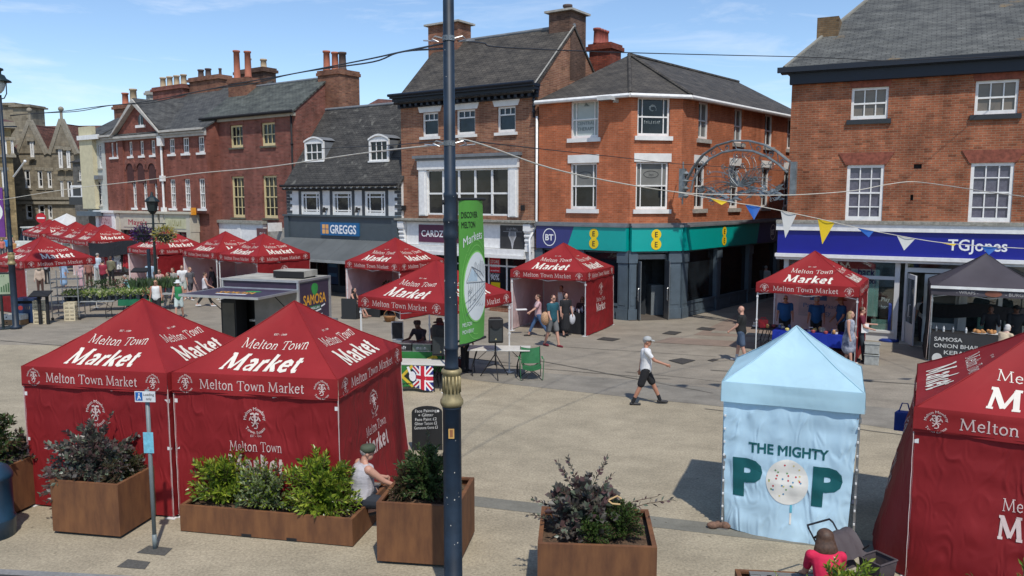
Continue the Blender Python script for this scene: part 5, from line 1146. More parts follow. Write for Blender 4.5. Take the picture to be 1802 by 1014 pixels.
def frame_parts(root,a=HA,ze=ZE,zp=ZP,zv=ZV,legm=None,feet=True,key='std'):
 legm=legm or WTUBE
 for k,(sx,sy) in enumerate(((-1,-1),(1,-1),(1,1),(-1,1))):
  m=MB(); X,Y=sx*(a-.035),sy*(a-.035); m.box(X-.015,X+.015,Y-.015,Y+.015,.0,1.2); m.box(X-.018,X+.018,Y-.018,Y+.018,1.0,zv+.2)
  m.box(X-.028,X+.028,Y-.028,Y+.028,1.1,1.15); m.box(X-.03,X+.03,Y-.03,Y+.03,1.84,1.9)
  if feet: m.box(X-.09,X+.09,Y-.09,Y+.09,0.006,.018)
  inst('leg',(key, 'leg',k),m,legm,root,False)
 m=MB(); z=zv+.16
 for i in range(4):
  p,q=rot4(i,-a+.03,-a+.03),rot4(i,a-.03,-a+.03); mid=((p[0]+q[0])/2,(p[1]+q[1])/2); qa=((p[0]+mid[0])/2,(p[1]+mid[1])/2); qb=((q[0]+mid[0])/2,(q[1]+mid[1])/2)
  m.tube([(*p,z),(*mid,z-.22)],.012,4); m.tube([(*p,z-.22),(*mid,z)],.012,4); m.tube([(*q,z),(*mid,z-.22)],.012,4); m.tube([(*q,z-.22),(*mid,z)],.012,4)
  m.tube([(mid[0],mid[1],z-.1),(0,0,zp-.45)],.012,4)
 m.cyl((0,0,zp-.6),(0,0,zp-.05),.02)
 inst('frame',(key, 'frame'),m,legm,root,False)
def crease(v,p): return abs((v/p) % 1-.5)*2
def wall_panel(root,i,a=HA,zt=ZV+.06,printed=None,bulge=0.0,edge=.45,pw=1.6,flare=0.0,mats=None,seed=0,x0=-1,x1=1,z0=.03,lining=True,name='side_wall',wr=1.0):
 """a hanging wall on side i (0 front, 1 right, 2 back, 3 left)"""
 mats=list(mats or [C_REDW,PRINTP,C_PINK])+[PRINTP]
 def fn(x,z,o=0):
  t=(zt-z)/(zt-z0); e=1-abs(x/a) ** 4
  y=-a-.004+wr*e*(.035*noise.noise(Vector((x*1.1+seed*3.1,z*.9,seed)))+.022*noise.noise(Vector((x*3.4+z*2.6,z*3.0-x*1.4,seed+5)))+.010*noise.noise(Vector((x*9+z*6,z*8-x*4,seed+9))))-bulge*t ** pw*(edge+(1-edge)*e)+wr*.007*(crease(x,.37)+crease(z+seed*.1,.41))-flare*max(0,x/a) ** 2*t ** 2-o
  X,Y=rot4(i,x,y); return (X,Y,z+.02*noise.noise(Vector((x*2,seed,0)))*t)
 m=MB(); A,B=x0*(a+.003),x1*(a+.003)
 m.grid(36,28,lambda p,q: fn(A+(B-A)*p,z0+(zt-z0)*q))
 if printed:
  m.mat(1); on=lambda x,y,o: fn(x,y,.007+o)
  if 'c' in printed: m.flat(move(CREST,0,1.62,1.35),on)
  if 't' in printed: m.flat(move(text('EST - 1549',.045,.003),0,1.36),on); m.flat(move(serif('Melton Town',.95,.07,.15),0,1.14),on); m.flat(move(serif('Market',1.02,.17,.27),0,.80),on)
 if lining: m.mat(2); m.grid(36,28,lambda p,q: fn(A+(B-A)*p,z0+(zt-z0)*q,-.012),flip=True)
 m.mat(3); m.tube([Vector(fn(B*.999,z0+(zt-z0)*k/14,.006)) for k in range(15)],.007,4)
 o=m.build(name,mats,root,smooth=True)
 return o
def tent(cx,cy,a,label,walls=(),group='red market gazebos',seed=0,cat='gazebo',name='market_gazebo',sc=(1,1)):
 root=thing(name,label,cat,(cx,cy,0),a,group); root.scale=(*sc,1)
 c,v=canopy_mesh('red',seed=seed % 2); inst('canopy',('red', 'c',seed % 2),c,[C_RED,PRINT],root); inst('valance',('red', 'v',seed % 2),v,[C_RED,PRINTP],root)
 frame_parts(root)
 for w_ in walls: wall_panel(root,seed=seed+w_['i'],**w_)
 return root
T={}
T['1']=tent(-6.29,13.52,-.205, 'large red gazebo nearest the left edge, its front wall behind the dark purple shrub',[dict(i=0,printed='c'),dict(i=1),dict(i=3),dict(i=2,z0=.1)],seed=1,sc=(.862,.85))
T['2']=tent(-3.63,13.24,-.19, 'large red gazebo beside the seated man, bright green laurels in front of its wall',[dict(i=0,printed='ct'),dict(i=1,printed='ct',flare=.12,bulge=.16),dict(i=3)],seed=2,sc=(.90,.955))
T['3']=tent(-2.109,22.117,-.585, 'open red gazebo over the disc jockey table behind the green hanging banner',[],seed=3)
T['4']=tent(-5.003,34.354,-.568, 'red gazebo with pink lined walls in front of the bakery awning',[dict(i=3),dict(i=2),dict(i=1)],seed=4)
T['5']=tent(1.963,30.447,-.452, 'red gazebo with pale pink inside walls left of the corner shop door',[dict(i=3,bulge=.08),dict(i=2),dict(i=1,printed='ct',bulge=.06)],seed=5)
T['6']=tent(9.783,25.784,-.50, 'red gazebo over three men in blue shirts in front of the stationer',[dict(i=2),dict(i=1,printed='ct')],seed=6)
T['7']=tent(7.201,10.679,-.479, 'big red gazebo cut off by the right edge, with closed dark red walls',[dict(i=0,printed='ct',bulge=.2,edge=0),dict(i=3,printed='ct',bulge=.46,edge=0,pw=.9),dict(i=1)],seed=7)
T['9']=tent(-20.894,35.586,-.589, 'red gazebo over the flower stall beside the left street lamp',[dict(i=0,printed='ct')],seed=8)
T['10']=tent(-18.708,43.563,-.648, 'red gazebo behind the hanging flower basket, open towards the walkers',[dict(i=3),dict(i=1),dict(i=2)],seed=9)
T['11']=tent(-14.617,40.857,-.664, 'middle red gazebo of the trio behind the samosa trailer, with framed pictures at its side',[dict(i=3),dict(i=2)],seed=10)
T['12']=tent(-11.897,38.336,-.634, 'right hand red gazebo of the trio, directly behind the samosa trailer roof',[dict(i=1,printed='c'),dict(i=2)],seed=11)
T['13']=tent(-26.181,51.482,-.75, 'far red gazebo with a black cloth skirt and hanging clothes',[dict(i=3)],seed=12)
for k,(px,py,lb) in enumerate(((156.5,391.5, 'far red gazebo touching the one with the black skirt, on its left'),(133,388.8, 'far red gazebo second to the left of the one with the black skirt'),(95.5,386, 'far red gazebo whose wide canopy covers its left neighbour'),(86.6,384.8, 'farthest red gazebo at the left end of the distant line'))):
 X,Y=G(px,py,ZP); X*=.97; Y*=.97
 T['f%d' % k]=tent(X,Y,-.75,lb,[],seed=20+k)
X,Y=G(117.6,377.2,3.3); X*=.93; Y*=.93
rt=thing('white_gazebo', 'white peaked gazebo behind the far line of red gazebos', 'gazebo',(X,Y,0),-.5); CW=cloth('white tent fabric',(.75,.75,.74),.2,.3)
m=MB()
for i in range(4): f=canopy_fn(i,1.9,2.3,3.5); m.grid(8,8,lambda p,q: f((2*p-1)*1.9*(1-q),q,0)); g_=valance_fn(i,1.9,2.3,2.0); m.grid(10,3,lambda p,q: g_((2*p-1)*1.9,2.0+.3*q))
m.build('canopy',CW,rt,smooth=True)
for sx,sy in ((-1,-1),(1,-1),(1,1),(-1,1)): m=MB(); m.cyl((sx*1.86,sy*1.86,0),(sx*1.86,sy*1.86,2.2),.025); m.build('leg',WTUBE,rt)
sk=cloth('black tarpaulin',(.012,.014,.02),.02,.6); m=MB()
fS=lambda x,z: (x,-1.62-.25*(2.2-z),z+.06*sin(x*2.1)); m.grid(20,6,lambda p,q: fS(-1.6+3.3*p,1.35+.85*q)); m.xform(Matrix.Rotation(pi/2,4, 'Z')); o=m.build('tarpaulin',sk,T['13'],smooth=True)
rr=random.Random(3)
rail=thing('clothes_rail', 'rail of printed summer clothes hung along the front of the stall with the black skirt', 'clothes rail',T['13'].location,T['13'].rotation_euler.z+pi/2)
m=MB(); m.cyl((-1.5,-1.5,1.85),(1.6,-1.5,1.85),.02); m.cyl((-1.45,-1.5,0),(-1.45,-1.5,1.85),.02); m.cyl((1.55,-1.5,0),(1.55,-1.5,1.85),.02); m.build('rail',STEEL,rail)
cc=[mat('garment %s' % n_,c_,.85,var=.5,vs=9) for n_,c_ in (('white',(.55,.55,.55)),('grey',(.3,.3,.33)),('black',(.02,.02,.025)),('red',(.4,.03,.04)),('blue',(.1,.15,.3)),('pink',(.5,.25,.3)))]
for k in range(15):
 x=-1.35+.195*k; wdt=rr.uniform(.1,.17); L=rr.uniform(.9,1.4); d=MB()
 d.grid(6,6,lambda p,q: (x+(2*p-1)*wdt*(.7+.5*(1-q)),-1.5+.03*sin(p*9+k),1.83-L*(1-q))); d.grid(6,6,lambda p,q: (x+(2*p-1)*wdt*(.7+.5*(1-q)),-1.46+.03*sin(p*9+k),1.83-L*(1-q)),flip=True); d.build('garment',cc[rr.randrange(6)],rail,smooth=True)
def blue_tent():
 fl,frr,br=Vector(G(1287,933)),Vector(G(1505.6,966)),Vector(G(1527,888)); a0=atan2((frr-fl).y,(frr-fl).x); a=.95
 c_=frr+(Vector((cos(a0+pi/2),sin(a0+pi/2)))*a)-Vector((cos(a0),sin(a0)))*a
 root=thing('blue_gazebo', 'small pale blue gazebo printed THE MIGHTY POP', 'gazebo',(c_.x,c_.y,0),a0)
 cb=cloth('pale blue canopy',(.50,.74,.84),.25,.35,3.5); cw=cloth('pale blue wall',(.52,.74,.88),.12,1.0,4.5)
 ze,zv,zp=2.27,1.98,3.02; m=MB(); v=MB()
 for i in range(4):
  f=canopy_fn(i,a+.015,ze,zp,3); m.grid(12,10,lambda p,q: f((2*p-1)*(a+.015)*(1-q),q,0)); m.tube([Vector(f((a+.015)*(1-q),q,0))+Vector((0,0,.004)) for q in [k/8 for k in range(9)]],.010,4)
  g_=valance_fn(i,a+.015,ze+.01,zv,2); v.grid(20,6,lambda p,q: g_((2*p-1)*(a+.015),zv+(ze+.01-zv)*q))
 m.build('canopy',cb,root,smooth=True); v.build('valance',cb,root,smooth=True)
 frame_parts(root,a,ze,zp,zv,STEEL,True, 'blue')
 def fn(x,z,o=0):
  t=(zv+.05-z)/(zv); e=1-abs(x/a) ** 4
  return (x*(1-.07*t-(.035+.03*t if x>0 else 0)),-a-.01+.011*(crease(x,.31)+crease(z,.33))+e*(.03*noise.noise(Vector((x*1.6,z*1.4,3)))+.018*noise.noise(Vector((x*4+z,z*4.5,7))))-.10*t ** 3*e+.05*t ** 2*max(0,-x)-o,z)
 m=MB(); zt=zv+.05; z0=.04
 m.grid(44,44,lambda p,q: fn(-a+2*a*p,z0+(zt-z0)*q-.05*(1-q)*sin(p*pi)))
 on=lambda x,y,o: fn(x,y,.007+o); m.mat(1)
 m.flat(dense(move(text('THE MIGHTY',.205,.03,w=1.16),0,1.25),.05),on)
 for sx in (-1,1):
  x0=-.80 if sx<0 else .38
  m.flat(dense(move(text('P',.74,.055,w=.44),x0+.21,.60),.05),on)
 m.mat(2); m.flat(dense(disc(0,.86,.315,.335,36),.05),on)
 m.mat(1)
 rr_=random.Random(9); cols=[4,5,6,7]
 for k in range(30):
  t=rr_.uniform(0,6.28); rd=sqrt(rr_.random())*.28; m.mat(cols[k % 4]); m.flat(disc(rd*cos(t),.86+rd*sin(t),.014,n=8,off=.003),on)
 m.mat(3); m.flat(dense(rectf(.05,.085,.42,.53),.05),on); m.mat(2); m.flat(dense(rectf(.05,.08,.25,.41),.05),on)
 m.build('side_wall',[cw,mat('dark teal print',(.0,.09,.10),.6,var=.05),mat('white print',(.72,.70,.64),.6,var=.05),mat('teal print',(.1,.4,.5),.6),mat('dot red',(.5,.03,.04),.6),mat('dot yellow',(.6,.5,.2),.6),mat('dot blue',(.08,.25,.4),.6),mat('dot green',(.15,.3,.12),.6)],root,smooth=True)
 m=MB(); m.grid(10,20,lambda p,q: (*rot4(3,-a+.1+1.7*p,-a-.02+.02*sin(p*7)),z0+(zt-z0)*q)); m.build('side_wall',cw,root,smooth=True)
 for k in range(9):
  for x in (-a,a): m=MB(); m.box(x*.96-.012,x*.96+.012,-a-.03,-a+.0,.15+.2*k,.175+.2*k); m.build('clip',WTUBE,root)
 return root
blue_tent()
def charcoal_tent():
 X,Y=G(1632,635); a0=-.45; a=1.5
 c_=Vector((X,Y))+Vector((cos(a0),sin(a0)))*a+Vector((-sin(a0),cos(a0)))*a
 root=thing('charcoal_gazebo', 'charcoal grey gazebo over a food counter behind the big red one', 'gazebo',(c_.x,c_.y,0),a0)
 cg=cloth('charcoal fabric',(.062,.055,.066),.04,.3,2); m=MB(); v=MB(); ze,zv,zp=2.28,2.05,3.25
 for i in range(4):
  f=canopy_fn(i,a,ze,zp,4); m.grid(12,10,lambda p,q: f((2*p-1)*a*(1-q),q,0)); m.tube([Vector(f(a*(1-q),q,0))+Vector((0,0,.004)) for q in [k/8 for k in range(9)]],.012,4)
  g_=valance_fn(i,a,ze+.01,zv,2); v.mat(0); v.grid(20,6,lambda p,q: g_((2*p-1)*a,zv+(ze-zv)*q));
  if i==0:
   v.mat(1); on=lambda x,y,o: g_(x,y,.006+o); v.flat(move(text('- WRAPS -',.13,.006),-.55,zv+.06),on); v.flat(move(text('- BURGERS',.14,.008),.75,zv+.05),on); v.mat(2); v.flat(disc(.12,zv+.1,.22,.09),on)
 m.build('canopy',cg,root,smooth=True); v.build('valance',[cg,mat('grey print',(.30,.29,.28),.7),mat('brown print',(.2,.07,.04),.7)],root,smooth=True)
 m=MB(); m.box(-a-.03,a+.03,-a-.06,-a-.03,ze-.03,ze+.05); m.build('light_bar',mat('white plastic bar',(.75,.75,.72),.4),root)
 frame_parts(root,a,ze,zp,zv,STEEL,True, 'charcoal')
 bm=[cloth('black wall cloth',(.018,.017,.02),.03,.6)]*3
 wall_panel(root,3,a,zv,mats=bm,lining=False,bulge=.1,seed=3)
 m=MB(); m.grid(8,6,lambda p,q: (-a+3*p,a+.0,1.0+.45*q-.05*sin(p*9))); m.build('back_cloth',bm[0],root)
 t=thing('food_counter', 'food counter with a black banner reading SAMOSA ONION BHAJI KEBAB', 'counter',root.location,a0)
 m=MB(); m.box(-1.42,1.3,-1.55,-.85,.86,.9); m.build('table_top',PLAINBLK,t); m=MB(); m.grid(20,8,lambda p,q: (-1.45+2.78*p,-1.57-.02*sin(p*8),.02+.88*q)); on=lambda x,y,o: (x,-1.60,y); m.mat(1)
 m.flat(move(text('SAMOSA',.17,.012,w=.75),-.98,.66),on); m.flat(move(text('ONION BHAJI',.17,.012,w=1.15),-.78,.46),on); m.flat(move(text('KEBAB',.17,.012,w=.65),-.75,.26),on)
 m.mat(1); m.flat(disc(-1.25,.12,.14,.16),on); m.build('banner',[mat('black banner',(.025,.025,.027),.6),mat('banner lettering',(.55,.55,.52),.6)],t)
 rr_=random.Random(1); fd=mat('fried food',(.42,.2,.07),.7,var=.4,vs=20); pw=mat('plate white',(.6,.6,.58),.4)
 for k,(x,lb) in enumerate(((-.15, 'first plate of onion bhajis on the food counter, nearest the old lady'),(.2, 'second plate of onion bhajis on the food counter'))):
  p=thing('food_plate',lb, 'food',(0,0,0)); fr_=Frame(c_.x,c_.y,a0); X_,Y_=fr_.world(x,-1.2); p.location=(X_,Y_,.9); m=MB(); m.lathe([(.12,0),(.2,.02),(.2,.03),(.1,.015)],n=16); m.build('plate',pw,p); m=MB()
  for j in range(12): m.ball((rr_.uniform(-.11,.11),rr_.uniform(-.11,.11),.05+.05*rr_.random()),.05,n=7,m=5)
  m.build('bhajis',fd,p)
 for k,x in enumerate((-1.3,-1.1,-.85,-.5)):
  fr_=Frame(c_.x,c_.y,a0); X_,Y_=fr_.world(x,-1.25); m=MB(); m.lathe([(.03,0),(.035,.1),(.02,.13),(.015,.17)],(0,0,0),10); o=m.build('sauce_bottle',pw if k % 2 else STEEL); o.location=(X_,Y_,.9); tag(o, 'small sauce bottle standing on the left half of the food counter', 'bottle', 'sauce bottles on the food counter')
 return root
charcoal_tent()
# ================================================================ poles,cables,bunting
NAVYM=mat('navy cast iron paint',(.011,.021,.036),.5,var=.35,vs=3,spec=.4); GOLD=mat('gold paint',(.30,.24,.12),.5,.3,var=.3,vs=9); GRNBK=mat('dark green black paint',(.012,.022,.022),.4)
CORD=mat('pale cord',(.55,.52,.45),.8); CABLE=mat('black cable',(.012,.013,.016),.6)
def street_lamp(x,y,label,scale=1.0,lantern=True,h=8.6):
 r=thing('street_lamp',label, 'street lamp',(x,y,0),0,None)
 m=MB(); m.lathe([(.20,0),(.20,.1),(.115,.15),(.112,2.42),(.118,2.43),(.118,2.46)],n=20); m.build('pole',NAVYM,r,smooth=True)
 m=MB(); n=20
 m.lathe([(.125,2.46),(.142,2.49),(.142,2.53),(.115,2.57),(.105,2.62),(.105,2.85),(.125,2.87),(.125,2.9),(.11,2.92)],n=20)
 for k in range(14): t=2*pi*k/14; m.cyl((.104*cos(t),.104*sin(t),2.63),(.104*cos(t),.104*sin(t),2.84),.013,n=5)
 m.build('collar',GOLD,r,smooth=True)
 m=MB(); m.lathe([(.095,2.92),(.082,2.95),(.080,3.15),(.087,3.16),(.087,3.19),(.080,3.2),(.077,4.48),(.086,4.50),(.09,4.54),(.086,4.57),(.080,4.60),(.080,4.68),(.088,4.70),(.088,4.73),(.078,4.75),(.075,4.98),(.081,5.0),(.081,5.03),(.069,5.05),(.060,h)],n=20); m.build('upper_pole',NAVYM,r,smooth=True)
 if lantern:
  b=h; m=MB()
  for s in (-1,1): m.tube([(0,0,b-.15),(s*.16,0,b-.12),(s*.26,0,b+.05),(s*.27,0,b+.5)],.022,6)
  m.cyl((-.55,0,b-1.15),(.55,0,b-1.15),.025); m.build('bracket',NAVYM,r)
  m=MB(); m.lathe([(.42,b+.48),(.40,b+.52),(.26,b+.60),(.2,b+.72),(.1,b+.76),(.1,b+.86),(.18,b+.9),(.17,b+.96),(.05,b+1.0),(.03,b+1.06),(.06,b+1.12),(.01,b+1.18)],n=20); m.build('lamp_hood',GRNBK,r,smooth=True)
  m=MB(); m.lathe([(.05,b+.06),(.15,b+.18),(.2,b+.32),(.23,b+.48)],n=16); m.build('lamp_shade',mat('lamp glass',(.5,.52,.5),.2,var=.05),r,smooth=True)
 return r
POLE=street_lamp(-.735,9.55, 'tall navy lamp post with a gold collar in the middle foreground',lantern=False,h=9.0)
m=MB(); m.box(-.035,.035,-.118,-.110,2.08,2.2); m.mat(1); m.flat(rectf(-.018,.018,2.1,2.19),lambda x,y,o: (x,-.121,y)); m.build('sticker',[mat('orange sticker',(.6,.35,.1),.6),mat('sticker print',(.3,.12,.05),.6)],POLE)
m=MB()
rr=random.Random(6)
for k in range(26):
 t=rr.uniform(-2.5,-.6); z=rr.choice([rr.uniform(.6,2.1),rr.uniform(3.3,6.8)]); s=rr.uniform(.003,.009); rad=(.117 if z<2.5 else (.087 if z<5 else .066))
 c_=Vector((rad*cos(t),rad*sin(t),z)); tg=Vector((-sin(t),cos(t),0)); m.face([c_-tg*s,c_+tg*s*.7+Vector((0,0,-s*.5)),c_+tg*s+Vector((0,0,s*1.6)),c_-tg*s*.5+Vector((0,0,s*2))])
m.build('paint_chips',mat('bare metal chips',(.45,.43,.38),.7),POLE)
m=MB(); m.cyl((-.09,-.02,4.93),(.0,0,4.93),.03); m.tube([(.05,.02,4.965),(.33,.62,4.965),(.36,.70,4.965)],.014); m.tube([(.05,.02,3.24),(.33,.62,3.24),(.36,.70,3.24)],.014); m.box(.04,.09,.0,.05,4.5,5.0); m.build('banner_arm',PLAINBLK,POLE)
bw=hypot(.28,.62); ba=atan2(.60,.27); bx,by=-.735+.10,9.55+.05
BAN=thing('hanging_banner', 'tall bright green banner about markets hanging from the foreground lamp post', 'banner',(bx,by,0),ba)
fnb=lambda x,y,o=0: (x*.66,-.025*sin(x*pi)-.02*sin((y-3.2)*2.2)*x-o,y-.0)
m=MB(); m.grid(10,40,lambda p,q: fnb(p,3.20+1.75*q)); nb=len(m.f)
m.grid(10,40,lambda p,q: fnb(p,3.20+1.75*q,-.006),flip=True)
onb=lambda x,y,o: fnb(x,y,.004+o)
m.mat(1)
def ptx(s,size,x,y,w=None,b=.008,ang=0): return move(text(s,size,b,w=w,ang=ang),x,y)
def squeeze(sh): return ([(x,y,o) for x,y,o in sh[0]],sh[1])
m.flat(dense(ptx('DISCOVER',.105,.37,4.74,w=.62,b=.01),.05),onb); m.flat(dense(ptx('MELTON',.105,.32,4.62,w=.50,b=.01),.05),onb)
m.mat(2); V,Fs=dense(text('Markets',.16,.004,w=.76),.05)
m.flat(([(x+.50+0,y+4.45+.12*x-.16*x*x,o) for x,y,o in V],Fs),onb)
m.mat(5)
for k,(rx,ry) in enumerate(((.56,.62),(.50,.56))): m.flat(ribbon([(.60+rx*cos(t),3.84+ry*sin(t)) for t in [2.3+.12*j for j in range(22)] if .02<.60+rx*cos(t)<.98],.008,.0005),onb); m.flat(ribbon([(.60+rx*cos(t),3.84+ry*sin(t)) for t in [.95+.1*j for j in range(14)] if .02<.60+rx*cos(t)<.98],.008,.0008),onb)
def clipdisc(cx,cy,rx,ry,off):
 pts=[(min(.985,cx+rx*cos(2*pi*k/48)),cy+ry*sin(2*pi*k/48),off) for k in range(48)]
 return (pts,[tuple(range(48))])
m.mat(5); m.flat(dense(clipdisc(.60,3.88,.50,.45,.0012),.06),onb); m.mat(2); m.flat(dense(clipdisc(.60,3.88,.47,.43,.003),.06),onb)
m.mat(3); rr=random.Random(12)
L=[[(.18,3.55),(.98,3.82)],[(.20,3.95),(.96,3.92)],[(.20,3.96),(.38,4.14),(.62,4.02),(.84,3.93)],[(.38,4.14),(.55,4.10),(.74,4.06),(.9,3.98)],[(.16,3.7),(.6,3.82),(.95,3.9)],[(.22,3.62),(.55,3.72),(.96,3.86)]]
for k in range(9): x=.25+.085*k; L.append([(x,3.60+.03*k),(x+.01,3.93)])
for k in range(7): x=.48+.07*k; L.append([(x,4.02),(x,4.12+rr.uniform(0,.1)),(x+.05,4.13+rr.uniform(0,.1)),(x+.05,4.0)])
for k in range(14): x,y=rr.uniform(.2,.9),rr.uniform(3.62,3.85); L.append([(x,y),(x+.06,y+.02),(x+.08,y+.06)])
for k,p in enumerate(L): m.flat(dense(ribbon(p,.006 if k>3 else .009,.006+.0002*(k % 7)),.08),onb)
m.mat(4); m.flat(dense(([(.24,3.965,.0048),(.6,3.95,.0048),(.60,4.02,.0048),(.39,4.12,.0048)],[(0,1,2,3)]),.06),onb)
m.mat(2); m.flat(ptx('MELTON',.07,.24,3.41,w=.32,b=.006),onb); m.flat(ptx('MOWBRAY',.07,.28,3.32,w=.40,b=.006),onb)
m.build('cloth',[cloth('green banner vinyl',(.11,.38,.06),.12,.08,1.5,rough=.4),mat('banner black',(.004,.012,.004),.8),mat('banner white',(.66,.68,.66),.55,var=.02),mat('sketch line',(.12,.13,.15),.7),mat('sketch wash',(.42,.52,.58),.6),mat('banner lime',(.22,.55,.12),.5,var=.03)],BAN,smooth=True)
for z in (4.965,3.19): m=MB(); m.cyl((-.02,0,z),(.70,0,z),.018); m.build('banner_rod',PLAINBLK,BAN)
LL=street_lamp(-18.95,30.2, 'navy street lamp with a glass lantern at the left edge beside the flower stall',h=8.75)
m=MB(); m.box(-1.05,-.15,-.02,.02,3.5,5.35); m.mat(1); m.flat(rectf(-.98,-.22,4.9,4.92),lambda x,y,o: (x,-.024,y)); m.flat(disc(-.6,4.45,.42,.42),lambda x,y,o: (x,-.026,y)); m.flat(move(text('iva',.2,.005),-.6,5.05),lambda x,y,o: (x,-.026,y))
o=m.build('hanging_banner',[mat('purple banner',(.13,.03,.20),.6),mat('banner white',(.66,.68,.66),.55)]); o.location=(-18.95,30.2,0); tag(o, 'purple and white banner hanging from the lamp post at the left edge', 'banner')
r=thing('street_lamp', 'far street lamp with a green lantern above a hanging flower basket', 'street lamp',(-17.0,38.0,0)); m=MB(); m.lathe([(.12,0),(.08,.2),(.06,3),(.05,4.2)],n=12); m.build('pole',GRNBK,r)
m=MB(); m.lathe([(.09,4.2),(.22,4.35),(.28,4.75),(.38,4.8),(.2,4.98),(.08,5.05),(.03,5.25)],n=8); m.mat(1); m.lathe([(.2,4.4),(.25,4.7)],n=8); m.build('lamp_shade',[GRNBK,mat('lamp glass',(.5,.52,.5),.2)],r); m=MB(); m.tube([(-.6,0,3.75),(.6,0,3.75)],.025); m.build('bracket',GRNBK,r)
def leafball(mb,c,R,n,size,rr,mats=(0,1),sq=.75,up=.2):
 for k in range(n):
  d=Vector((rr.gauss(0,1),rr.gauss(0,1),rr.gauss(0,1))).normalized(); p=Vector(c)+Vector((d.x*R,d.y*R,d.z*R*sq))*rr.uniform(.55,1.05)
  leaf(mb,p,(d+Vector((rr.uniform(-.5,.5),rr.uniform(-.5,.5),up+rr.uniform(-.4,.5)))).normalized(),size*rr.uniform(.7,1.25),rr,mats[0] if rr.random()<.6 else mats[1])
def leaf(mb,p,d,L,rr,mi,wide=.36,curl=.15):
 s=d.orthogonal().normalized(); t=rr.uniform(0,2*pi); n=d.cross(s); s,n=s*cos(t)+n*sin(t),n*cos(t)-s*sin(t)
 if n.z<0: n=-n
 w=L*wide; a=p; b=p+d*L*.5+s*w*.5+n*L*curl; c=p+d*L; e=p+d*L*.5-s*w*.5+n*L*curl; mid=p+d*L*.55
 mb.mat(mi); mb.raw([a,b,c,e,mid],[(0,1,4),(1,2,4),(0,4,3),(4,2,3)])
def leafmat(name,c,c2=None,tr=.3,rough=.45): return mat(name,c,rough,var=.3,vs=6,trans=tr,c2=c2)
for k,(dx,c1,c2_,lb) in enumerate(((-.5,(.06,.02,.10),(.10,.05,.18), 'hanging flower basket of dark purple blooms on the far lamp'),(.5,(.45,.38,.06),(.5,.48,.3), 'hanging flower basket of yellow and white blooms on the far lamp'))):
 r=thing('flower_basket',lb, 'hanging basket',(-17.0+dx,38.0,3.25)); rr=random.Random(k); m=MB(); leafball(m,(0,0,0),.52,500,.13,rr,(0,1)); leafball(m,(0,0,-.05),.45,150,.13,rr,(2,2))
 m.build('flowers',[leafmat('bloom a%d' % k,c1),leafmat('bloom b%d' % k,c2_),leafmat('basket leaf',(.05,.09,.03))],r); m=MB(); m.lathe([(.05,-.4),(.3,-.25),(.38,0)],n=12); m.tube([(0,0,0),(0,0,.5)],.01); m.build('basket',GRNBK,r)
def wire(name,lab,pts,r,m,cat='cable',sub=6,twist=None):
 P=[PD(*p) for p in pts]; out=[]
 for i in range(len(P)-1):
  p0,p1,p2,p3=P[max(i-1,0)],P[i],P[i+1],P[min(i+2,len(P)-1)]
  for k in range(sub):
   t=k/sub; out.append(.5*((2*p1)+(p2-p0)*t+(2*p0-5*p1+4*p2-p3)*t*t+(3*p1-p0-3*p2+p3)*t ** 3))
 out.append(P[-1]); b=MB(); b.tube(out,r,5)
 if twist:
  for i in range(1): b.tube([p+Vector((0,0,twist*sin(j*.55)-twist)) for j,p in enumerate(out)],r,5)
 o=b.build(name,m,smooth=True); tag(o,lab,cat); return out
wire('overhead_cable', 'twisted black overhead cable from the left lamp up to the foreground lamp post',[(18,203,30),(110,196,28),(180,187,26),(250,180,24),(330,165,22),(420,147,19.5),(500,133,17.5),(640,106,14),(700,93,12.5),(785,76,9.6)],.013,CABLE,twist=.03)
wire('overhead_cable', 'black overhead cable running right from the foreground lamp post past the hipped roof',[(806,72,9.6),(850,76,11.5),(890,84,13.5),(1080,92,18),(1270,97,21),(1400,100,23),(1480,103,24),(1560,107,24.5),(1660,103,25),(1802,98,25.5)],.012,CABLE)
CREAMW=[(2,352,29.5),(120,333,27),(250,318,24),(350,305,21.5),(470,294,18.5),(630,271,14.5),(780,254,9.8)]
wire('overhead_cable', 'pale cord sagging across the row of shops to the foreground lamp post',CREAMW,.011,CORD)
wire('overhead_cable', 'pale cord running right from the foreground lamp post across the weathered brick wall',[(808,245,9.6),(850,255,10.5),(1000,304,13.5),(1190,338,17.5),(1300,343,19.5),(1400,343,21),(1500,336,22.5),(1560,325,23.2),(1605,320,23.8),(1660,326,23),(1740,338,21),(1810,347,19.5)],.012,CORD)
wire('overhead_cable', 'thin dark wire from the foreground lamp post across the orange brick wall',[(808,247,9.6),(860,252,11),(950,262,14),(1090,277,18),(1200,289,21),(1390,301,27.5)],.008,CABLE)
wire('overhead_cable', 'thin dark wire dipping across the bakery roof towards the foreground lamp post',[(560,262,17),(640,258,14.5),(710,254,12),(785,247,9.6)],.007,CABLE)
m=MB()
for z,s in ((6.82,-1),(6.82,1),(5.62,-1),(5.62,1)):
 m.cyl((0,0,z-.03),(0,0,z+.03),.072,n=16); m.tube([(s*.06,0,z),(s*.16,.02,z+.03),(s*.2,.03,z),(s*.12,.02,z-.03),(s*.2,.04,z-.02),(s*.3,.06,z-.01)],.009,5)
m.build('cable_clamp',STEEL,POLE)
bl=[(1190,338,17.5),(1240,347,17.6),(1300,358,17.8),(1345,365,18),(1440,385,18.3),(1500,399,18.5),(1560,411,18.8),(1640,425,19),(1700,431,19.2),(1760,435,19.4),(1815,438,19.5)]
wire('bunting_line', 'thin white cord carrying the bunting flags in front of the royal blue sign',bl,.009,CORD, 'cord')
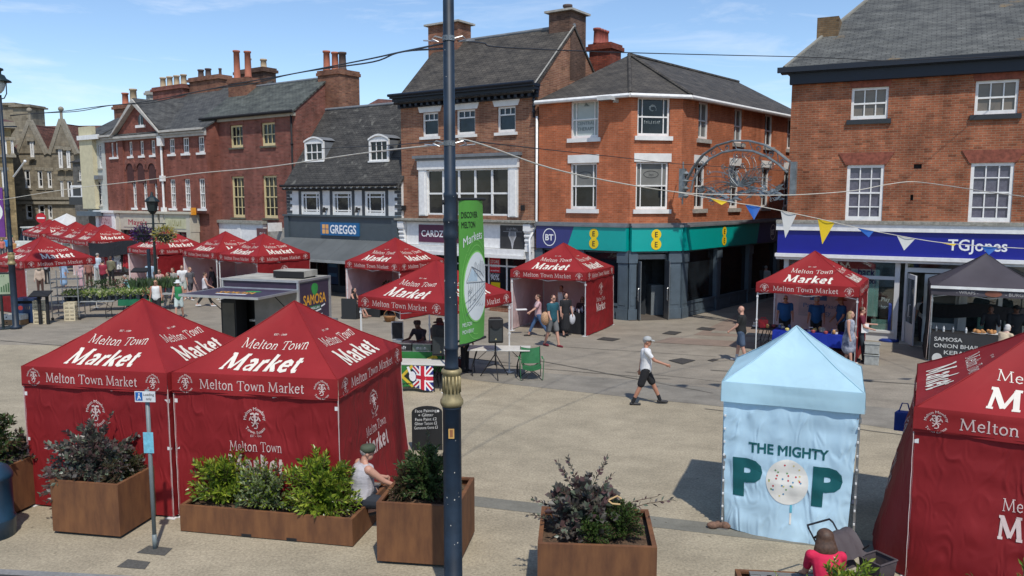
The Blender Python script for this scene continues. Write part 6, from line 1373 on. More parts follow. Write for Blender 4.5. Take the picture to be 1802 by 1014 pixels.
def on_bl(x):
 for a,b in zip(bl[:-1],bl[1:]):
  if a[0]<=x<=b[0]: t=(x-a[0])/(b[0]-a[0]); return PD(a[0]+(b[0]-a[0])*t,a[1]+(b[1]-a[1])*t,a[2]+(b[2]-a[2])*t)
FY=cloth('yellow flag',(.72,.52,.02),.25,.3); FBL=cloth('blue flag',(.02,.11,.40),.25,.3); FWH=cloth('white flag',(.62,.62,.60),.25,.3)
for (xa,xb,yb,xt,m_,lb,dy) in ((1249,1281,361,1270,FY, 'yellow bunting flag blown almost flat, first from the left',.25),(1311,1339,387,1327,FBL, 'blue bunting flag hanging over the indigo corner sign',.1),(1374,1402,419,1382,FWH, 'white bunting flag at the left end of the royal blue sign',.0),(1439,1469,430,1447,FY, 'yellow bunting flag hanging straight down on the royal blue sign',.0),(1508,1538,418,1529,FBL, 'blue bunting flag folded up near the middle of the royal blue sign',.15),(1578,1611,441,1591,FWH, 'pale grey white bunting flag on the royal blue sign',.0),(1650,1683,433,1679,FY, 'yellow bunting flag crumpled before the big white sign letters',.2),(1726,1758,449,1740,FBL, 'blue bunting flag covering the last white sign letters',.05)):
 A,B=on_bl(xa),on_bl(xb); Tp=PD(xt,yb,(A.y+B.y)/2-dy); c_=(A+B)/2; g=MB()
 def ff(u,v,o=0): p=A.lerp(B,u).lerp(Tp,v); return p-c_+Vector((0,(.05+dy*.3)*sin(u*pi)*(1-v)-o,0))
 n=6
 for sgn in (0,1):
  vs=[]; fs=[]; idx={}
  for j in range(n+1):
   for i in range(n+1): idx[i,j]=len(vs); vs.append(ff(i/n,j/n,-.004*sgn))
  for j in range(n):
   for i in range(n): q=(idx[i,j],idx[i+1,j],idx[i+1,j+1],idx[i,j+1]); fs.append(q if not sgn else q[::-1])
  g.raw(vs,fs)
 o=g.build('bunting_flag',m_,smooth=True); o.location=c_; tag(o,lb, 'bunting flag', 'bunting flags on the white cord')
# ================================================================ ironwork arch over the side street
A=Vector((*FS_.world(0,0),0)) if 'FS_' in globals() else Vector((7.1,32.6,0))
cA=PD(1205,340,31.8); cB=PD(1391,340,28.6)
AR=Frame(cA.x,cA.y,atan2(cB.y-cA.y,cB.x-cA.x)); aw=hypot(cB.x-cA.x,cB.y-cA.y)
ar=thing('ironwork_arch', 'silvery wrought iron arch with leafy scrollwork spanning the side street between two brick buildings', 'archway sign',(cA.x,cA.y,0),AR.a)
IRON=mat('weathered silver iron',(.23,.25,.25),.45,.5,var=.3,vs=4)
def AL(px,py): return AR.loc(px,py)
b0=AL(1215,345); bt=AL(1295,249); b1=(aw,AL(1385,300)[1]);
def ell(px,py): x,z=AL(px,py); return (x,0,z)
outer=[(1203,338),(1208,318),(1220,295),(1238,272),(1262,256),(1290,248),(1318,248),(1345,255),(1368,267),(1390,285)]
inner=[(1216,338),(1220,318),(1232,297),(1250,279),(1272,268),(1297,264),(1325,266),(1350,276),(1370,289),(1386,304)]
m=MB()
for off in (-.05,.05): m.tube([Vector(ell(*p))+Vector((0,off,0)) for p in outer],.035,6)
m.build('outer_ring',IRON,ar); m=MB(); m.tube([Vector(ell(*p)) for p in inner],.045,6); m.build('inner_ring',IRON,ar)
m=MB()
for a,b in list(zip(outer,inner))[::1]: m.tube([ell(*a),ell(*b)],.018,5)
rr=random.Random(21)
for i in range(len(outer)-1):
 p=(Vector(ell(*outer[i]))+Vector(ell(*inner[i+1])))/2
 for k in range(3): t0=rr.uniform(0,6.28); m.tube([p+Vector((.12*(1-j*.13)*cos(t0+j*.9),0,.12*(1-j*.13)*sin(t0+j*.9))) for j in range(6)],.012,4)
m.build('ring_scrolls',IRON,ar)
m=MB(); c0=Vector(ell(1300,328))
for k in range(70):                                    # acanthus sprays fanning from the centre
 t0=rr.uniform(-.2,pi+.2); L=rr.uniform(.35,1.6)*(1 if abs(cos(t0))>.3 else .75); w=rr.choice([-1,1]); pts=[]
 for j in range(9): s=j/8; tt=t0+w*.55*s*s; pts.append(c0+Vector((cos(tt)*L*s*1.15,.06*sin(k),sin(tt)*L*s*.75)))
 m.tube(pts,[.02*(1-.6*j/8) for j in range(9)],5)
 e=pts[-1]; m.tube([e+Vector((.11*(1-j*.12)*cos(t0+j),0,.11*(1-j*.12)*sin(t0+j))) for j in range(7)],.013,4)
m.build('scrollwork',IRON,ar)
m=MB()                                             # leaping animals and leaves at the foot of the spray
for k in range(60):
 x=rr.uniform(-1.7,1.8); z=-.25+.12*sin(x*2)+rr.uniform(-.25,.25); a=rr.uniform(-.6,.6)
 m.raw([c0+Vector(q)+Vector((x,rr.uniform(-.06,.06),z)) for q in ((-.2*cos(a),0,-.2*sin(a)),(0,.02,.07),(.22*cos(a),0,.22*sin(a)),(.02,-.02,-.07))]+[c0+Vector((x,.07,z))],[(0,1,4),(1,2,4),(2,3,4),(3,0,4),(0,3,2,1)])
m.build('leaf_spray',IRON,ar)
m=MB(); w0=ell(1204,320); m.box(-.25,.02,-.06,.06,AL(1200,348)[1],AL(1200,297)[1]); m.tube([(-.1,0,AL(1200,360)[1]),(-.1,0,AL(1200,285)[1])],.03)
for k in range(4): z=AL(1200,345-13*k)[1]; m.lathe([(.02,-.1),(.13,0),(.02,.1)],(.05,0,z),8)
m.tube([(-.1,0,AL(1200,352)[1]),(-.5,.45,AL(1200,350)[1])],.02); m.tube([(-.1,0,AL(1200,300)[1]),(-.5,.45,AL(1200,298)[1])],.02)
m.build('wall_bracket',IRON,ar); m=MB(); m.box(aw-.02,aw+.2,-.05,.05,AL(1388,345)[1],AL(1388,285)[1]); m.build('wall_bracket',IRON,ar)
# ================================================================ planters
CORT=mat('corten steel',(.20,.088,.037),.75,var=.28,vs=2.2,c2=(.12,.052,.026),spec=.3,stretch=(3,3,.8)); SOIL=mat('bark mulch',(.10,.06,.035),.95,var=.5,vs=25,bump=.8,bs=30); BEN=mat('grey bench slat',(.17,.165,.155),.75,var=.25,vs=8,stretch=(2,12,8))
def planter(x,y,a,w,d,h,label,soil=.12,gap=.05):
 r=thing('planter',label, 'planter',(x,y,0),a, 'rusty steel planters'); t=.012; rim=.055; m=MB()
 for (x0,x1,y0,y1) in ((0,w,0,t),(0,w,d-t,d),(0,t,t,d-t),(w-t,w,t,d-t)): m.box(x0,x1,y0,y1,gap,h)
 for (x0,x1,y0,y1) in ((t,w-t,t,rim),(t,w-t,d-rim,d-t),(t,rim,rim,d-rim),(w-rim,w-t,rim,d-rim)): m.box(x0,x1,y0,y1,h-.03,h-.001)
 m.build('box',CORT,r); m=MB(); m.box(.08,w-.08,.08,d-.08,0.005,gap-.001); m.build('plinth',PLAINBLK,r)
 m=MB(); m.grid(12,12,lambda p,q: (t+.002+(w-2*t-.004)*p,t+.002+(d-2*t-.004)*q,h-soil+.02*noise.noise(Vector((p*9,q*9,x))))); m.build('soil',SOIL,r)
 return r
def shrub(name,label,cat,fr,x,y,z,spec,mats,seed,stemc=(.09,.05,.03),group=None):
 """spec: list of stems (dx,dy,dz, leaves, leaf size, width) leaning out from the root"""
 X,Y=fr.world(x,y); r=thing(name,label,cat,(X,Y,z),fr.a,group); rr=random.Random(seed); lf=MB(); st=MB()
 for (dx,dy,dz,n,ls,wd) in spec:
  e=Vector((dx,dy,dz)); m1=Vector((dx*.35,dy*.35,dz*.62)); b=Vector((rr.uniform(-.05,.05),rr.uniform(-.05,.05),0)); pts=[b,m1,e]
  st.tube([b,b.lerp(m1,.6)+Vector((0,0,.02)),m1,m1.lerp(e,.55)+Vector((0,0,.03)),e],[.009,.008,.007,.005,.003],4)
  for k in range(n):
   t=.22+.78*(k+rr.random())/n
   p=(b.lerp(m1,t/.5) if t<.5 else m1.lerp(e,(t-.5)/.5))+Vector((0,0,.03*sin(t*3)))
   ax=(e-m1).normalized(); ang=k*2.4+rr.uniform(-.4,.4); s=ax.orthogonal().normalized(); q=ax.cross(s); d=(s*cos(ang)+q*sin(ang))*1.0+ax*(.35+.9*t*t)+Vector((0,0,.15)); leaf(lf,p,d.normalized(),ls*rr.uniform(.7,1.15)*(1.1-.35*t),rr,rr.choice([0,0,1,2]),wd,rr.uniform(.02,.14))
 lf.build('foliage',mats,r); st.build('stem',mat('twig %s' % name,stemc,.8),r); return r
def fan(n,rx,ry,z0,z1,leaves,ls,wd,seed,lean=(0,0)):
 rr=random.Random(seed); o=[]
 for k in range(n):
  t=rr.uniform(0,2*pi); q=sqrt(rr.random()); o.append((rx*q*cos(t)+lean[0]*rr.random(),ry*q*sin(t)+lean[1]*rr.random(),rr.uniform(z0,z1)*(1-.35*q*q),leaves,ls,wd))
 for k in range(n // 2): t=rr.uniform(0,2*pi); o.append((rx*1.05*cos(t)+lean[0]*rr.random(),ry*1.05*sin(t)+lean[1]*rr.random(),z0*rr.uniform(.2,.7),max(10,leaves*2 // 3),ls,wd))
 return o
SMOKE=[leafmat('smoky leaf',(.13,.12,.10),(.08,.07,.062),.12,.35),leafmat('purple leaf',(.14,.08,.075),(.085,.048,.05),.15,.35),leafmat('grey green leaf',(.15,.175,.12),(.09,.11,.075),.15,.35)]
LAUR=[leafmat('laurel leaf',(.26,.34,.035),(.16,.24,.025),.4,.3),leafmat('laurel yellow leaf',(.44,.48,.07),(.3,.38,.04),.4,.3),leafmat('laurel deep leaf',(.11,.18,.025),(.06,.12,.015),.35,.3)]
VARI=[leafmat('variegated leaf',(.34,.38,.20),(.12,.18,.06),.3,.4),leafmat('laurel leaf',(.17,.25,.03)),leafmat('dark variegated leaf',(.10,.14,.06),(.05,.08,.03),.3,.4)]
DARKG=[leafmat('dark green leaf',(.055,.095,.028),(.03,.055,.018),.2,.35),leafmat('mid green leaf',(.09,.13,.04),(.05,.08,.022),.2,.35),leafmat('bronze leaf',(.10,.05,.02),(.05,.05,.02),.2,.4)]
HEBE=[leafmat('hebe leaf',(.06,.11,.02),(.035,.07,.012),.25,.5),leafmat('hebe light leaf',(.10,.16,.03),(.06,.10,.02),.25,.5),leafmat('hebe dark leaf',(.02,.04,.01),(.012,.025,.008),.2,.5)]
HEATH=[leafmat('heath leaf',(.045,.07,.02),(.025,.04,.012),.2,.5),leafmat('heath light leaf',(.08,.11,.03),(.05,.07,.02),.2,.5),leafmat('heath brown leaf',(.10,.055,.025),(.06,.05,.02),.2,.5)]
p1=G(94,940); F1=Frame(p1[0],p1[1],radians(-10.5)); planter(*p1,F1.a,1.12,1.15,.83, 'rusty steel planter with a dark purple shrub, behind the thin sign post')
shrub('smoke_bush', 'dark purple grey shrub spilling over the left side of the planter behind the sign post', 'shrub',F1,.42,.5,.7,fan(60,.66,.5,.4,.88,34,.125,.66,1,(-.25,.05))+[(-.85,-.1,.1,60,.11,.6),(-.75,.15,.3,50,.11,.6),(-.6,-.35,-.05,60,.11,.6),(-.78,-.3,-.2,50,.1,.6),(-.98,-.05,-.02,50,.1,.6),(-.45,-.55,-.2,50,.1,.6),(-.95,.2,.35,24,.07,.5),(-.5,-.45,.1,32,.09,.55),(-.7,-.3,.2,30,.09,.55),(-.7,.0,.02,40,.1,.6),(-.8,-.2,-.12,36,.09,.6),(-.55,-.5,-.1,36,.1,.6),(-.9,.05,.2,36,.09,.6),(-.62,-.15,.2,40,.1,.6),(-.15,.1,1.0,34,.08,.5),(.15,.2,1.02,34,.08,.5)],SMOKE,3)
shrub('heath_bush', 'fine leaved dark green bush in the right half of the planter behind the sign post', 'shrub',F1,.82,.62,.7,fan(150,.27,.44,.22,.48,34,.045,.35,5),HEATH,6)
e0=Vector(G(17,913)); e1=Vector(G(73,886)); dr=(e1-e0).normalized(); a0=atan2(dr.y,dr.x)-pi/2; fe=e0-dr*.25; Fp=Frame(fe.x-cos(a0)*1.15,fe.y-sin(a0)*1.15,a0)
planter(Fp.ox,Fp.oy,a0,1.15,1.15,.83, 'rusty steel planter cut by the left edge, behind the blue bin')
shrub('laurel_bush', 'dark green leafy shrub in the planter cut by the left edge', 'shrub',Fp,.62,.45,.7,fan(60,.55,.5,.5,1.15,34,.13,.42,11),DARKG,12)
shrub('smoke_bush', 'small reddish grey shrub at the back right corner of the planter behind the blue bin', 'shrub',Fp,.95,.85,.7,fan(40,.3,.3,.3,.6,30,.085,.55,13),SMOKE[:2]+[DARKG[1]],14)
p3=G(664,993); F3=Frame(p3[0],p3[1],radians(-8.5)); planter(*p3,F3.a,1.13,1.15,.88, 'rusty steel planter standing partly behind the foreground lamp post')
shrub('laurel_bush', 'dense dark green shrub in the planter behind the foreground lamp post', 'shrub',F3,.55,.6,.76,fan(100,.42,.42,.42,.78,32,.105,.42,15)+[(.0,.1,.92,26,.07,.4),(.35,.1,.72,22,.07,.4)],[DARKG[0],DARKG[1],DARKG[0]],16)
shrub('heath_bush', 'reddish fine leaved shrub on the left side of the planter behind the foreground lamp post', 'shrub',F3,.25,.5,.76,fan(90,.18,.42,.25,.52,32,.045,.35,17),[HEATH[0],HEATH[2],DARKG[2]],18)
shrub('heath_bush', 'fine leaved green shrub just right of the foreground lamp post', 'shrub',F3,.88,.62,.76,fan(80,.15,.4,.2,.46,32,.045,.35,19),HEATH,20)
p4t=G(946,957,.86); F4=Frame(p4t[0],p4t[1],radians(-4.5)); planter(*p4t,F4.a,1.42,1.18,.86, 'rusty steel planter cut by the bottom edge, right of the foreground lamp post')
shrub('smoke_bush', 'dark grey leaved shrub with long side branches in the planter cut by the bottom edge', 'shrub',F4,.55,.62,.74,fan(52,.48,.4,.38,.8,32,.135,.72,21)+[(-.35,.25,.85,34,.09,.6),(-.2,.3,.88,32,.09,.6),(.32,.35,.9,40,.09,.55),(.4,.3,.7,30,.08,.5),(-.65,.1,.38,34,.085,.6),(-.7,.0,.22,32,.08,.6),(-.6,-.15,.25,30,.08,.55),(1.15,.15,.42,34,.11,.4),(.95,.2,.44,20,.09,.5),(-.05,-.5,.1,32,.1,.55),(-.3,-.4,.12,28,.1,.55)],SMOKE[:1]+[SMOKE[2],SMOKE[1]],22)
for x,y,lb,s,hh in ((.68,.30, 'left and smaller of two rounded green shrubs in the planter cut by the bottom edge',23,.34),(1.02,.48, 'right and larger of two rounded green shrubs in the planter cut by the bottom edge',24,.46)):
 shrub('hebe_bush',lb, 'shrub',F4,x,y,.74,fan(110,.19 if s==23 else .27,.22,hh*.75,hh*1.1,40,.05,.45,s),HEBE,s+5)
m=MB(); m.tube([(0,0,0),(.12,.02,.05),(.17,.0,.02)],.012,5); m.tube([(0,0,0),(.05,-.03,-.03),(.15,-.03,-.04)],.012,5); X,Y=F4.world(.85,.45); o=m.build('broken_twig',mat('bare wood',(.5,.33,.15),.8)); o.location=(X,Y,1.25); tag(o, 'pale broken twig resting on the green shrubs near the bottom edge', 'twig')
p2=G(318,936); q2=G(621,964); a2=atan2(q2[1]-p2[1],q2[0]-p2[0]); w2=hypot(q2[0]-p2[0],q2[1]-p2[1]); F2=Frame(*p2,a2)
r2=planter(*p2,a2,w2,1.52,.42, 'long low rusty steel planter with a slatted bench, full of bright green laurels',soil=.1,gap=.02)
m=MB()
for k in range(6): m.box(.95,w2-.1,.82+k*.1,.9+k*.1,.415,.45)
m.box(1.0,1.06,.82,1.4,.33,.414); m.box(w2-.2,w2-.14,.82,1.4,.33,.414); m.build('bench',BEN,r2); m=MB()
for k in range(2): m.box(.95,1.75,1.44,1.47,.55+.14*k,.66+.14*k)
m.box(1.0,1.04,1.47,1.5,.4,.8); m.box(1.65,1.69,1.47,1.5,.4,.8); m.build('backrest',BEN,r2)
m=MB(); m.cyl((w2-.1,.16,.41),(w2-.1,.16,.415),.01);
for x0 in (1.0,1.72): m.box(x0,x0+.16,-.003,-.0005,.02,.06)
m.build('forklift_slots',PLAINBLK,r2)
shrub('laurel_bush', 'bright green laurel at the left end of the long low planter', 'shrub',F2,.45,.5,.32,fan(64,.52,.36,.5,.98,34,.135,.38,31),LAUR,32)
shrub('variegated_bush', 'pale variegated shrub between the two bright green laurels of the long low planter', 'shrub',F2,1.22,.38,.32,fan(60,.46,.32,.3,.8,30,.105,.42,33),VARI,34)
shrub('laurel_bush', 'bright green laurel beside the seated man in the long low planter', 'shrub',F2,2.1,.38,.32,fan(80,.56,.36,.5,1.02,34,.14,.38,35),LAUR,36)
F5=Frame(2.6,7.9,radians(-6)); r5=planter(2.6,7.95,F5.a,3.6,1.5,.42, 'long low rusty steel planter below the bottom edge in front of the woman in pink',soil=.1,gap=.02); m=MB()
for k in range(6): m.box(.15,2.6,.82+k*.1,.9+k*.1,.415,.45)
m.build('bench',BEN,r5); m=MB(); m.box(.22,.27,.72,.76,.42,.72); m.box(.15,.5,.70,.75,.62,.72); m.build('backrest',BEN,r5)
shrub('laurel_bush', 'yellow green laurel in front of the woman in pink', 'shrub',F5,.95,.35,.32,fan(48,.48,.22,.5,.90,32,.13,.38,41),LAUR,42)
shrub('laurel_bush', 'few laurel shoots at the bottom edge left of the woman in pink', 'shrub',F5,.3,.35,.32,fan(7,.15,.12,.5,.74,20,.10,.34,43),LAUR,44)
shrub('laurel_bush', 'laurel sprig rising in front of the big red gazebo cut by the right edge', 'shrub',F5,2.72,.35,.32,[(0,0,.88,22,.12,.34),(.05,.1,.7,16,.1,.34),(-.5,.1,.68,14,.09,.34),(-.42,0,.6,14,.09,.34)],LAUR,46)
bx,by=G(-4,948); r=thing('litter_bin', 'round topped navy blue litter bin cut by the left edge', 'bin',(bx-.12,by+.1,0)); BB=mat('bin blue',(.014,.042,.075),.35,var=.15)
m=MB(); m.lathe([(.29,0),(.30,.26),(.305,.28),(.28,.30),(.28,.86),(.30,.88),(.30,.93),(.285,.96),(.24,1.04),(.15,1.09),(.02,1.11)],n=24); m.build('body',BB,r,smooth=True)
sx,sy=G(273,966); r=thing('sign_post', 'thin grey post with a white and blue loading only sign', 'sign',(sx,sy,0),-.05)
m=MB(); m.cyl((0,0,0),(0,0,2.32),.029,n=12); m.cyl((0,0,0),(0,0,.22),.033,n=12); m.build('post',mat('grey post paint',(.16,.19,.19),.5),r,smooth=True)
m=MB(); m.box(-.145,.145,-.06,-.05,2.16,2.31); m.mat(1); m.flat(rectf(-.135,-.035,2.18,2.30),lambda x,y,o: (x,-.063,y)); m.mat(0); m.flat(disc(-.08,2.275,.012),lambda x,y,o: (x,-.066,y)); m.flat(ribbon([(-.085,2.255),(-.095,2.21),(-.11,2.195)],.014,0),lambda x,y,o: (x,-.066,y)); m.flat(ribbon([(-.08,2.25),(-.06,2.20)],.014,0.0005),lambda x,y,o: (x,-.066-o,y)); m.mat(2); m.flat(move(text('Loading',.05,.004,w=.15),.055,2.25),lambda x,y,o: (x,-.063,y)); m.flat(move(text('only',.05,.004,w=.08),.055,2.19),lambda x,y,o: (x,-.063,y)); m.build('sign_plate',[mat('sign plate white',(.7,.72,.72),.4),mat('sign plate blue',(.01,.12,.40),.4),SIGNK],r)
m=MB(); m.box(-.07,.075,-.035,-.032,1.42,1.72); m.box(-.065,.07,-.0365,-.0355,1.44,1.56); m.build('notice',mat('cyan notice',(.18,.48,.60),.5,var=.15,vs=20),r)
X,Y=G(752,793); r=thing('chalkboard', 'black arched chalkboard with white handwriting about face painting', 'chalkboard',(X,Y,0),.05); pts=[(-.3,0),(.3,0),(.3,.78)]+[(.3*cos(t),.78+.12*sin(t)) for t in [pi*k/10 for k in range(1,10)]]+[(-.3,.78)]
m=MB(); v=[(x,0,z) for x,z in pts]+[(x,.03,z) for x,z in pts]; n=len(pts); m.raw(v,[tuple(range(n)),tuple(range(2*n-1,n-1,-1))]+[(i,n+i,n+(i+1) % n,(i+1) % n) for i in range(n)]); m.mat(1)
cf=lambda x,y,o: (x,-.004-o,y)
for k,(s_,w_) in enumerate((('Face Painting',.42),('+ Glitter',.3),('Face Paint £2',.42),('Glitter Tattoo £2',.44),('Gemstone Gems £3',.46))): m.flat(move(text(s_,.085,.002,w=w_,ang=.03),-.02,.78-.085*k),cf)
m.mat(1); m.flat(disc(.22,.8,.025),cf); m.build('board',[mat('chalkboard black',(.012,.013,.014),.6),mat('chalk',(.6,.6,.58),.9)],r); m=MB(); m.box(-.29,-.25,.05,.35,0,.02); m.box(.25,.29,.05,.35,0,.02); m.tube([(-.27,.03,.75),(-.27,.33,.02)],.012); m.tube([(.27,.03,.75),(.27,.33,.02)],.012); m.build('stand',PLAINBLK,r)
X,Y=G(1272,930); m=MB()
for k in range(4): m.ball((.1*k-.15,.03*(k % 2),.05),.09,1.1,.8,.6,9,6)
o=m.build('sandbag',mat('brown sandbag',(.16,.09,.06),.9,var=.4,vs=12),smooth=True); o.location=(X,Y,0); tag(o, 'lumpy brown sandbag at the left foot of the pale blue gazebo', 'sandbag')
# ================================================================ samosa trailer
def trailer():
 zt=2.35; fl,frr,br=Vector(G(392,490,zt)),Vector(G(524,495,zt)),Vector(G(585.5,485.7,zt)); a=atan2((frr-fl).y,(frr-fl).x); w=(frr-fl).length; d=(br-frr).length
 r=thing('food_trailer', 'grey and dark purple samosa catering trailer with its serving hatch propped up', 'trailer',(fl.x,fl.y,0),a)
 PUR=mat('aubergine panel',(.045,.03,.055),.45,var=.12); GRY=mat('grey trailer panel',(.20,.19,.18),.5,var=.2,vs=2,spec=.5); ROOF=mat('trailer roof',(.36,.34,.29),.7,var=.25,vs=1.6)
 m=MB(); t=.05; z0=.55
 m.box(0,.05,.02,d-.02,z0,zt-.04); m.box(w-.05,w,0.02,d-.02,z0,zt-.04); m.box(.05,w-.05,d-.05,d,z0,zt-.04); m.box(.05,w-.05,.0,d-.05,z0-.08,z0); m.box(w*.42,w-.05,0.0,.04,z0,2.05); m.build('body',GRY,r); m=MB(); m.box(.06,w-.06,.5,.52,z0,2.2); m.build('dark_backing',PLAINBLK,r)  # black sheet behind the hatch, the dark of the inside put into its colour
 m=MB(); m.box(.05,w-.05,-.005,.04,2.06,zt-.04); m.box(w+.001,w+.014,.08,d-.08,.98,zt-.1); m.build('side_panel',PUR,r)
 m=MB(); m.box(-.03,w+.03,-.03,d+.03,zt-.039,zt+.01); m.build('roof',ROOF,r)
 m=MB()
 for x in (-.035,w-.03):
  for y in (-.035,d-.03): m.box(x,x+.07,y,y+.07,z0-.1,zt+.02)
 m.box(-.03,w+.03,-.05,-.031,zt-.05,zt+.02); m.box(w+.031,w+.05,-.03,d+.03,zt-.05,zt+.02); m.box(.04,w-.04,-.03,-.006,2.03,2.09); m.box(w+.015,w+.04,.04,d-.04,.92,.98); m.build('trim',ALU,r)
 m=MB(); fn=lambda x,y,o: (w+.018+o,x+d/2,y)
 m.mat(0); m.flat(([(x,y,o) for x,y,o in move(text('SAMOSA',.46,.02,w=1.35),0,1.52)[0]],text('SAMOSA',.46,.02)[1]),fn)
 m.mat(1); m.flat(([(.0+.19*sin(t)*(1-.25*cos(t)),2.0+.2*-cos(t),0) for t in [2*pi*k/20 for k in range(20)]],[tuple(range(20))]),fn); m.mat(2); m.flat(rectf(-.32,.32,1.32,1.46),fn); m.mat(3); m.flat(move(text('WALLAH',.13,.006,w=.5),0,1.34),lambda x,y,o: fn(x,y,.003)); m.flat(ribbon([(-.35,1.30),(0,1.26),(.35,1.30)],.05,.004),fn); m.flat(move(text('the very best',.15,0,w=.8),.05,1.08),fn)
 for s in (-1,1): m.flat(ribbon([(s*.36,1.38),(s*.6,1.44)],.05,.001),fn)
 LOGO=[mat('samosa orange',(.70,.33,.03),.5,var=.2,vs=8),mat('samosa green',(.03,.25,.05),.5,var=.2),mat('samosa dark green',(.02,.13,.05),.5),SIGNW]; m.build('lettering',LOGO,r)
 m=MB(); L=2.0; hz=2.05
 m.box(.06,w-.05,-.03-L,-.035,hz-.03,hz); m.mat(1); m.box(.0,w+.0,-.035-L-.04,-.035-L,hz-.05,hz+.02); m.box(.0,.058,-.035-L,-.04,hz-.05,hz+.02); m.box(w-.049,w,-.035-L,-.04,hz-.05,hz+.02)
 fn=lambda x,y,o: (x,y,hz+.004+o); m.mat(2); m.flat(move(text('SAMOSA',.52,.02,w=1.35),w*.48,-1.25),fn); m.mat(3); m.flat(([(w*.6+.28*sin(t),-.72+.15*-cos(t),0) for t in [2*pi*k/16 for k in range(16)]],[tuple(range(16))]),fn); m.mat(4); m.flat(ribbon([(w*.3,-1.42),(w*.48,-1.46),(w*.68,-1.4)],.12,0),fn)
 m.build('serving_hatch',[PUR,ALU,LOGO[0],LOGO[1],SIGNW],r)
 m=MB()
 for x in (.1,w-.12): m.tube([(x,-.05,1.2),(x,-1.1,2.0)],.015,5)
 m.tube([(.12,-.02,0),(.12,-.02,.6)],.03); m.tube([(w-.1,-.02,0),(w-.1,-.02,.6)],.03); m.build('strut',PLAINBLK,r)
 m=MB(); m.box(.16,.74,-.35,.2,.02,1.7); m.mat(1); m.box(.22,.68,-.365,-.351,.12,1.6); m.build('fridge',[PLAINBLK,glass('fridge door',(.10,.095,.08),(.06,.06,.055),rough=.15)],r)
 m=MB(); m.box(.9,w*.5,.1,.7,.96,1.02); m.build('counter',ALU,r)
 m=MB(); m.box(w*.55,w*.55+1.15,d*.3,d*.3+.8,zt+.06,zt+.26); m.mat(1); m.box(w*.55+.05,w*.55+1.1,d*.3+.05,d*.3+.75,zt+.01,zt+.06); m.box(w*.55+.0,w*.55+1.15,d*.3-.02,d*.3-.001,zt+.04,zt+.24); m.build('roof_vent',[ROOF,PLAINBLK],r)
 for y in (d*.35,d*.75):
  m=MB(); m.cyl((w-.25,y,.3),(w-.02,y,.3),.3,n=18); m.build('wheel',PLAINBLK,r)
 m=MB(); m.box(w-.1,w+.25,d-.2,d+.1,.45,.9) ; m.tube([(w*.5,d,.5),(w*.5,d+1.0,.5)],.04); m.build('drawbar',STEEL,r)
trailer()
# ================================================================ disc jockey kit,speakers,chair,tables
def speaker_on_stand(x,y,h,label,w=.42,hh=.68,a=0,spread=.45):
 r=thing('speaker',label, 'speaker',(x,y,0),a); m=MB()
 m.prism([(-w/2,-.17),(w/2,-.17),(w/2*.75,.2),(-w/2*.75,.2)],h,h+hh); m.build('cabinet',BLACKP,r,bevel=.03)
 m=MB(); m.box(-w/2+.04,w/2-.04,-.185,-.171,h+.06,h+hh*.62); m.build('grille',mat('speaker grille',(.03,.035,.035),.5,var=.3,vs=60),r); m=MB(); m.lathe([(.02,0),(.11,.04),(.13,.05)],n=16); m.xform(Matrix.Translation((0,-.172,h+hh*.78)) @ Matrix.Rotation(pi/2,4, 'X')); m.build('horn',PLAINBLK,r)
 m=MB(); m.raw([(-.025,-.188,h+.1),(.025,-.188,h+.1),(0,-.188,h+.15)],[(0,1,2)]); m.build('badge',mat('badge gold',(.5,.42,.2),.4),r)
 m=MB(); m.cyl((0,0,.35),(0,0,h),.02,n=8); m.cyl((0,0,.62),(0,0,.72),.035,n=8); m.build('pole',PLAINBLK,r)
 for k in range(3): t=k*2*pi/3+.6; m=MB(); m.tube([(0,0,.68),(spread*cos(t),spread*sin(t),.01)],.015,6); m.tube([(0,0,.38),(spread*.55*cos(t),spread*.55*sin(t),.32)],.008,4); m.build('leg',PLAINBLK,r)
 return r
speaker_on_stand(-.46,21.85,1.0, 'black loudspeaker on a tripod stand right of the green hanging banner',a=.1)
X,Y=G(742,684); speaker_on_stand(-1.83,20.75,.86, 'large black loudspeaker on a tripod left of the foreground lamp post',w=.5,hh=.82,a=-.15)
def folding_table(x,y,a,L,D,h,label,topm,legm=PLAINBLK,cloth_=None,cz=.5,name='folding_table'):
 r=thing(name,label, 'table',(x,y,0),a); m=MB(); m.box(0,L,0,D,h-.045,h); m.build('table_top',topm,r,bevel=.015)
 for x0 in (.25,L-.25):
  m=MB(); m.tube([(x0-.1,.08,.01),(x0-.12,.1,.3),(x0,.1,h-.05)],.014,5); m.tube([(x0-.1,D-.08,.01),(x0-.12,D-.1,.3),(x0,D-.1,h-.05)],.014,5); m.tube([(x0-.11,.1,.25),(x0-.11,D-.1,.25)],.012,5); m.tube([(x0,D/2,h*.55),((x0+L/2)/2,D/2,h-.06)],.01,4); m.build('leg',legm,r)
 if cloth_:
  m=MB(); m.box(-.012,L+.012,-.012,D+.012,h+.002,h+.008)
  m.grid(40,6,lambda p,q: (-.015+(L+.03)*p,-.015-.018*(1-q)*(1+sin(p*L*14)),h+.008-(h+.008-cz)*(1-q)))
  for xe,sg in ((-.015,-1),(L+.015,1)): m.grid(10,6,lambda p,q: (xe+sg*.015*(1-q)*(1+sin(p*D*14)),-.015+(D+.03)*p,h+.008-(h+.008-cz)*(1-q)))
  m.build('tablecloth',cloth_,r)
 return r
TW=mat('white table top',(.56,.54,.49),.5,var=.05)
folding_table(-1.25,21.9,-.05,1.75,.7,.78, 'white folding table behind the right hand loudspeaker',TW)
r=folding_table(-3.25,20.25,-.1,1.6,.7,.74, 'white folding table with a flag banner hanging in front',TW)
m=MB(); W_,H_=1.08,.60
